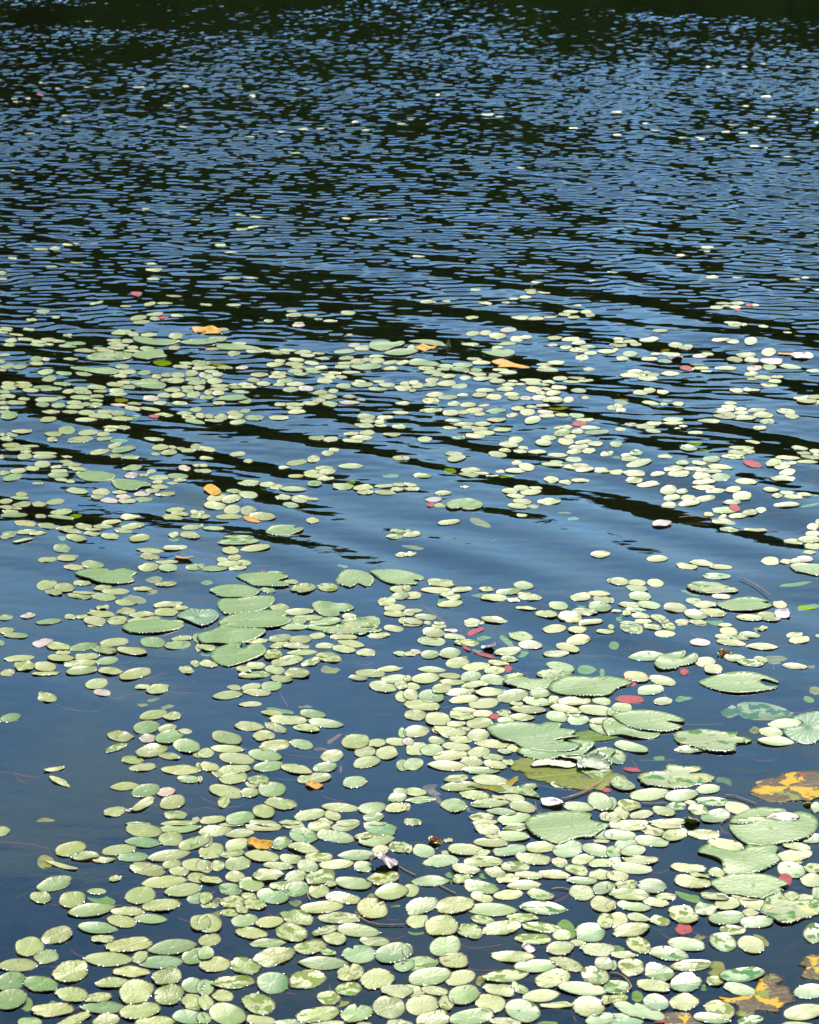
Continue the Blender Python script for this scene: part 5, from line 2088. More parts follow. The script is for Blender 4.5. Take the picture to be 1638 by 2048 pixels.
992.2 835.9 41.3 8.5 -3 cy
905.6 835.9 32.5 6.5 0 ey
1064.8 840.4 32.5 12 5 eg
965.2 842.9 33.8 9.5 0 ey
927.6 843.4 42.6 8 2 ey
1090.3 826.6 32.5 7.5 -3 ep
1093.3 833.9 32.5 7.5 0 ey
1124.1 833.4 26.3 8 -3 ey
1153.4 833.9 30 9 -3 eg
1169.2 842.9 38.8 7 0 ey
1223 815.1 18.8 9 0 ey
822.5 698.2 15 10 0 ey
932.6 747 15 5 0 ey
1424.5 555.5 25.5 7 0 ey
1474.6 556.3 22.5 5 0 ey
1591 556.8 22.5 6.5 0 ey
1611 551.8 15 4 0 ey
1633.5 579 10 3.5 0 ey
1445.8 603.6 28.8 6.5 0 ey
1474.6 603.1 28.8 8.5 0 ey
1453.3 608.8 18.8 5 0 ey
1433.8 611.8 27.5 9.5 0 ey
1470.8 611.1 22.5 8 0 ey
1507.1 607.1 23.8 7 0 ey
1468.3 648.1 42.6 5.5 0 cy
1469.6 653.1 26.3 6.5 0 ey
1487.1 650.6 15 6 0 ey
1527.1 651.4 20.5 6 0 ey
1574.7 663.1 17.5 3.5 0 ey
1319.4 661.1 32.5 5.5 -4 ey
1298.1 676.2 40.1 9 3 cg
1236.8 676.2 22.5 8.5 0 cy
1261.8 681.2 27.5 8.5 0 ey
1240.5 690.2 26.3 10 0 ey
1243 684.4 30 6 0 ey
1271.8 687.4 22.5 6.5 0 ey
1231.8 699.4 10 6 0 ey
1351.2 686.2 28.8 10.5 0 ey
1376.4 687.7 19.5 7 -4 ey
1369.4 693.2 26.3 9 0 ey
1440.8 680.7 36.3 5.5 -2 ey
1464.5 684.4 27.5 6 -6 ey
1501.3 686.2 26 11.5 0 ey
1260 706.7 30 10.5 0 eg
1311.1 706.9 20 4 0 ey
1340.6 707.7 41.3 6.5 -3 eg
1245 716 25 8 0 ey
1298.6 716.2 33 7.5 0 ey
1329.4 720.2 28.8 8 -3 eg
1399.5 710.7 30 9 0 ep
1415.7 706.2 23.8 7.5 -3 ey
1469.1 717 32 15 -3 cy
1492.1 708.2 41.3 11 0 cy
1503.3 717.5 32.5 9 0 cy
1537.1 704.4 30 12 0 cy
1508.4 734.5 31.3 10.5 5 ep
1538.4 732 27.5 13 0 cy
1580.9 731.5 42.6 9.5 -5 eg
1452 734 43.8 7.5 -2 ey
1375.7 735.7 27.5 7 0 ey
1403.2 733.7 30 7 0 ey
1413.2 739.5 22.5 3.5 0 ey
1626 740 27.5 7 0 eg
1502.1 745.7 27.5 9 3 eg
1525.9 752 35 9 -3 ey
1505.8 755.3 23.8 6 0 ey
1554.2 750.8 26.3 6.5 0 ey
1549.7 760 26.3 8 0 ey
1538.4 768.3 35 7 -3 ey
1340.1 745 38 8 0 ey
1270.6 740.7 32.5 8 0 ey
1290.6 743.2 25 7 0 ey
1306.8 747.5 23 8.5 0 ey
1265.5 747.5 52.6 8 -2 ey
1295.6 754.5 40.1 8.5 -2 ey
1299.3 778.3 25 10.5 -3 cy
1280.6 783.8 29.5 11 -3 ey
1325.6 782 25 8 -3 cy
1473.3 778.8 28.8 8.5 -3 ey
1503.3 777 37.5 6.5 -2 cy
1301.1 805.1 35 8.5 -4 ey
1326.9 806.6 16.3 6.5 0 ey
1356.4 805.3 22.5 8.5 0 ey
1236.8 812.8 20 8.5 0 ey
1241.8 819.6 21.3 7.5 0 ep
1460.8 803.8 27 7 -2 ey
1458.3 810.8 32.5 7 0 ey
1452 815.8 35 6 0 ey
1482.1 814.6 22.5 5.5 0 ey
1448.3 820.8 37.5 8 -4 ey
1513.4 817.1 38.8 8 2 ey
1482.1 821.6 28.8 8 0 ey
1449.5 829.6 47.6 10.5 -3 ey
1458.3 826.3 24.5 9.5 -3 ey
1488.3 830.9 48.8 10 0 ey
1526.4 825.8 41.3 11.5 -3 ey
1534.6 837.6 30 10.5 0 eyw
1572.2 819.6 38 11 -5 ey
1583.9 828.4 29.5 9.5 -5 ey
1417.5 839.6 45.1 8.5 0 ey
1345.6 838.4 41.3 8.5 0 ey
1308.1 845.9 32.5 7 0 ey
1345.6 845.9 42.6 6 0 ey
1603.5 795.8 37.5 7.5 0 cy
1628.5 794.6 30 10 0 cy
1613.5 802.1 42.6 11 -3 cy
1633.5 804.6 15 7.5 0 ey
26 340 9.3 4 0 ey
318.3 312.3 15 2.7 0 ey
291.7 416 16.7 4.7 0 ey
481.7 432 23.3 6 -3 cy
511.7 435.3 25 6.7 -5 cy
390.7 438 20 2.7 0 ey
483.3 458 26.7 5.3 0 ey
506.7 454.7 25 4.7 8 cy
135 490.7 22.7 5.3 0 ey
183.3 484.7 25 3 0 ey
152.7 487 12.7 3 0 ey
81.7 498 28.3 4.7 0 ey
110 498 23.3 6.7 0 cy
25 516.7 18.3 4.7 0 ey
440.7 488 23.3 5.3 0 ey
461.7 500.3 26.7 4 0 ey
153.3 527.3 28.3 5.3 0 ey
102.7 534.7 24 5.3 0 eg
303.3 527.3 23.3 6 0 ey
306.7 538 35 7.3 0 cy
5 544.7 16.7 9.3 -8 cy
4 554 20 6.7 0 ep
589.3 305.3 28.3 3.3 0 ey
1041 335 16.7 2.7 0 ey
692.7 435.3 18.3 6 0 cy
747.7 437.3 21.7 3.3 3 ey
767.7 435.3 18.3 3 0 ey
837.7 513.3 25 4.7 0 ey
1510.3 291.3 23.3 4 -4 ey
1532 294.7 8.3 4 0 ey
1577 313 24 4 0 ey
1414.7 493.3 26 6 0 ey
1413.7 500.7 13.3 2.7 0 ey
1361.3 509.3 16.7 4.7 0 ey
1225.3 543 21.7 4 0 ey
1537 279 16.7 3 0 ey
1403.7 278.7 13.3 2 0 ey
177.5 42.5 15 3.5 0 ey
82 164 10 4.5 0 ey
115 176 11 3 0 ey
174 173.5 14 3 0 ey
29 196.5 14 4.5 0 ey
31 202.5 11 4 0 ey
56 196 13 5 0 ey
271.5 174 13 3 0 ey
284 174.5 13 3.5 0 ey
371.5 172 16 4 0 ey
480 176 14 2.5 0 ey
505 191 14 7 -8 cy
612.5 177 14 3.5 0 ey
334 210.5 20 4.5 0 ey
132.5 230 18 3.5 0 ey
136 243.5 14 3.5 0 ey
215 230 12 3 0 ey
60 266 23 5 0 ey
366.5 253 20 5 0 ey
562.5 262.5 15 3 0 ey
606 257 23 3 0 ey
641 256.5 18 4 0 ey
500 273 23 4 0 ey
710 244 14 3 0 ey
731 259 18 3 0 ey
804 247 22 4.5 0 ey
875.5 188.5 10 4 0 ey
974 227.5 28 4.5 0 ey
999 231.5 18 3.5 0 ey
821.5 238.5 15 3.5 0 ey
855.5 247 8 3 0 ey
1146.5 255 19 5 0 ey
1231.5 223.5 25 3 0 ey
1235 269.5 20 6 0 ey
1290 245.5 12 4 0 ey
1310 261 19 5 0 ey
1365 275 20 4 0 ey
1400 275.5 21 5 -5 ey
1451.5 263 19 5 0 ey
1466.5 248.5 21 3.5 0 ey
1486.5 265 19 5 0 ey
1511.5 254.5 18 4 0 ey
1531.5 192.5 22 5 0 ep
1491.5 211.5 15 4.5 0 ey
1544 234 21 4.5 0 ey
1416.5 133.5 10 3.5 0 ey
1489 133.5 14 3 0 ey
1526.5 127 11 3 0 ey
1448 146 12 3 0 ey
1634 220 8 7 0 ey
1633 246 10 6 0 ey"""
ODDS="""90.4 1716.4 33 26.9 0 so|olive sunken leaf first from black spotted pad towards olive bent blade
202.7 1794.5 56.2 19.5 -10 sg|green sunken leaf first from black spotted pad towards teal mint pad
51.3 2002.1 26.9 29.3 40 sg|green sunken leaf first from olive spotted pad towards corner green pad
107.4 2002.1 29.3 14.7 15 sg|green sunken leaf first from corner green pad towards brown centre pad
125.8 1732.2 65.9 8.5 -14 rl|yellow rolled leaf floating like a stick on open water
562.7 1680.5 37.5 22.5 10 sg|green sunken leaf first from orange curled leaf towards wart faced round pad
438.8 1794.4 35 12.5 10 so|olive sunken leaf first from teal mint pad towards black spotted pad
590.2 1798.2 25 11.3 0 so|olive sunken leaf first from teal mint pad towards dark slit pad
450.1 1822 70.1 13.8 0 so|olive sunken leaf first from saw edged pad towards black spotted pad
745.4 1788.2 22.5 15 0 so|olive sunken leaf first from dark slit pad towards lilac crumpled leaf
690.4 2063.5 25 15 0 so|olive sunken leaf first from olive lobed pad towards big mint bowl pad
685.4 1990.9 42.6 27.5 35 so|olive sunken leaf first from smooth mint disc towards big mint bowl pad
785.5 1804.4 30 6.3 0 so|olive sunken leaf first from bite topped pad towards teal mint pad
770.5 1725.1 53.8 23.8 -3 xc|lilac grey crumpled leaf, dry and wrinkled, in front of an oval pad
520.2 1690.1 50.1 15.5 -4 yl|bright orange curled leaf between green pads
1056.6 1895.8 27.5 13.8 -10 xp|purplish withered leaf first from heart patched pad towards big mint bowl pad
1092.9 2043.5 45.1 12.5 0 sg|green sunken leaf first from folded mint bowl towards big mint bowl pad
868.8 1679.3 32.5 15 5 bd|green and yellow cup shaped bud, dark below
902.6 1744.4 25 12.5 0 sg|green sunken leaf first from bite topped pad towards shredded pale leaf
967.7 1741.9 22.5 22.5 -50 sg|green sunken leaf first from green cup bud towards heart patched pad
952.7 1755.6 25 10 -10 sg|green sunken leaf first from bite topped pad towards wide wavy lily pad
912.6 1760.6 22.5 15 0 sg|green sunken leaf first from bite topped pad towards purple shrivelled leaf
1140.4 1741.9 40.1 12.5 -35 sg|green sunken leaf first from wide wavy lily pad towards smooth round mint pad
1132.9 1853.3 42.6 32.5 -50 sg|green sunken leaf first from heart patched pad towards folded mint bowl
832.5 1859.5 35 8.8 0 sg|green sunken leaf first from dark slit pad towards lime rolled blade
962.7 1954.6 17.5 25 -50 so|olive sunken leaf first from big mint bowl pad towards scalloped round pad
1045.3 1978.4 40.1 15 -25 sg|green sunken leaf first from big mint bowl pad towards heart patched pad
1112.9 2012.2 67.6 10 0 rl|lime rolled blade floating between two ovals
1105.4 1858.3 50.1 15 0 so|olive sunken leaf first from smooth round mint pad towards scalloped round pad
1235.3 1893 28.1 15.3 0 sg|green sunken leaf first from warty bent pad towards smooth mint disc
1283.8 1660.8 38.3 14 -8 sg|green sunken leaf first from wide wavy lily pad towards dark patched lily pad
1378.2 1788.3 58.7 15.3 -15 sg|green sunken leaf first from dark olive round pad towards olive yellowing lily pad
1398.6 1868 33.2 11.5 8 so|olive sunken leaf first from crimson leaf towards green moth marked pad
1322.1 1847 33.2 15.3 0 sg|green sunken leaf first from warty bent pad towards cream streaked lily pad
1431.8 1931.2 40.8 33.2 -10 so|olive sunken leaf first from two green patch pad towards warty bent pad
1523.6 1872.5 38.3 12.8 -35 so|olive sunken leaf first from two green patch pad towards red tucked leaf
1408.8 1969.5 23 10.2 0 sg|green sunken leaf first from two green patch pad towards folded mint bowl
1274.9 1987.4 23 23 0 sg|green sunken leaf first from folded mint bowl towards bite topped pad
1429.2 1954.2 33.2 12.8 0 so|olive sunken leaf first from yellow rotting leaf towards warty bent pad
1366.7 1858.5 33.2 23 0 rd|deep crimson small leaf just under water beside an olive scrap
1569.6 1762.8 28.1 28.1 -30 rd|red leaf tucked beside the patchy pale lily pad tip
1322.1 2043.5 28.1 6.4 0 rd|red leaf first from brown yellow torn leaf towards big mint bowl pad
285.7 1403.6 20.8 6.8 0 so|olive sunken leaf first from vivid green disc towards pinkish notched pad
335.8 1408.4 26.9 6.8 12 so|olive sunken leaf first from vivid green disc towards capped lily pad
108.7 1539.1 40.3 6.8 8 rl|pale floating blade alone on open water, upper of two
118.4 1563 41.5 11 -20 rl|olive bent blade alone on open water, lower of two
307.7 1392.1 26.9 5.4 10 so|olive sunken leaf second from vivid green disc towards capped lily pad
91.6 1633.8 36.6 7.3 3 so|olive sunken leaf first from yellow rolled leaf towards lone oval pad
81.8 1381.1 12.2 7.3 0 so|olive sunken leaf first from pinkish notched pad towards lone round pad
560.2 1416.2 56.3 9 -8 sg|green sunken leaf first from heart lily pad towards wet dark green pad
610.3 1407.4 30 3.8 0 so|olive sunken leaf first from teardrop green pad towards heart lily pad
660.3 1333.1 37.5 17.5 0 so|olive sunken leaf first from yellow blotched lily pad towards smooth green disc
413.8 1303.6 25 8.8 0 sg|green sunken leaf first from heart lily pad towards pinkish notched pad
629 1571.4 31.3 11.3 -3 yl|golden leaf scrap on open water behind two ovals
667.8 1467 32.5 7.5 30 rs|reddish sunken leaf first from teardrop green pad towards pinkish notched pad
681.6 1525.8 5 20 0 rs|reddish sunken leaf first from wet dark green pad towards raspberry leaf scrap
641.6 1488.3 27.5 4.5 0 rs|reddish sunken leaf first from teardrop green pad towards vivid green disc
1173 1335.1 37.5 18 0 sg|green sunken leaf first from grey purple pad towards pink oval leaf
1012.8 1276.8 35 11.3 -40 sg|green sunken leaf first from grey purple pad towards pink twisted leaf
967.7 1271.8 30 7.5 0 sg|green sunken leaf first from pink twisted leaf towards long pointed lily pad
965.2 1300.6 42.6 6.3 -12 sg|green sunken leaf first from pink twisted leaf towards raspberry leaf scrap
1045.3 1303.1 25 12.5 15 sg|green sunken leaf second from pink twisted leaf towards long pointed lily pad
928.9 1309.3 12.5 7.5 0 so|olive sunken leaf first from pink twisted leaf towards darker round pad
1204.2 1340.6 10 15 0 sg|green sunken leaf first from long pointed lily pad towards lime stained lily pad
885.1 1468.3 37.5 6.3 -30 rl|rolled leaf blade first from raspberry leaf scrap towards wet dark green pad
947.7 1614.7 45.1 7.5 -8 sg|green sunken leaf first from wart faced round pad towards wide wavy lily pad
1102.9 1603.4 50.1 15 -5 xp|purple shrivelled leaf at the end of a tan stem
976.5 1294.3 27.5 8.8 0 xp|purplish withered leaf first from pink twisted leaf towards framed tiny pad
950.2 1263 37.5 10 20 rd|pink twisted leaf standing among red stems
970.2 1311.8 42.6 6.3 -15 rd|red leaf first from pink twisted leaf towards raspberry leaf scrap
932.7 1298.1 20 6.3 -30 rd|red leaf first from pink twisted leaf towards darker round pad
1015.3 1338.1 17.5 11.3 0 rd|red leaf first from grey purple pad towards raspberry leaf scrap
989 1433.7 20 11.3 0 rd|raspberry leaf scrap between small pads
1213 1580.9 17.5 8.8 0 rd|red leaf first from purple shrivelled leaf towards browned lobed lily pad
1090.4 1518.3 47.6 12.5 0 so|olive sunken leaf first from mossy sunken lily pad towards raspberry leaf scrap
1065.3 1498.3 30 7.5 0 so|olive sunken leaf first from broad ribbed lily pad towards shredded pale leaf
875.1 1363.1 17.5 10 20 so|olive sunken leaf first from darker round pad towards pink twisted leaf
1553 1310.5 45.9 8.9 -3 so|olive sunken leaf first from salmon disc leaf towards half sunk lily pad
1549.2 1318.2 25.5 8.9 -5 so|olive sunken leaf second from salmon disc leaf towards half sunk lily pad
1623.2 1327.6 15.3 6.4 0 so|olive sunken leaf first from salmon disc leaf towards fan ribbed lily pad
1367.5 1392.9 33.2 11.5 3 sg|green sunken leaf first from round magenta leaf towards browned lobed lily pad
1237.9 1501.9 33.2 14 -15 sg|green sunken leaf first from crumpled withered leaf towards half sunk lily pad
1512.2 1454.2 28.1 10.2 3 so|olive sunken leaf first from half sunk lily pad towards toothed green lily pad
1618.1 1394.7 23 12.8 -20 sg|green sunken leaf first from fan ribbed lily pad towards frame cut lily pad
1318.2 1512.1 23 8.9 0 sg|green sunken leaf first from browned lobed lily pad towards long pointed lily pad
1240.4 1546.5 28.1 6.4 -20 so|olive sunken leaf first from crumpled withered leaf towards toothed green lily pad
1227.7 1286.3 20.4 15.3 0 sg|green sunken leaf first from grey purple pad towards orange tipped bud
1516 1256.9 17.9 10.2 -30 sg|green sunken leaf first from salmon disc leaf towards orange tipped bud
1630.8 1375.6 25.5 15.3 0 so|olive sunken leaf second from fan ribbed lily pad towards frame cut lily pad
1259.6 1399.1 57.4 15.8 -3 rd|pink oval sunken leaf with a red stem tip
1367.5 1344.5 17.4 12.8 0 rd|round magenta leaf just under the water behind small pads
1258.3 1364.1 30.6 15.3 -15 rd|pink sunken leaf under the tip of the long pointed lily pad
1263.4 1540.2 38.3 8.9 -8 rd|red leaf first from browned lobed lily pad towards crumpled withered leaf
1607.9 1548.6 20.4 8.9 20 rd|red leaf first from olive round bud towards fan ribbed lily pad
20.8 1061.7 34.2 6.1 3 sg|green sunken leaf fourth from dark tailed lily pad towards pinkish notched pad
146.5 1106.9 22 7.3 5 so|olive sunken leaf first from dented lily pad towards pinkish notched pad
296.7 1177.7 36.6 12.2 0 so|olive sunken leaf first from cleft lily pad towards kinked lily pad
308.9 1154 32.2 14.2 0 so|olive sunken leaf first from cleft lily pad towards grooved lily pad
335.8 1155.2 29.3 4.4 5 rs|reddish sunken leaf first from cleft lily pad towards grooved lily pad
236.9 877.8 36.6 7.8 0 sg|green sunken leaf second from dented lily pad towards orange flecked lily pad
151.4 1028.2 24.4 8.5 5 sg|green sunken leaf first from dark tailed lily pad towards pinkish notched pad
255.2 907.8 24.4 6.1 0 sg|green sunken leaf first from dented lily pad towards orange flecked lily pad
40.3 1039.7 29.3 6.1 0 sg|green sunken leaf second from dark tailed lily pad towards pinkish notched pad
367.5 1116.6 35.4 6.8 -6 yl|thin amber blade floating alone on blue water
46.4 1082.4 41.5 5.4 10 rl|rolled leaf blade first from dark tailed lily pad towards pinkish notched pad
346.8 1075.1 22 7.3 0 sg|green sunken leaf first from thin amber blade towards dented lily pad
124.5 1071.4 17.1 12.2 -30 sg|green sunken leaf third from dark tailed lily pad towards pinkish notched pad
268.6 1192.3 48.8 14.7 -10 so|olive sunken leaf first from cleft lily pad towards heart lily pad
781.7 948.1 32.5 7 0 sg|green sunken leaf first from kidney lily pad towards orange flecked lily pad
701.6 960.6 20 5 0 sg|green sunken leaf first from hooked lily pad towards orange star leaf
503.9 1038.2 35 7 -12 yl|yellow leaf first from hooked lily pad towards dented lily pad
425 985.7 35 15 -15 yl|amber leaf sinking behind a row of cream pads
413.8 1160.9 25 7.5 0 sg|green sunken leaf first from thin amber blade towards kinked lily pad
525.2 1142.9 12.5 4 0 rd|red leaf first from kinked lily pad towards hooked lily pad
685.4 1127.8 22.5 5 -10 sg|green sunken leaf first from heart lobed lily pad towards hooked lily pad
1014 948.6 32.5 4.5 3 sg|green sunken leaf first from kidney lily pad towards orange star leaf
1051.6 1217.2 42.6 6 -6 rl|rolled leaf blade first from pink twisted leaf towards purple upturned leaf
956.4 1186.4 27.5 7 0 sg|green sunken leaf first from pink twisted leaf towards kidney lily pad
885.1 1197.2 17.5 12.5 0 sg|green sunken leaf first from long curled lily pad towards grey purple pad
1160.4 1204.7 27.5 9 -8 sg|green sunken leaf first from grey purple pad towards purple upturned leaf
900.1 938.1 25 9 0 sg|green sunken leaf first from kidney lily pad towards apricot leaf
1146.7 1033.7 22.5 6.5 0 sg|green sunken leaf first from purple upturned leaf towards kidney lily pad
1129.1 1020.7 27.5 4 -3 so|olive sunken leaf second from purple upturned leaf towards kidney lily pad
861.3 1012 15 9 0 rd|red leaf first from kidney lily pad towards hooked lily pad
1157.9 851 30 8 0 rd|red leaf first from orange star leaf towards purple upturned leaf
1200.5 1179.7 32.5 6 -3 sg|green sunken leaf second from grey purple pad towards purple upturned leaf
960.2 1040.7 45.1 12.5 -20 so|olive sunken leaf first from kidney lily pad towards pink oval leaf
825 1089.6 45.1 7.5 -8 so|olive sunken leaf first from heart lobed lily pad towards kidney lily pad
1450.9 1244.8 28.1 8.7 0 so|olive sunken leaf first from serrated lily pad towards round magenta leaf
1564.5 1223.6 33.2 19.9 -5 rp|salmon coloured disc leaf half under a curled pad
1504.5 932.7 38.3 11.7 -15 rd|red twisted leaf on open water between far pads
1468.8 1012.6 23 11.7 -20 rd|red leaf first from red twisted leaf towards lime stained lily pad
1389.7 884.5 29.3 9.2 3 sg|green sunken leaf second from red twisted leaf towards orange star leaf
1410.1 897.2 23 3.6 0 sg|green sunken leaf first from red twisted leaf towards orange star leaf
1429.2 1238.4 38.3 12.8 -8 sg|green sunken leaf first from serrated lily pad towards long pointed lily pad
1244.2 1230.8 25.5 12.8 20 sg|green sunken leaf first from lime stained lily pad towards grey purple pad
1590 1164.4 63.8 7.7 8 sg|green sunken leaf first from frame cut lily pad towards round magenta leaf
1616.8 1210.3 45.9 10.7 8 sg|green sunken leaf first from frame cut lily pad towards fan ribbed lily pad
1383.3 1182.3 40.8 7.1 -14 sg|green sunken leaf first from lime stained lily pad towards pink twisted leaf
1628.3 988.3 17.9 5.1 0 sg|green sunken leaf second from frame cut lily pad towards red twisted leaf
1620.6 1006.2 38.3 5.1 10 sg|green sunken leaf first from frame cut lily pad towards red twisted leaf
1232.8 911.8 17.9 4.6 0 sg|green sunken leaf first from purple upturned leaf towards orange star leaf
272.3 590.6 22.5 8.5 0 rd|magenta leaf drifting on dark far ripples
326.7 638.1 22.5 4 5 rd|red leaf first from magenta drifting leaf towards golden drifting leaf
398 661.9 27.5 10 0 yl|yellow leaf first from magenta drifting leaf towards golden drifting leaf
307.9 833.9 20 7.5 0 rd|red leaf first from orange flecked lily pad towards amber leaf
242.3 797.8 27.5 8 0 sgd|green sunken leaf first from orange flecked lily pad towards dented lily pad
270.3 829.6 17.5 7.5 0 sg|green sunken leaf first from dark tailed lily pad towards golden drifting leaf
27.5 763.3 25 6.5 15 sg|green sunken leaf first from dark tailed lily pad towards orange flecked lily pad
325.4 723.2 37.5 12.5 0 sg|green sunken leaf first from orange flecked lily pad towards apricot leaf
437.5 726.2 35 7.5 -10 sgd|green sunken leaf first from golden drifting leaf towards hooked lily pad
1121.6 826.3 30 7 -3 sgd|green sunken leaf second from orange star leaf towards purple upturned leaf
1116.6 812.1 37.5 7.5 0 sgd|green sunken leaf first from orange star leaf towards purple upturned leaf
1474.6 617.6 12.5 5 0 rd|red leaf second from red twisted leaf towards green striped lily pad
1498.3 608.1 15 5.5 0 rd|red leaf third from red twisted leaf towards green striped lily pad
1351.4 713.2 28.8 7.5 0 rp|purplish withered leaf first from green striped lily pad towards red twisted leaf
1542.1 719.5 47.6 11.5 -5 rp|purplish withered leaf first from orange star leaf towards red twisted leaf
1604.7 715 42.6 9 -4 rp|purplish withered leaf second from orange star leaf towards red twisted leaf
1243 797.8 28 6.5 0 sgd|green sunken leaf first from orange star leaf towards red twisted leaf
1244.3 803.8 30 5.5 0 sgd|green sunken leaf second from orange star leaf towards red twisted leaf
1335.1 798.3 20 4 0 sgd|green sunken leaf second from red twisted leaf towards green striped lily pad
1314.4 810.8 35 3 0 sg|green sunken leaf first from red twisted leaf towards green striped lily pad
1395.7 727 23.8 5 0 sgd|green sunken leaf third from red twisted leaf towards green striped lily pad
1330.6 698.2 17.5 4.5 8 sgd|green sunken leaf first from green striped lily pad towards red twisted leaf
1371.9 734.5 25 9 -5 rd|red leaf first from red twisted leaf towards green striped lily pad
1583.4 710.7 50.1 3.5 -3 yl|yellow leaf first from orange star leaf towards red twisted leaf
1239.3 648.6 8.8 4 0 rd|red leaf first from green striped lily pad towards red twisted leaf
80 189 14 4 -8 rd|red leaf first from magenta drifting leaf towards green striped lily pad"""
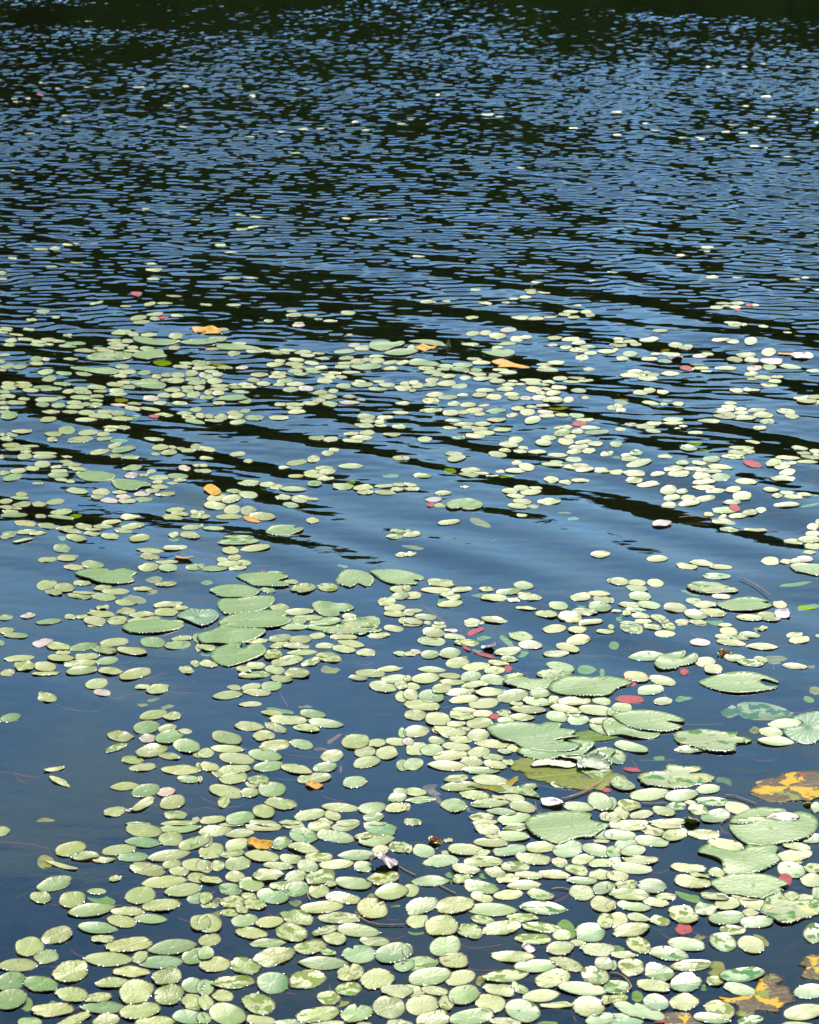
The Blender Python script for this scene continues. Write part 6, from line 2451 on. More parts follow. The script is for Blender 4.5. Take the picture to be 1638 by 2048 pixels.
BIG="""L|1050.3,1643.5 1067.8,1631 1090.4,1624.7 1125.4,1621 1160.4,1622.2 1183,1628.5 1180.5,1638.5 1198,1645.5 1220.5,1650.5 1200.5,1663 1185.5,1671.8 1155.4,1674.3 1127.9,1685.5 1105.4,1685.5 1080.3,1675.5 1060.3,1663|lily_pad|lily pad|wide wavy lily pad, broadest of those ringed by small pads
L|1396.1,1704.1 1413.9,1688.8 1439.4,1696.5 1465,1701.6 1487.9,1699 1495.6,1690.1 1513.4,1693.9 1539,1688.8 1556.8,1696.5 1551.7,1709.2 1561.9,1719.4 1546.6,1729.7 1521.1,1742.4 1495.6,1747.5 1462.4,1748.8 1447.1,1742.4 1442,1722 1419,1711.8|lily_pad|lily pad|cream streaked lily pad with ragged top edge and brown corner
L|1421.6,1762.8 1449.7,1752.6 1465,1748.8 1500.7,1748.8 1539,1752.6 1569.6,1764.1 1576,1770.5 1559.4,1775.6 1564.5,1780.7 1541.5,1790.9 1526.2,1796 1495.6,1793.4 1475.2,1788.3 1449.7,1785.8 1431.8,1775.6|lily_pad|lily pad|patchy pale lily pad with olive wet blotches beside a crimson leaf
LY|1531.3,1801.1 1541.5,1783.2 1561.9,1785.8 1577.2,1801.1 1602.8,1801.1 1638,1801.1 1653.8,1811.3 1638,1826.6 1607.9,1836.8 1582.3,1845.8 1561.9,1847 1546.6,1836.8 1521.1,1824.1|lily_pad|lily pad|olive yellowing lily pad with golden rim, small oval pad on top
SYL|1436.9,1995 1462.4,1997.6 1500.7,1987.4 1513.4,1972.1 1526.2,1949.1 1561.9,1951.6 1565.8,1961.9 1551.7,1969.5 1572.1,1972.1 1590,1997.6 1577.2,2005.2 1559.4,2015.4 1554.3,2023.1 1536.4,2023.1 1516,2020.5 1500.7,2033.3 1472.6,2030.8 1475.2,2012.9 1449.7,2005.2|decaying_lily_pad|lily pad|yellow rotting leaf with brown ragged lobes and bright yellow midrib
SYL|1597.6,1928.7 1618.1,1912.1 1638.5,1913.4 1653.8,1918.5 1658.9,1954.2 1638,1959.3 1602.8,1954.2 1613,1936.3|decaying_lily_pad|lily pad|brown withered leaf with one yellow stripe at the frame edge
SYL|1329.7,2030.8 1347.6,2025.6 1378.2,2028.2 1398.6,2041 1408.8,2051.2 1385.9,2066.5 1342.5,2066.5|decaying_lily_pad|lily pad|brown torn leaf with yellow base cut by the lower frame edge
L|244.2,1254.1 254,1246.8 273.5,1241.9 307.7,1240.2 341.9,1241.9 366.3,1248 361.4,1255.3 337,1262.2 305.3,1266.3 268.6,1265.6 251.5,1261.4|lily_pad|lily pad|oval lily pad with a small folded leaf standing on its far rim
L|395,1274.3 400,1265.5 427.5,1259.3 445.1,1250.5 475.1,1243 510.1,1245.5 507.6,1255.5 530.2,1259.3 525.2,1269.3 500.1,1280.5 465.1,1286.8 430,1285.5 405,1285.5|lily_pad|lily pad|ragged pale lily pad with a straight slit, touching the heart shaped pad
L|421.3,1309.3 427.5,1300.6 450.1,1290.6 482.6,1284.3 480.1,1295.6 486.4,1299.3 500.1,1290.6 520.2,1288.1 532.7,1300.6 525.2,1310.6 505.1,1319.3 482.6,1326.8 457.6,1332.6 437.5,1328.1 425,1319.3|lily_pad|lily pad|heart shaped pale lily pad with open notch facing away
LY|650.3,1261.8 675.3,1249.3 707.9,1244.2 732.9,1245.5 755.4,1251.8 750.4,1258 763,1256.8 757.9,1263 735.4,1264.3 725.4,1268 700.4,1265.5 670.3,1266|lily_pad|lily pad|narrow lily pad with bright yellow blotch
LY|1072.8,1350.6 1090.4,1341.9 1120.4,1341.9 1140.4,1343.1 1141.7,1350.6 1125.4,1356.9 1097.9,1358.1|lily_pad|lily pad|small brown stained lily pad wedged behind the long pointed lily pad
L|1096.6,1373.2 1110.4,1361.9 1132.9,1354.4 1160.4,1354.4 1185.5,1355.6 1195.5,1353.6 1220.5,1353.1 1245.5,1358.1 1264.3,1365.6 1235.5,1375.7 1220.5,1388.2 1200.5,1393.2 1160.4,1393.7 1122.9,1388.2 1102.9,1381.9|lily_pad|lily pad|long pointed lily pad with two overlapping grey green folds
L|1005.2,1365.6 1022.8,1358.1 1047.8,1355.6 1060.3,1359.4 1080.3,1359.4 1110.4,1355.6 1120.4,1356.9 1102.9,1365.6 1095.4,1375.7 1075.3,1379.4 1050.3,1378.7 1025.3,1373.2|lily_pad|lily pad|flat grey green lily pad tucked beside the long pointed lily pad
LB|974,1454.5 990.2,1447.7 1027.8,1443.2 1062.8,1445.7 1080.3,1448.3 1090.4,1444.5 1110.4,1445.7 1125.4,1449.5 1120.4,1457 1150.4,1463.8 1142.9,1470.8 1157.9,1474.5 1110.4,1479.5 1155.4,1488.3 1156.7,1495.8 1135.4,1502.8 1097.9,1502.8 1065.3,1499.6 1042.8,1494.6 1027.8,1485.8 1010.3,1483.3 995.2,1477 982.7,1468.3|lily_pad|lily pad|broad ribbed blue green lily pad with a small dark rimmed pad on it
LB|1032.8,1502.1 1050.3,1497.1 1085.3,1503.3 1135.4,1503.8 1157.9,1492.1 1135.4,1480.8 1185.5,1485.8 1188,1492.1 1173,1503.3 1160.4,1510.8 1122.9,1513.3 1105.4,1519.6 1072.8,1519.6 1050.3,1512.1|lily_pad|lily pad|blue green lily pad slipping under the broad ribbed lily pad
SY|1022.8,1538.4 1035.3,1519.6 1060.3,1517.1 1085.3,1522.1 1135.4,1528.4 1185.5,1538.4 1220.5,1543.4 1240.5,1558.4 1220.5,1573.4 1185.5,1580.9 1135.4,1575.9 1092.9,1564.6 1055.3,1555.9 1045.3,1543.4|sunken_lily_pad|sunken lily pad|large mossy yellow lily pad lying just under the water
LD|1152.9,1535.9 1155.4,1525.8 1145.4,1518.3 1125.4,1520.8 1130.4,1510.8 1160.4,1509.6 1173,1514.6 1195.5,1514.6 1218,1523.3 1220.5,1535.9 1200.5,1540.9 1175.5,1539.6 1160.4,1542.1|decaying_lily_pad|lily pad|crumpled withered leaf with white edges on the mossy sunken pad
L|1173,1510.8 1190.5,1498.3 1210.5,1494.6 1230.5,1500.8 1220.5,1513.3 1220.5,1528.4 1200.5,1514.6|lily_pad|lily pad|grey green lily pad behind the crumpled withered leaf
LW|1062.8,1533.4 1075.3,1523.3 1105.4,1522.1 1135.4,1523.3 1152.9,1530.9 1135.4,1535.9 1097.9,1532.1|lily_pad|lily pad|thin whitish leaf strip crossing the mossy sunken pad
L|1160.4,1542.1 1185.5,1539.6 1220.5,1540.9 1210.5,1552.1 1193,1559.6 1178,1552.1|lily_pad|lily pad|pale triangular lily pad in front of the crumpled withered leaf
SY|935.2,1573.4 965.2,1570.9 1000.2,1570.9 1030.3,1552.1 1035.3,1558.4 1022.8,1573.4 1000.2,1584.7 970.2,1578.4|sunken_lily_pad|sunken lily pad|lime green sunken leaf under ragged pads in the dense patch
SG|1130.4,1473.3 1160.4,1463.3 1200.5,1460.8 1235.5,1473.3 1210.5,1482 1170.5,1482 1152.9,1480.8|sunken_lily_pad|sunken lily pad|dull green sunken leaf between the broad ribbed and forked lily pads
LG|992.7,1583.4 995.2,1570.9 1015.3,1568.4 1030.3,1573.4 1062.8,1565.9 1075.3,1572.2 1065.3,1580.9 1080.3,1593.4 1055.3,1590.9 1035.3,1585.9 1010.3,1584.7|lily_pad|lily pad|shredded pale leaf with split tips beside the mossy sunken pad
SB|845,1573.4 852.6,1564.6 875.1,1564.6 870.1,1575.9 892.6,1584.7 877.6,1583.4 885.1,1598.4 875.1,1598.4 862.6,1583.4|decaying_lily_pad|lily pad|brown forked leaf with pointed tips half under water
BUD|1434.3,1308 1449.7,1297.8 1462.4,1305.4 1463.7,1310.5 1442,1314.3|flower_bud|flower bud|orange tipped open bud with three dark green sepals
L|1309.3,1324.6 1314.4,1315.6 1332.3,1308 1357.8,1304.6 1370.5,1304.6 1370.5,1311.8 1359.8,1319.4 1373.1,1313.8 1388.4,1310 1396.6,1314.9 1391,1324.6 1373.1,1329.7 1357.8,1331.7 1352.7,1336 1334.8,1337.8 1319.5,1337.3 1310.6,1330.9|lily_pad|lily pad|split lily pad with a deep slit, two smooth lobes
L|1397.9,1364.9 1411.4,1356.4 1436.9,1349.6 1465,1346.2 1498.1,1347 1526.2,1352.6 1554.3,1362.8 1554.3,1367.4 1526.2,1360.3 1521.1,1365.4 1533.9,1373 1554.3,1373.5 1549.2,1378.6 1513.4,1384.5 1477.7,1387.1 1444.5,1383.2 1419,1375.6|lily_pad|lily pad|long boat shaped lily pad with a dark wet hollow at one tip
SGL|1475.2,1407.5 1495.6,1403.1 1526.2,1404.2 1556.8,1411.3 1577.2,1419 1588.7,1426.6 1572.1,1435.5 1541.5,1439.4 1508.3,1438.1 1485.4,1433 1477.7,1426.6 1459.9,1434.3 1447.1,1429.2 1442,1420.2 1454.8,1413.9 1465,1409.3 1475.2,1413.9|lily_pad|lily pad|half sunk green lily pad with white glints on its wet face
LR|1638.5,1423.6 1618.1,1424.6 1595.1,1430.4 1584.9,1437.3 1602.8,1444.5 1597.6,1452.1 1569.6,1457.2 1568.3,1467.4 1582.3,1478.9 1605.3,1487.3 1625.7,1486.6 1638.5,1480.2 1658.9,1472.5 1669.1,1452.1 1658.9,1431.7|lily_pad|lily pad|fan ribbed blue green lily pad cut by the frame edge
L|1225.1,1431.7 1235.3,1425.3 1268.5,1422 1301.7,1422.8 1334.8,1427.9 1366.7,1439.4 1362.9,1444.5 1332.3,1443.2 1362.9,1452.1 1357.8,1457.2 1327.2,1462.9 1291.4,1461.1 1263.4,1456 1245.5,1448.3|lily_pad|lily pad|forked bright lily pad with deep slit opening sideways
L|1204.7,1444.5 1225.1,1436.8 1250.6,1452.1 1286.3,1461.1 1317,1464.9 1317,1472.5 1296.6,1477.7 1265.9,1475.1 1240.4,1470 1214.9,1468.7|lily_pad|lily pad|pale lily pad with jagged near edge under the forked lily pad
LY|1345,1472.5 1355.2,1463.6 1383.3,1459.3 1413.9,1458.5 1444.5,1463.6 1472.6,1464.9 1475.2,1472.5 1500.7,1476.4 1498.1,1484 1472.6,1486.6 1470.1,1500.6 1444.5,1503.9 1408.8,1500.6 1383.3,1493 1360.3,1486.6|lily_pad|lily pad|two toned lily pad, one half pale and one half wet olive
LY|1277.4,1559.3 1286.3,1547.8 1327.2,1542.7 1332.3,1532.5 1350.1,1531.7 1362.9,1533.8 1396.1,1533.3 1402.4,1540.2 1378.2,1546.5 1403.7,1545.3 1428,1552.9 1419,1563.1 1378.2,1573.3 1342.5,1575.9 1296.6,1572.1|lily_pad|lily pad|browned lobed lily pad with bites out of its far rim
SYL|1500.7,1588.6 1513.4,1565.7 1539,1554.2 1577.2,1545.3 1615.5,1541.4 1653.8,1546.5 1669.1,1561.9 1653.8,1589.9 1618.1,1600.1 1582.3,1601.4 1556.8,1605.2 1526.2,1600.1|decaying_lily_pad|lily pad|yellow veined dying leaf with brown sunken margins
SG2|1431.8,1554.2 1439.4,1549.1 1459.9,1555.5 1462.4,1567 1444.5,1561.9 1434.3,1561.9|sunken_lily_pad|leaf|small torn teal leaf piece on open dark water
L|1462.4,1641 1475.2,1629.5 1498.1,1618 1526.2,1612.9 1541.5,1615.4 1567,1618 1572.1,1624.4 1551.7,1630.8 1500.7,1646.1 1462.4,1647.8|lily_pad|lily pad|toothed green lily pad behind the dark patched lily pad
L|1546.6,1623.1 1577.2,1625.6 1602.8,1623.1 1625.7,1630.8 1635.9,1643.5 1628.3,1666.5 1602.8,1679.2 1544.1,1689.4 1513.4,1690.7 1490.5,1686.9 1465,1666.5 1458.6,1648.6 1475.2,1638.4 1526.2,1635.9 1559.4,1642.2 1590,1639.7 1582.3,1628.2|lily_pad|lily pad|broad rounded lily pad with two dark green wet patches
LY|1220,1564.4 1232.8,1552.9 1253.2,1560.6 1271,1573.3 1258.3,1579.7 1235.3,1577.2|lily_pad|lily pad|short pale lily pad scrap among ragged pads behind the red mouthed bud
BUD2|1605.3,1605.2 1618.1,1597.6 1624.4,1604 1618.1,1611.6 1606.6,1611.6|flower_bud|flower bud|olive round closed bud beside the yellow veined leaf
BUD|1368,1633.3 1375.7,1625.1 1391,1628.2 1398.6,1638.4 1383.3,1646.1 1370.5,1641|flower_bud|flower bud|dark green bud with open red mouth among small pads
L|151.4,944.5 166.1,940.3 195.4,941.3 224.7,946.9 230.3,953 219.8,958.4 200.2,960.8 175.8,959.8 156.3,953|lily_pad|lily pad|long lily pad with dark wet tail and cream near rim
L|223.4,960.3 244.2,958.4 273.5,961.6 297.9,967.7 299.1,972.5 280.8,973.8 271.1,978.6 251.5,977.9 232,973|lily_pad|lily pad|blue green dented lily pad behind a row of purplish pads
L|150.2,1145.9 166.1,1139.8 185.6,1138.1 212.5,1138.6 219.8,1142.3 244.2,1138.1 263.7,1142.3 274,1147.1 263.7,1153.3 268.6,1161.8 256.4,1165.5 224.7,1167.4 195.4,1164.2 175.8,1156.9 161.2,1153.3|lily_pad|lily pad|cleft lily pad with pale tip, side notch and flat near edge
LR|354.1,1231.4 366.3,1221.6 381,1216.3 400.5,1219.2 424.9,1219.2 437.1,1229 432.2,1238.7 415.1,1248.5 400.5,1250.9 376.1,1241.2 359,1236.3|lily_pad|lily pad|pale ribbed lily pad with watery sheen beside the ragged twin pad
L|531.4,1063.3 540.2,1054.5 560.2,1050.3 589,1049.5 586.5,1055.3 604,1053.8 605.3,1059.5 590.2,1065.8 570.2,1070.3 545.2,1069.5|lily_pad|lily pad|hooked lily pad with a bite in its far edge on open water
L|473.1,1152.1 487.6,1145.9 515.1,1143.4 550.2,1144.6 576.5,1152.1 555.2,1159.6 572.7,1164.6 576.5,1170.9 550.2,1172.9 512.6,1170.9 495.1,1164.6 490.1,1160.9|lily_pad|lily pad|grooved oval lily pad with a pink scrap behind it
L|418.8,1180.9 437.5,1173.4 465.1,1170.9 495.1,1173.4 512.6,1179.7 520.2,1182.2 510.1,1190.9 485.1,1194.7 445.1,1193.4 427.5,1185.9|lily_pad|lily pad|oval lily pad with dark spots at one tip
L|433.8,1205.9 445.1,1197.2 475.1,1197.2 507.6,1192.2 540.2,1190.9 548.9,1194.7 547.7,1203.4 535.2,1213.5 515.1,1221 487.6,1223.5 455.1,1227.2 440.1,1218.5|lily_pad|lily pad|kinked triangular lily pad with a straight midrib
L|670.3,1162.1 675.3,1154.6 687.9,1143.4 710.4,1142.9 732.9,1148.4 747.9,1158.4 742.9,1169.7 730.4,1173.4 715.4,1167.1 702.9,1174.7 685.4,1170.9|lily_pad|lily pad|heart lobed lily pad with a ragged corner beside open water
L|740.4,1144.6 760.5,1140.4 790.5,1140.4 815.5,1143.4 845.6,1150.9 845.1,1158.4 825.5,1159.6 835.5,1167.1 813,1169.7 783,1167.9 763,1160.9 750.4,1152.1|lily_pad|lily pad|long lily pad with curled side beside the heart lobed one
L|624,1209.7 635.3,1202.2 655.3,1203.4 670.3,1207.2 695.4,1208.5 707.4,1217.2 690.4,1223.5 677.8,1223.5 677.8,1231 650.3,1231 630.3,1221|lily_pad|lily pad|butterfly shaped lily pad with two jagged lobes
L|437.5,1244.7 460.1,1231 490.1,1223.5 520.2,1219.7 560.2,1222.2 575.2,1227.2 570.2,1232.2 585.2,1237.2 575.2,1246 550.2,1253.5 500.1,1256 450.1,1253.5|lily_pad|lily pad|long cream speckled lily pad behind the ragged twin lily pad
LY|682.9,1246 692.9,1237.2 720.4,1235.5 750.4,1236 760.5,1246 745.4,1254.8 700.4,1254.8|lily_pad|lily pad|pale lily pad with a yellow tinged far edge behind the yellow blotched one
L|892.6,1012 902.6,1003.2 920.1,998.7 937.7,997.7 955.2,1000.7 965.7,1008.2 962.7,1015.7 950.2,1021.2 935.2,1022 923.9,1020.2 925.1,1017 917.6,1019.5 902.6,1021.2 893.9,1017|lily_pad|lily pad|smooth kidney shaped lily pad alone on open blue water
L|1431.8,1208.3 1449.7,1201.4 1475.2,1193.8 1505.8,1192.5 1536.4,1198.9 1523.6,1202.7 1544.1,1206.5 1536.4,1212.9 1508.3,1220.5 1470.1,1221.8 1449.7,1218|lily_pad|lily pad|serrated long lily pad beside a salmon coloured disc leaf
LY|1374.4,1173.3 1383.3,1164.4 1403.7,1160.6 1431.8,1161.9 1449.7,1168.2 1475.2,1175.9 1472.6,1181 1449.7,1182.3 1419,1184.8 1393.5,1181|lily_pad|lily pad|lime stained lily pad with purple oval leaf at its near edge
L|1579.8,1130 1597.6,1126.1 1618.1,1127.4 1638.5,1128.7 1664,1133.8 1669.1,1146.5 1638.5,1151.1 1610.4,1145.3 1590,1140.2|lily_pad|lily pad|lily pad cut by the frame edge beside rippled dark bands
L|265.3,671.2 277.8,668.7 300.4,672.7 325.4,676.9 350.4,678.2 361.7,680.7 345.4,685.2 322.9,687.2 297.9,684.4 272.8,678.2|lily_pad|lily pad|flat green lily pad just this side of the small rippled patch with dark tip
L|360.5,683.2 385.5,678.7 410.5,677.7 435.5,679.4 430.5,685.7 400.5,688.7 375.5,687.7|lily_pad|lily pad|thin lily pad this side of the golden drifting leaf
LY|172.7,714.5 190.2,706.9 210.3,703.2 240.3,701.9 260.3,703.2 265.3,710.7 255.3,718.2 225.3,720.7 190.2,719.5|lily_pad|lily pad|long lily pad with orange flecks on its far rim
L|262.8,710.7 275.3,701.9 300.4,696.9 322.9,695.7 327.9,704.4 332.9,710.7 310.4,715.7 295.4,720.7 270.3,717|lily_pad|lily pad|lily pad raised at one tip beside the orange flecked lily pad
L|140.2,735.2 160.2,732 190.2,734.5 212.8,733.7 232.8,737 237.8,740.7 220.3,745.7 195.2,744.5 165.2,742|lily_pad|lily pad|long lily pad with a small folded pad on it, far cluster
L|260.3,763.3 275.3,758.3 300.4,759.5 330.4,765.8 325.4,774.5 300.4,775.3 275.3,770.8|lily_pad|lily pad|light green lily pad with small dark stub at its tip
L|737.9,695.7 742.9,688.2 767.9,685.7 785.5,689.4 805.5,686.9 808,691.9 790.5,698.2 765.4,703.2 742.9,699.4|lily_pad|lily pad|oval lily pad with dark spot at its tip behind the stretched pale one
L|432.5,690.7 450.1,688.2 480.1,691.2 505.1,693.2 520.1,695.7 510.1,699.4 472.6,701.2 442.5,699.4|lily_pad|lily pad|yellowish far lily pad between cream pads and open ripples
L|767.9,708.2 780.5,703.7 810.5,701.2 835.5,703.2 825.5,710.7 795.5,712.7|lily_pad|lily pad|stretched pale lily pad beside the apricot leaf
LO|387.5,660.6 405,656.9 420,655.6 435,660.6 443.8,665.6 425,667.6 400,667.1|floating_leaf|leaf|golden drifting leaf on dark ripples behind the far pad cluster
L|817.5,686.9 830,681.9 857.5,679.4 882.6,681.9 890.1,688.2 902.6,691.9 880.1,693.2 845,690.7|lily_pad|lily pad|long lily pad behind the apricot leaf with an upright tip
LO|830,698.2 842.5,693.2 857.5,694.4 875.1,696.9 865.1,700.7 845,705.2|floating_leaf|leaf|apricot leaf lying against a long far lily pad
L|962.7,699.4 980.2,698.2 985.2,691.9 1005.2,695.7 1015.2,693.7 1029,698.2 1025.3,704.4 1005.2,709.5 980.2,706.9|lily_pad|lily pad|oval lily pad with bright green stripe behind the orange star leaf
LO|982.7,727 1000.2,723.2 1020.3,723.2 1035.3,724.5 1060.3,730.7 1035.3,734.5 1010.2,737 995.2,735.7 1000.2,732|floating_leaf|leaf|orange star shaped leaf on calm water between far pads
L|820,724.5 835,720.7 855,723.2 880.1,732 867.6,735.2 842.5,734.5 820,732.7|lily_pad|lily pad|mottled lily pad partly covered by cream pads in the far cluster
LX|888.8,686.9 902.6,678.2 900.1,693.2|leaf_tip|leaf|upright green leaf tip sticking out of the water at a pad end"""
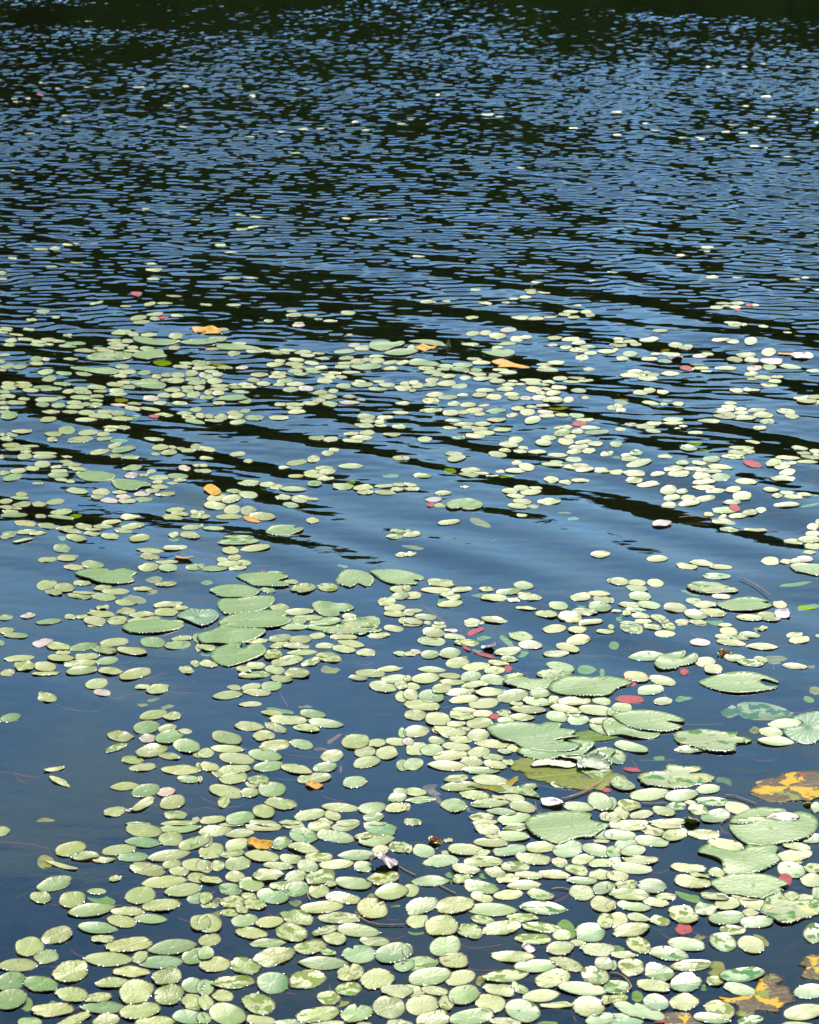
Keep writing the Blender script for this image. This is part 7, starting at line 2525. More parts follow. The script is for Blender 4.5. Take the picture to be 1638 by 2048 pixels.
STEMS="""R|0,1680.5 34.2,1681 65.9,1684.6 97.7,1694.4|thin red water stem, first from yellow rolled leaf towards lone oval pad
R|101.3,1803.1 117.2,1804.3|thin red water stem, first from yellow rolled leaf towards black spotted pad
R|140.4,1894.6 156.3,1900.7 177,1908.1|thin red water stem, first from olive spotted pad towards smooth mint leaf
R|355.3,1829.9 381,1839.7|thin red water stem, first from smooth mint leaf towards saw edged pad
R|149,2011.9 168.5,2004.5|thin red water stem, first from corner green pad towards brown centre pad
R|219.8,1804.3 241.8,1801.8 258.9,1806.2|thin red water stem, first from tiny lone pad towards bitten round pad
R|74.5,1927.6 102.6,1928.8 127,1923.9|thin red water stem, first from corner green pad towards smooth mint leaf
R|420,1788.2 427.5,1773.2 440.1,1764.4 457.6,1761.9|thin red water stem, first from brownish round pad towards smooth mint leaf
R|532.7,1820.7 550.2,1825.7 565.2,1818.2|thin red water stem, first from teal mint pad towards smooth mint disc
T|615.3,1780.7 615.8,1793.2 620.3,1803.2|tan water stem, first from teal mint pad towards bite topped pad
T|710.4,1825.7 717.9,1834.5 735.4,1845.7 763,1852 810,1852|tan water stem, first from saw edged pad towards scalloped round pad
R|550.2,1985.9 572.7,1979.7 591.5,1984.7|thin red water stem, first from olive lobed pad towards scalloped round pad
R|773,1833.2 800.5,1832.7|thin red water stem, first from dark slit pad towards scalloped round pad
R|770.5,1870.8 808,1867.8|thin red water stem, first from scalloped round pad towards bitten round pad
T|798,1735.6 810,1743.1 830.5,1753.1|tan water stem, first from green cup bud towards dark slit pad
R|705.4,1656.8 722.9,1663|thin red water stem, first from lilac crumpled leaf towards golden leaf scrap
R|657.8,1963.4 662.8,1975.9|thin red water stem, first from smooth mint disc towards big mint bowl pad
R|432.5,1910.8 445.1,1910.8 460.1,1914.6|thin red water stem, first from smooth mint disc towards yellow rolled leaf
T|876.3,1771.9 892.6,1780.7 912.6,1790.7|tan water stem, first from bite topped pad towards wide wavy lily pad
R|865.1,1694.3 895.1,1696.8|thin red water stem, first from green cup bud towards heart patched pad
R|927.6,1685.5 947.7,1679.3|thin red water stem, first from green cup bud towards wide wavy lily pad
R|935.2,1932.1 965.2,1930.9 995.2,1933.9|thin red water stem, first from scalloped round pad towards big mint bowl pad
R|920.1,1884.5 950.2,1888.3 1005.2,1884.5|thin red water stem, first from scalloped round pad towards lime rolled blade
R|1110.4,1798.2 1137.9,1785.7|thin red water stem, first from heart patched pad towards red mouthed bud
T|1102.9,1780.7 1137.9,1781.4|tan water stem, second from heart patched pad towards red mouthed bud
R|1142.9,2018.5 1152.9,2038.5|thin red water stem, first from big mint bowl pad towards brown yellow torn leaf
R|1301.7,1739.3 1337.4,1736|thin red water stem, first from dark olive round pad towards red mouthed bud
R|1320.8,1858.5 1334.8,1866.2 1350.1,1872.5|thin red water stem, first from warty bent pad towards crimson leaf
R|1398.6,1875.1 1419,1886.6|thin red water stem, first from green moth marked pad towards warty bent pad
R|1582.3,1769.2 1607.9,1770|thin red water stem, first from olive yellowing lily pad towards olive round bud
R|1415.2,1891.7 1424.1,1887.9|thin red water stem, first from green moth marked pad towards big mint bowl pad
T|1220,1947.8 1240.4,1951.6 1255.7,1964.4 1262.1,1977.2 1250.6,1984.8 1230.2,1979.7|tan water stem, first from folded mint bowl towards lilac crumpled leaf
R|1383.3,1859.8 1413.9,1864.9 1424.1,1866.2|thin red water stem, first from crimson leaf towards green moth marked pad
R|1439.4,1648 1447.1,1656.9 1459.9,1663.3|thin red water stem, first from dark patched lily pad towards wide wavy lily pad
R|112.3,1406.7 136.8,1412.1 170.9,1417 202.7,1418.9|thin red water stem, first from lone round pad towards vivid green disc
R|0,1541 22,1541 48.8,1546.4 80.6,1553.3|thin red water stem, first from lone oval pad towards yellow rolled leaf
R|31.7,1549.6 56.2,1559.4|thin red water stem, second from lone oval pad towards yellow rolled leaf
R|305.3,1605.8 319.9,1605.8|thin red water stem, first from vivid green disc towards tiny lone pad
R|366.3,1611.9 400,1613.1|thin red water stem, third from smooth green disc towards yellow rolled leaf
R|339.4,1379.9 366.3,1378.2 400,1383.5|thin red water stem, second from heart lily pad towards pale floating blade
R|221,1390.9 239.3,1388.4 258.9,1384.8|thin red water stem, first from vivid green disc towards pinkish notched pad
R|288.2,1355.4 307.7,1346.9 329.7,1340.3|thin red water stem, first from heart lily pad towards lone round pad
R|234.4,1321.3 262.5,1319.6|thin red water stem, first from capped lily pad towards pale floating blade
R|238.1,1329.8 258.9,1333.5 285.7,1332.2|thin red water stem, first from capped lily pad towards olive bent blade
R|378.5,1353 395.6,1355.4|thin red water stem, first from heart lily pad towards pale floating blade
R|241.8,1503.2 271.1,1506.9|thin red water stem, first from vivid green disc towards pale floating blade
R|382.2,1506.9 395.6,1519.1|thin red water stem, first from vivid green disc towards orange curled leaf
R|400,1589.7 425,1598.4 450.1,1608.5|thin red water stem, first from vivid green disc towards brownish round pad
R|440.1,1616 457.6,1605.9 482.6,1602.2 510.1,1597.2|thin red water stem, first from smooth green disc towards yellow rolled leaf
R|400,1612.2 432.5,1616|thin red water stem, second from smooth green disc towards yellow rolled leaf
R|555.2,1499.6 590.2,1503.3 640.3,1512.1|thin red water stem, first from golden leaf scrap towards heart lily pad
R|560.2,1384.4 570.2,1398.2 575.2,1410.7|thin red water stem, first from heart lily pad towards isolated green pad
R|550.2,1552.9 575.2,1552.1 597.7,1554.6|thin red water stem, first from golden leaf scrap towards vivid green disc
R|645.3,1588.4 665.3,1592.2 687.9,1598.4|thin red water stem, first from isolated green pad towards orange curled leaf
R|732.9,1378.2 750.4,1380.2|thin red water stem, first from darker round pad towards heart lily pad
R|485.1,1492.1 500.1,1492.1|thin red water stem, first from vivid green disc towards teardrop green pad
R|712.9,1322.6 745.4,1321.3|thin red water stem, first from yellow blotched lily pad towards wart faced round pad
R|798,1509.6 810,1513.3|thin red water stem, first from teardrop green pad towards shredded pale leaf
R|400,1383.2 420,1386.4|thin red water stem, first from heart lily pad towards vivid green disc
Y|1025.3,1559.6 1062.8,1565.9 1110.4,1574.7 1155.4,1579.7 1170.5,1578.4|yellow green water stem, first from purple shrivelled leaf towards mossy sunken lily pad
T|1122.9,1599.7 1160.4,1590.9 1190.5,1575.9 1205.5,1560.9|tan water stem, first from mossy sunken lily pad towards cream streaked lily pad
T|1135.4,1597.2 1165.4,1585.9 1193,1570.9 1208,1558.4|tan water stem, first from mossy sunken lily pad towards red mouthed bud
R|1160.4,1306.8 1220,1308.1|thin red water stem, second from split lily pad towards grey purple pad
Y|1185.5,1273 1220,1266.8|yellow green water stem, first from grey purple pad towards salmon disc leaf
R|1022.8,1330.6 1062.8,1343.1|thin red water stem, first from grey purple pad towards broad ribbed lily pad
R|982.7,1318.1 1007.7,1311.8|thin red water stem, first from grey purple pad towards darker round pad
R|1070.3,1598.4 1075.3,1613.5 1085.3,1624.7|thin red water stem, first from purple shrivelled leaf towards green cup bud
R|1072.8,1626 1082.8,1616|thin red water stem, first from shredded pale leaf towards wide wavy lily pad
R|885.1,1413.2 905.1,1408.2|thin red water stem, first from darker round pad towards broad ribbed lily pad
R|905.1,1253 917.6,1256.8 925.1,1253|thin red water stem, first from pink twisted leaf towards butterfly lily pad
R|1097.9,1384.4 1130.4,1393.2|thin red water stem, first from long pointed lily pad towards raspberry leaf scrap
R|1220,1308.7 1240.4,1310.5 1257,1314.9|thin red water stem, first from split lily pad towards grey purple pad
R|1383.3,1263.3 1408.8,1273.5|thin red water stem, first from split lily pad towards serrated lily pad
R|1419,1295.2 1436.9,1296.5|thin red water stem, first from round magenta leaf towards salmon disc leaf
R|1554.3,1287.6 1577.2,1288.3|thin red water stem, first from salmon disc leaf towards fan ribbed lily pad
R|1582.3,1421.5 1607.9,1416.4 1630.8,1411.3|thin red water stem, first from fan ribbed lily pad towards salmon disc leaf
Y|1365.4,1447 1403.7,1447 1447.1,1445.8|yellow green water stem, first from two toned lily pad towards round magenta leaf
Y|1493,1485.3 1523.6,1484.8|yellow green water stem, first from half sunk lily pad towards dark patched lily pad
Y|1278.7,1518.5 1317,1519 1350.1,1518|yellow green water stem, first from browned lobed lily pad towards long pointed lily pad
R|1263.4,1515.9 1273.6,1526.1 1282.5,1545.3|thin red water stem, first from browned lobed lily pad towards framed tiny pad
R|1327.2,1380.7 1332.3,1387.1 1329.7,1392.2|thin red water stem, first from pink oval leaf towards boat shaped lily pad
R|1503.2,1513.4 1526.2,1515.9 1551.7,1515.4|thin red water stem, first from yellow veined leaf towards round magenta leaf
T|1449.7,1592.5 1470.1,1595 1513.4,1610.3|tan water stem, first from brown edged folded pad towards browned lobed lily pad
T|1283.8,1608.6 1304.2,1609.8 1332.3,1608.3|tan water stem, first from red mouthed bud towards mossy sunken lily pad
T|1442,1647.8 1459.9,1638.4 1500.7,1637.1 1536.4,1634.6|tan water stem, first from brown edged folded pad towards red mouthed bud
R|1546.6,1327.1 1549.2,1336|thin red water stem, first from half sunk lily pad towards salmon disc leaf
R|376.1,1094.6 400,1103.2|thin red water stem, second from thin amber blade towards hooked lily pad
R|361.4,1102 383.4,1108.1|thin red water stem, first from thin amber blade towards hooked lily pad
R|351.6,1143.5 400,1142.3|thin red water stem, first from thin amber blade towards kinked lily pad
R|46.4,1020.2 70.8,1020.9|thin red water stem, first from cleft lily pad towards dark tailed lily pad
R|9.8,910.3 24.4,915.2|thin red water stem, first from orange flecked lily pad towards dark tailed lily pad
R|502.6,1128.4 522.7,1127.1 560.2,1125.8|thin red water stem, first from dark tipped lily pad towards hooked lily pad
R|545.2,1028.2 562.7,1026.2|thin red water stem, first from hooked lily pad towards golden drifting leaf
R|407.5,1109.6 427.5,1113.3|thin red water stem, first from grooved lily pad towards thin amber blade
R|920.1,1060.8 960.2,1063.3|thin red water stem, first from kidney lily pad towards grey purple pad
R|1082.8,1178.4 1105.4,1182.2 1130.4,1179.7|thin red water stem, first from pink twisted leaf towards purple upturned leaf
R|982.7,1080.8 1000.2,1073.3|thin red water stem, first from kidney lily pad towards split lily pad
R|840,1205.9 860.1,1216 880.1,1233.5 897.6,1246|thin red water stem, first from pink twisted leaf towards heart lobed lily pad
R|870.1,1231 885.1,1228.5|thin red water stem, first from pink twisted leaf towards long curled lily pad
R|1080.3,1202.2 1100.4,1208.5|thin red water stem, first from grey purple pad towards purple upturned leaf
R|1329.7,1169 1357.8,1170.8 1388.4,1179.7|thin red water stem, first from lime stained lily pad towards long curled lily pad
R|1462.4,1138.9 1521.1,1138.9|thin red water stem, second from lime stained lily pad towards frame cut lily pad
T|1480.3,1156.8 1508.3,1169.5 1541.5,1192.5|tan water stem, first from lime stained lily pad towards frame cut lily pad
R|1536.4,1058.5 1587.4,1058.5 1605.3,1053.4 1620.6,1047|thin red water stem, first from frame cut lily pad towards red twisted leaf
T|1357.8,1036.8 1383.3,1034.3 1421.6,1035|tan water stem, first from red twisted leaf towards purple upturned leaf
R|1531.3,1024.1 1577.2,1022.8 1628.3,1029.2|thin red water stem, first from red twisted leaf towards frame cut lily pad
R|1597.6,961.5 1633.4,956.4|thin red water stem, second from frame cut lily pad towards red twisted leaf"""

# ---------------------------------------------------------------- small pads
TONES = {'y': (.106, .126, .016), 'g': (.064, .112, .012), 'm': (.046, .104, .018), 'p': (.17, .135, .10), 's': (.15, .10, .105)}
ICO = None
def ico():
    global ICO
    if ICO is None:
        bm = bmesh.new(); bmesh.ops.create_icosphere(bm, subdivisions=2, radius=1)
        ICO = (np.array([v.co[:] for v in bm.verts]), [tuple(v.index for v in f.verts) for f in bm.faces]); bm.free()
    return ICO

def outline(px, py, a, b, t, flag, rng, n):
    """World outline of a pad lying on the water, from its place, spread and turn."""
    ang = np.linspace(0, 2 * math.pi, n, endpoint=False)
    ca, sa = np.cos(ang), np.sin(ang)
    kind = flag[0]
    if kind == 'p':
        x = ca * (1 + .03 * np.abs(ca) ** 6); y = np.sign(sa) * (1 - ca ** 2) ** .66 * (1 + .04 * np.sin(ang * 2 + rng.uniform(0, 6)))
    else:
        e = rng.uniform(.86, 1.06)
        x = np.sign(ca) * np.abs(ca) ** e; y = np.sign(sa) * np.abs(sa) ** e
    amp = {'e': .016, 'c': .034, 'p': .013, 'l': .02}[kind]
    nz = np.zeros(n)
    for f in range(2, 6):
        nz += amp * rng.uniform(.3, 1) * np.sin(f * ang + rng.uniform(0, 6.28))
    if kind == 'c':
        f = rng.randint(15, 25); ph = rng.uniform(0, 6.28)
        nz -= .05 * np.abs(np.sin(f * ang / 2 + ph)) ** 3
        for _ in range(rng.randint(1, 4)):
            c = rng.uniform(0, 6.28); w = rng.uniform(.10, .22); dd = (ang - c + math.pi) % (2 * math.pi) - math.pi
            nz -= rng.uniform(.04, .13) * np.exp(-(dd / w) ** 2)
    else:
        nz += rng.normal(0, .006, n)
        if kind == 'e' and rng.rand() < .55:
            for _ in range(rng.randint(1, 4)):
                c = rng.uniform(0, 6.28); dd = (ang - c + math.pi) % (2 * math.pi) - math.pi
                nz -= rng.uniform(.02, .07) * np.exp(-(dd / rng.uniform(.05, .12)) ** 2)
    if 'n' in flag[2:]:
        c = rng.choice([-math.pi / 2 + rng.uniform(-.4, .4), rng.uniform(.9, 2.2)])
        dd = (ang - c + math.pi) % (2 * math.pi) - math.pi
        nz -= .42 * np.clip(1 - np.abs(dd) / .20, 0, 1)
    x = x * (1 + nz); y = y * (1 + nz)
    tr = math.radians(t)
    X = (x * math.cos(tr) * a / 2 - y * math.sin(tr) * b / 2)
    Y = (x * math.sin(tr) * a / 2 + y * math.cos(tr) * b / 2)
    wx, wy = on_water(px + X, py - Y, .003)
    return wx, wy, ang

def pad_arrays(row, seed, layer, n=64, rings=(.0, .3, .58, .78, .9, .965, 1.0), beads=True, ico_r=True):
    px, py, a, b, t, flag = row
    rng = np.random.RandomState(seed)
    if py < 620: b = b * .78
    if py < 420: b = b * .85; a = a * .92
    b *= 1.0
    if py > 1100: a *= 1.03; b *= 1.01
    wx, wy, ang = outline(px, py, a, b, t, flag, rng, n)
    cx, cy = on_water(px, py, .003)
    R = .25 * ((wx.max() - wx.min()) + (wy.max() - wy.min()))
    kind, tone, ex = flag[0], flag[1], flag[2:]
    crink = {'e': .35, 'c': 1.0, 'p': .25, 'l': .8}[kind] * (.35 if tone == 'm' else .7 if tone == 'g' else 1)
    fold = rng.uniform(0, math.pi) if rng.rand() < .5 else rng.normal(.2, .35)
    fdep = rng.uniform(.2, 1.3) * (.0012 if tone in 'gm' or kind == 'p' else .0007) * (R / .03)
    cup = rng.uniform(.5, 1.3) * .0008 * (R / .03)
    tilt = rng.normal(0, .012, 2)
    wav = [(rng.randint(2, 6), rng.uniform(0, 6.28), rng.uniform(.2, 1) * .00045) for _ in range(4)]
    wav2 = [(rng.normal(0, 1.3 / R), rng.normal(0, 1.3 / R), rng.uniform(0, 6.28), rng.uniform(.3, 1) * .00065 * (.45 + .55 * crink) * (R / .03)) for _ in range(6)]
    V, UV = [], []
    def height(x, y, r, an):
        s = (-x * math.sin(fold) + y * math.cos(fold)) / R
        z = fdep * (math.sqrt(s * s + .02)) + cup * r ** 5
        z += tilt[0] * x + tilt[1] * y
        for f, p, w in wav: z += w * r ** 3 * math.sin(f * an + p) * (.6 + crink)
        for kx, ky, p, w in wav2: z += w * math.sin(kx * x + ky * y + p)
        return z
    z0 = .0002 + layer * .0006
    if kind == 'l': z0 += .004
    for ri, r in enumerate(rings):
        if r == 0:
            V.append([cx, cy, height(0, 0, 0, 0)]); UV.append([0, 0]); continue
        for k in range(n):
            x, y = (wx[k] - cx) * r, (wy[k] - cy) * r
            V.append([cx + x, cy + y, height(x, y, r, ang[k])]); UV.append([r * math.cos(ang[k]), r * math.sin(ang[k])])
    V = np.array(V)
    base = V[:, 2].min()
    V[:, 2] += z0 - base * .85
    V[:, 2] = np.maximum(V[:, 2], z0)
    
    # edge: out a little and down into the water
    er = V[-n:].copy(); dirs = er[:, :2] - [cx, cy]; dirs /= np.linalg.norm(dirs, axis=1)[:, None]
    th = .0013 if 'x' not in ex and 'd' not in ex else .0035
    e1 = er.copy(); e1[:, :2] += dirs * .0009; e1[:, 2] -= .0002
    e2 = er.copy(); e2[:, :2] += dirs * .0011; e2[:, 2] -= th * .5
    V = np.vstack([V, e1, e2]); UV += [[math.cos(x), math.sin(x)] for x in ang] * 2
    Fc, mi = [], []
    for k in range(n):
        Fc.append((0, 1 + k, 1 + (k + 1) % n)); mi.append(0)
    nr = len(rings) - 1 + 2
    for ri in range(nr - 1):
        for k in range(n):
            a0 = 1 + ri * n + k; a1 = 1 + ri * n + (k + 1) % n
            Fc.append((a0, a0 + n, a1 + n, a1)); mi.append(0 if ri < len(rings) - 2 else 1)
    # pads ride on the waves
    V[:, 2] += waves(V[:, 0], V[:, 1])
    if beads:
        iv, ifc = ico()
        nb = max(1, int(rng.poisson(a / 16.0)))
        for _ in range(nb):
            an = -math.pi / 2 + rng.normal(0, .95) - math.radians(t) * 0
            k = int((an % (2 * math.pi)) / (2 * math.pi) * n) % n
            rb = .0006 + .0014 * rng.rand() ** 2 * (1 + .05 * cy)
            c = er[k].copy(); c[:2] += dirs[k] * rb * .2
            c[2] = (V[1 + (len(rings) - 2) * n + k, 2]) - rb * .15
            k0 = len(V)
            V = np.vstack([V, iv * rb * np.array([1, 1, .8]) + c])
            UV += [[0, 0]] * len(iv)
            Fc += [tuple(q + k0 for q in f) for f in ifc]; mi += [2] * len(ifc)
    base = np.array(TONES.get(tone, TONES['y']))
    base = base * rng.uniform(.86, 1.16) * np.array([rng.uniform(.90, 1.12), 1, rng.uniform(.8, 1.25)])
    if 'd' in ex: base *= .7
    ext = np.array([rng.rand(), .62 if 'w' in ex else (.0 if rng.rand() < .88 else .35), crink])
    return V, Fc, mi, np.array(UV), base, ext, (cx, cy)

def parse_row(s):
    q = s.split(); return tuple(float(v) for v in q[:5]) + (q[5],)
ind = [(parse_row(l.split('|')[0]), l.split('|')[1]) for l in PADS.strip().split('\n')]
rest = [parse_row(l) for l in REST.strip().split('\n')]
allp = [r for r, _ in ind] + rest
# pads that overlap lie on one another
layers = []
for i, r in enumerate(allp):
    used = set()
    for j in range(i):
        q = allp[j]
        dx = abs(r[0] - q[0]) / ((r[2] + q[2]) / 2); dy = abs(r[1] - q[1]) / ((r[3] + q[3]) / 2)
        if dx < 1 and dy < 1 and dx * dx + dy * dy < .95: used.add(layers[j])
    k = 0
    while k in used: k += 1
    layers.append(k)
PM = [M['pad'], M['rim'], M['bead']]
for i, (r, lab) in enumerate(ind):
    V, Fc, mi, UV, col, ext, (cx, cy) = pad_arrays(r, 100 + i, layers[i])
    V = V - np.array([cx, cy, 0])
    me = make_mesh('floating_pad', V, Fc, PM, mi, UV, np.tile(col, (len(V), 1)), np.tile(ext, (len(V), 1)))
    o = link(bpy.data.objects.new('floating_pad', me)); o.location = (cx, cy, 0)
    tag(o, lab, 'floating pad', 'small pads floating on the lake')
acc = [[], [], [], [], [], []]; nv = 0
for i, r in enumerate(rest):
    far = r[1] < 900
    V, Fc, mi, UV, col, ext, c = pad_arrays(r, 5000 + i, layers[len(ind) + i], n=24 if far else 32, rings=(0, .5, .85, 1.0) if far else (0, .35, .7, .92, 1.0))
    acc[0].append(V); acc[1] += [tuple(q + nv for q in f) for f in Fc]; acc[2] += mi; acc[3].append(UV)
    acc[4].append(np.tile(col, (len(V), 1))); acc[5].append(np.tile(ext, (len(V), 1))); nv += len(V)
me = make_mesh('floating_pads', np.vstack(acc[0]), acc[1], PM, acc[2], np.vstack(acc[3]), np.vstack(acc[4]), np.vstack(acc[5]))
tag(link(bpy.data.objects.new('floating_pads', me)), 'hundreds of small cream and green pads scattered over the lake', 'floating pads', kind='stuff')

# ---------------------------------------------------------------- big lily pads and leaves
def catmull(pts, k=5):
    n = len(pts); out = []
    P_ = np.array(pts, float)
    for i in range(n):
        p0, p1, p2, p3 = P_[i - 1], P_[i], P_[(i + 1) % n], P_[(i + 2) % n]
        for j in range(k):
            t = j / k
            out.append(.5 * ((2 * p1) + (-p0 + p2) * t + (2 * p0 - 5 * p1 + 4 * p2 - p3) * t * t + (-p0 + 3 * p1 - 3 * p2 + p3) * t ** 3))
    return np.array(out)

def leaf_mesh(name, pts, mat, rng, z0=.003, curl=.004, ragged=.0, thick=.0016, k=5, warp=1.0, skirt=True):
    """A leaf blade with the traced outline, an inner grid of vertices, a gentle relief and a thin edge."""
    pp = catmull(pts, k)
    wx, wy = on_water(pp[:, 0], pp[:, 1], max(z0, 0))
    B = np.stack([wx, wy], 1)
    # even out vertex spacing a little and add wear
    cen = (B.max(0) + B.min(0)) / 2
    size = (B.max(0) - B.min(0)); S = size.max() / 2
    if ragged:
        d = B - cen; r = np.linalg.norm(d, axis=1)[:, None]
        B = B + d / r * rng.normal(0, ragged * S, (len(B), 1))
    n = len(B)
    step = max(S / 11, .004)
    gx = np.arange(B[:, 0].min() + step / 2, B[:, 0].max(), step); gy = np.arange(B[:, 1].min() + step / 2, B[:, 1].max(), step)
    def inside(x, y):
        c = False; j = n - 1
        for i in range(n):
            if (B[i, 1] > y) != (B[j, 1] > y) and x < (B[j, 0] - B[i, 0]) * (y - B[i, 1]) / (B[j, 1] - B[i, 1]) + B[i, 0]: c = not c
            j = i
        return c
    inner = []
    for x in gx:
        for y in gy:
            xx, yy = x + rng.uniform(-.2, .2) * step, y + rng.uniform(-.2, .2) * step
            if inside(xx, yy) and np.min(np.abs(B[:, 0] - xx) + np.abs(B[:, 1] - yy)) > step * .55: inner.append((xx, yy))
    pts2 = [Vector(b) for b in B] + [Vector(q) for q in inner]
    res = delaunay_2d_cdt(pts2, [(i, (i + 1) % n) for i in range(n)], [list(range(n))], 1, 1e-6)
    v2, e2, f2 = res[0], res[1], res[2]
    XY = np.array([v[:] for v in v2])
    onb = set()
    for orig, vi in zip(res[3], range(len(v2))):
        if any(o < n for o in orig): onb.add(vi)
    dist = np.array([np.min(np.hypot(B[:, 0] - x, B[:, 1] - y)) for x, y in XY]) / S
    Z = np.zeros(len(XY))
    for _ in range(6):
        kx, ky = rng.normal(0, 2.2 / S, 2); Z += warp * rng.uniform(.2, 1) * .0010 * np.sin(kx * XY[:, 0] + ky * XY[:, 1] + rng.uniform(0, 6.28))
    Z += curl * .5 * np.exp(-dist * 9) * (1 + .5 * np.sin(XY[:, 0] / S * 3 + rng.uniform(0, 6)))
    wv = waves(XY[:, 0], XY[:, 1]) if z0 > -.001 else 0
    if z0 > -.001: Z = np.maximum(Z + .0012, .0)
    Z = Z + (z0 if z0 < 0 else z0 * .6)
    V = np.stack([XY[:, 0], XY[:, 1], Z + wv], 1)
    uv = (XY - cen) / S
    # the stalk point sits off centre along the long side
    uv = uv @ np.array([[math.cos(.25), -math.sin(.25)], [math.sin(.25), math.cos(.25)]]) + np.array([rng.uniform(-.15, .15), 0])
    Fc = [tuple(f) for f in f2]; mi = [0] * len(Fc)
    if skirt:
        # boundary loop edges -> thin edge going down
        cnt = {}
        for f in Fc:
            for a_, b_ in zip(f, f[1:] + f[:1]):
                cnt[(a_, b_)] = 1
        V = list(V); uv = list(uv); low = {}
        for (a_, b_) in list(cnt):
            if (b_, a_) in cnt: continue
            for q in (a_, b_):
                if q not in low:
                    d = np.array(V[q][:2]) - cen; d = d / (np.linalg.norm(d) + 1e-9)
                    low[q] = len(V); V.append(np.array([V[q][0] + d[0] * thick * .8, V[q][1] + d[1] * thick * .8, V[q][2] - thick * 1.2])); uv.append(uv[q])
            Fc.append((b_, a_, low[a_], low[b_])); mi.append(1)
        V = np.array(V); uv = np.array(uv)
    V = V - np.array([cen[0], cen[1], 0])
    me = make_mesh(name, V, Fc, [mat, M['rim']], mi, uv)
    return me, (cen[0], cen[1], 0)

def ellipse_pts(r, n=14, rng=None, amp=.06):
    px, py, a, b, t = r[:5]; tr = math.radians(t); out = []
    for k in range(n):
        an = 2 * math.pi * k / n; s = 1 + (rng.normal(0, amp) if rng is not None else 0)
        x, y = math.cos(an) * a / 2 * s, math.sin(an) * b / 2 * s
        out.append((px + x * math.cos(tr) - y * math.sin(tr), py - (x * math.sin(tr) + y * math.cos(tr))))
    return out

def bud(px, py, w, label, name, green=True, open_=.6, seed=0):
    """A water lily bud: stalk, cupped sepals and an inner bundle of petals."""
    rng = np.random.RandomState(seed)
    x, y = on_water(px, py, .0)
    R = w * .5 * y / FPX * 1.02
    root = link(bpy.data.objects.new(name, None)); root.location = (x, y, 0); root.empty_display_size = .02
    tag(root, label, 'flower bud')
    def petal(r, h, az, wid, lean, mat, nm, zb=0.0):
        V, Fc = [], []
        nu, nv_ = 9, 7
        for side in (1, -1):
            for i in range(nu + 1):
                t = i / nu
                rad = r * math.sin(math.pi * (.10 + .62 * t)) * (1 + lean * t) - (0 if side == 1 else .0007)
                zz = zb + h * t
                for j in range(nv_ + 1):
                    s = (j / nv_ - .5) * 2
                    da = s * wid * math.sin(math.pi * (.12 + .84 * t)) ** .6
                    V.append((rad * math.cos(az + da), rad * math.sin(az + da), zz - .002 * s * s))
        off = (nu + 1) * (nv_ + 1)
        for i in range(nu):
            for j in range(nv_):
                a = i * (nv_ + 1) + j; b_ = a + nv_ + 1
                Fc.append((a, a + 1, b_ + 1, b_)); Fc.append((off + a, off + b_, off + b_ + 1, off + a + 1))
        me = make_mesh(nm, V, Fc, [mat])
        link(bpy.data.objects.new(nm, me), root)
    for k in range(4):
        petal(R, R * .55, k * math.pi / 2 + .4 + rng.normal(0, .1), .95, open_ * .35, M['bud'], 'sepal')
    for k in range(5):
        petal(R * .66, R * .62, k * 2 * math.pi / 5 + rng.normal(0, .1), .75, open_ * .3, M['budin'], 'petal', .001)
    # stalk below the cup
    V, Fc = [], []
    for i in range(5):
        zz = .004 - .05 * i; rr_ = R * .28
        for q in range(8):
            V.append((rr_ * math.cos(q * math.pi / 4) + .01 * i * i * .3, rr_ * math.sin(q * math.pi / 4) + .004 * i, zz))
    for i in range(4):
        for q in range(8): Fc.append((i * 8 + q, (i + 1) * 8 + q, (i + 1) * 8 + (q + 1) % 8, i * 8 + (q + 1) % 8))
    link(bpy.data.objects.new('stalk', make_mesh('stalk', V, Fc, [M['budstem']])), root)
    root.rotation_euler = (rng.uniform(.1, .5), rng.uniform(-.4, .4), rng.uniform(0, 3))

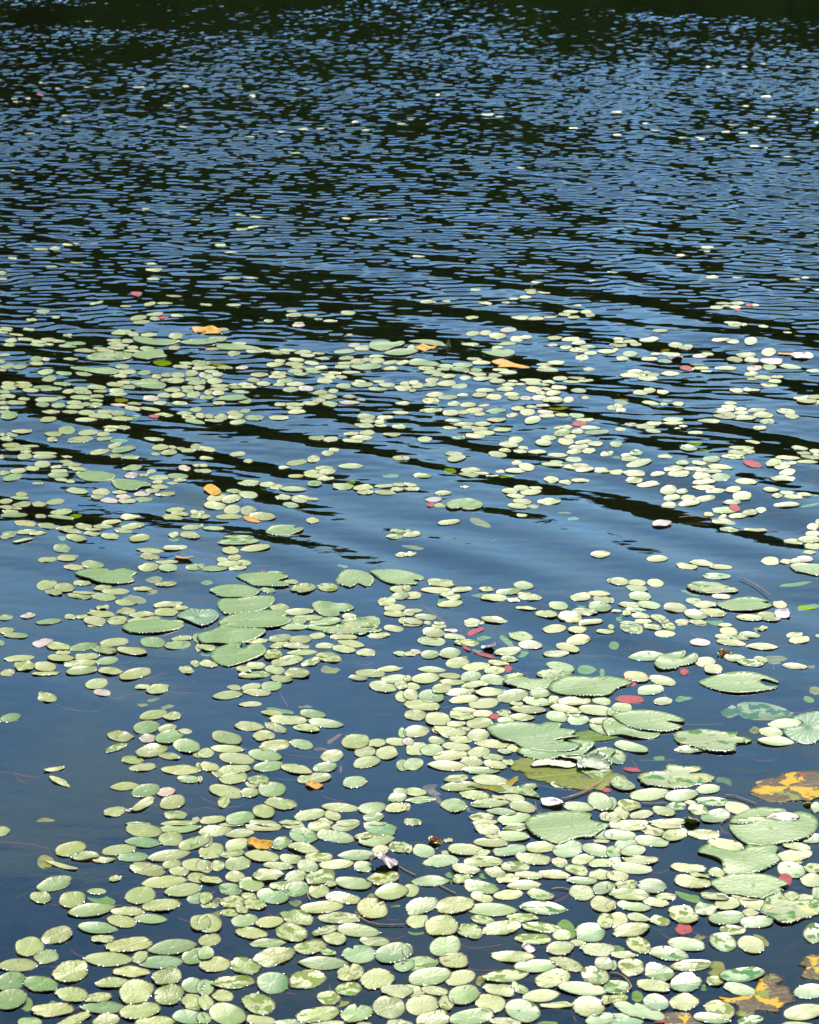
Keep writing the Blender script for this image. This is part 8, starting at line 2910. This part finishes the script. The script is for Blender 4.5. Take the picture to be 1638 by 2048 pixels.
# layering of big pads below the small ones
for i, l in enumerate(BIG.strip().split('\n')):
    code, pts, name, cat, lab = l.split('|')
    pts = [tuple(float(v) for v in q.split(',')) for q in pts.split()]
    rng = np.random.RandomState(900 + i)
    xs = [q[0] for q in pts]; ysb = [q[1] for q in pts]; W = max(xs) - min(xs); cx_, cy_ = (max(xs) + min(xs)) / 2, max(ysb)
    if code in ('BUD', 'BUD2'):
        bud(cx_, cy_ - 2, W * .9, lab, name, open_=1.2 if code == 'BUD' else .1, seed=i); continue
    if code == 'LX':
        # an upright curled leaf tip
        x, y = on_water(cx_, cy_); hgt = (max(ysb) - min(ysb)) * y / FPX * 1.2; ww = W * y / FPX
        V, Fc = [], []
        for side in (0, 1):
            for k in range(9):
                t = k / 8
                for j in range(5):
                    s = (j / 4 - .5)
                    V.append((s * ww * (1 - t) ** .7 + .004 * t, .006 * math.cos(s * 3) + .001 * side + .008 * t, -.004 + hgt * t))
        for k in range(8):
            for j in range(4):
                a = k * 5 + j; Fc.append((a, a + 1, a + 6, a + 5)); Fc.append((45 + a, 45 + a + 5, 45 + a + 6, 45 + a + 1))
        o = link(bpy.data.objects.new(name, make_mesh(name, V, Fc, [M['bud']]))); o.location = (x, y, 0)
        tag(o, lab, cat); continue
    far = cy_ < 800
    z0 = {'SY': .0003, 'SG': .0003, 'SYL': .0006, 'SGL': -.0025, 'SG2': -.006, 'SB': -.008}.get(code, .0022 if i % 2 else .0034)
    mt = {'LO': 'yl', 'SG2': 'SG'}.get(code, code)
    rag = {'SYL': .04, 'LY': .018, 'LD': .05, 'SY': .03, 'LW': .04, 'SB': .02, 'LG': .03}.get(code, .0015)
    crumple = {'LD': 4.5, 'LW': 2.5, 'LO': 4.0, 'SYL': 1.3}.get(code, 1.0)
    me, loc = leaf_mesh(name, pts, M[mt], rng, z0, curl={'LD': .012, 'SYL': .000, 'SGL': .0006, 'SY': 0, 'SG': 0, 'SB': 0}.get(code, .0030), ragged=rag, warp=crumple, k=4 if far else 6, skirt=z0 > -.001)
    o = link(bpy.data.objects.new(name, me)); o.location = loc
    tag(o, lab, cat)
    if code in ('L', 'LB', 'LR', 'LY') and W > 60:
        # beads of water along the near edge
        iv, ifc = ico(); V = []; Fc = []
        mv = np.array([v.co[:] for v in me.vertices]); nb = int(W / 14)
        lo = mv[(mv[:, 1] < 0) & (mv[:, 2] > 0)]
        if len(lo):
            band = []
            for q in np.linspace(mv[:, 0].min() * .85, mv[:, 0].max() * .85, nb * 2):
                near_ = lo[np.abs(lo[:, 0] - q) < .006]
                if len(near_): band.append(near_[np.argmin(near_[:, 1])])
            for c in band:
                if rng.rand() < .5: continue
                rb = rng.uniform(.0008, .0016) * (1 + .05 * loc[1]); k0 = len(V)
                V += [tuple(v * rb + np.array(c) + np.array([0, 0, rb * .3])) for v in iv]; Fc += [tuple(z + k0 for z in f) for f in ifc]
            if V:
                bm = bmesh.new(); bm.from_mesh(me); vs = [bm.verts.new(v) for v in V]
                for f in Fc:
                    nf = bm.faces.new([vs[z] for z in f]); nf.material_index = 2; nf.smooth = True
                bm.to_mesh(me); bm.free(); me.materials.append(M['bead'])

# ---------------------------------------------------------------- sunken, red, yellow and withered leaves
for i, l in enumerate(ODDS.strip().split('\n')):
    r, lab = l.split('|'); r = parse_row(r); f = r[5]; k = f[:2]
    rng = np.random.RandomState(3000 + i)
    if k == 'bd':
        bud(r[0], r[1] + r[3] * .4, r[2] * .95, lab, 'flower_bud', open_=.5, seed=i); continue
    if k == 'rp': k = 'xp'
    name, cat, mat, z0, curl, rag, warp = {
        'sg': ('sunken_leaf', 'sunken leaf', 'sg', -.006, 0, .0, 1), 'so': ('sunken_leaf', 'sunken leaf', 'so', -.008, 0, .0, 1),
        'rd': ('red_leaf', 'red leaf', 'rd', .0006, 0, .0, .5), 'rs': ('red_leaf', 'red leaf', 'rs', -.014, 0, .0, 1),
        'rl': ('curled_leaf', 'curled leaf', 'rl', .001, .003, .0, 1), 'yl': ('yellow_leaf', 'yellow leaf', 'yl', .003, .004, .03, 3),
        'xp': ('withered_leaf', 'withered leaf', 'xp', .004, .005, .03, 3), 'xc': ('withered_leaf', 'withered leaf', 'xp', .006, .008, .05, 6)}[k]
    if r[1] < 900 and z0 < 0 and k in ('sg', 'so'): z0 = -.006
    if k == 'rd' and r[1] < 1100: z0 = .002
    if 'd' in f[2:]: mat = 'so'
    rr_ = list(r); rr_[3] = max(rr_[3], 3)
    me, loc = leaf_mesh(name, ellipse_pts(rr_, 12, rng, .05 if k in ('sg', 'so', 'rd') else .08), M[mat], rng, z0, curl=curl, ragged=rag, warp=warp, k=3, skirt=z0 > 0)
    if k == 'rl' or k == 'xc':
        for v in me.vertices:
            v.co.z += .006 * abs(math.sin(v.co.x * 90 + v.co.y * 60)) if k == 'xc' else .0
    o = link(bpy.data.objects.new(name, me)); o.location = loc
    tag(o, lab, cat)

# ---------------------------------------------------------------- faint weed under the surface
rw = np.random.RandomState(77)
V, Fc = [], []
for _ in range(420):
    y = rw.uniform(3.9, 7.6); x = rw.uniform(-.20, .20) * y; a = rw.uniform(-.9, .9) + (math.pi if rw.rand() < .5 else 0)
    z = -rw.uniform(.012, .06); L_ = rw.uniform(.05, .28); m = 12; da = rw.normal(0, .25); R = rw.uniform(.0004, .0011)
    k0 = len(V)
    for q in range(m):
        dx, dy = math.cos(a), math.sin(a)
        for w in range(4):
            an = w * math.pi / 2
            V.append((x - dy * R * math.cos(an), y + dx * R * math.cos(an), z + R * math.sin(an) + .004 * math.sin(q * .6)))
        x += dx * L_ / m; y += dy * L_ / m; a += da * .35 + rw.normal(0, .10)
    for q in range(m - 1):
        for w in range(4):
            Fc.append((k0 + q * 4 + w, k0 + q * 4 + (w + 1) % 4, k0 + q * 4 + 4 + (w + 1) % 4, k0 + q * 4 + 4 + w))
me = make_mesh('pondweed', V, Fc, [plain('weed', (.12, .035, .02), .8, .0, (.05, .05, .02), 4)])
tag(link(bpy.data.objects.new('pondweed', me)), 'faint reddish brown weed strands drifting under the near water', 'pondweed', kind='stuff')

# ---------------------------------------------------------------- stems in the water
for i, l in enumerate(STEMS.strip().split('\n')):
    k, pts, lab = l.split('|')
    pts = np.array([[float(v) for v in q.split(',')] for q in pts.split()])
    rng = np.random.RandomState(7000 + i)
    if len(pts) == 2: pts = np.array([pts[0], (pts[0] + pts[1]) / 2 + rng.normal(0, 1.2, 2), pts[1]])
    n = len(pts); out = []
    for a in range(n - 1):
        p0, p1, p2, p3 = pts[max(a - 1, 0)], pts[a], pts[a + 1], pts[min(a + 2, n - 1)]
        for j in range(6):
            t = j / 6
            out.append(.5 * ((2 * p1) + (-p0 + p2) * t + (2 * p0 - 5 * p1 + 4 * p2 - p3) * t * t + (-p0 + 3 * p1 - 3 * p2 + p3) * t ** 3))
    out.append(pts[-1]); out = np.array(out)
    top = {'R': -.004, 'T': .0035, 'Y': -.003}[k]
    X, Y = on_water(out[:, 0], out[:, 1], 0)
    m = len(X)
    Z = top - (.012 * np.sin(np.linspace(0, math.pi, m)) * rng.uniform(.2, .7) if k == 'R' else 0) + np.zeros(m)
    R = {'R': .0009, 'T': .0011, 'Y': .0012}[k]
    C = np.stack([X, Y, Z], 1); V, Fc = [], []
    for a in range(m):
        d = C[min(a + 1, m - 1)] - C[max(a - 1, 0)]; d /= np.linalg.norm(d) + 1e-9
        s = np.cross(d, [0, 0, 1]); s /= np.linalg.norm(s) + 1e-9; u = np.cross(s, d)
        rr_ = R * (1 if 0 < a < m - 1 else .5)
        for q in range(6):
            an = q * math.pi / 3; V.append(C[a] + (s * math.cos(an) + u * math.sin(an)) * rr_)
    for a in range(m - 1):
        for q in range(6): Fc.append((a * 6 + q, a * 6 + (q + 1) % 6, (a + 1) * 6 + (q + 1) % 6, (a + 1) * 6 + q))
    V = np.array(V); c0 = C[0].copy()
    o = link(bpy.data.objects.new('water_stem', make_mesh('water_stem', V - c0, Fc, [M['stem' + k]]))); o.location = tuple(c0)
    tag(o, lab, 'water stem')
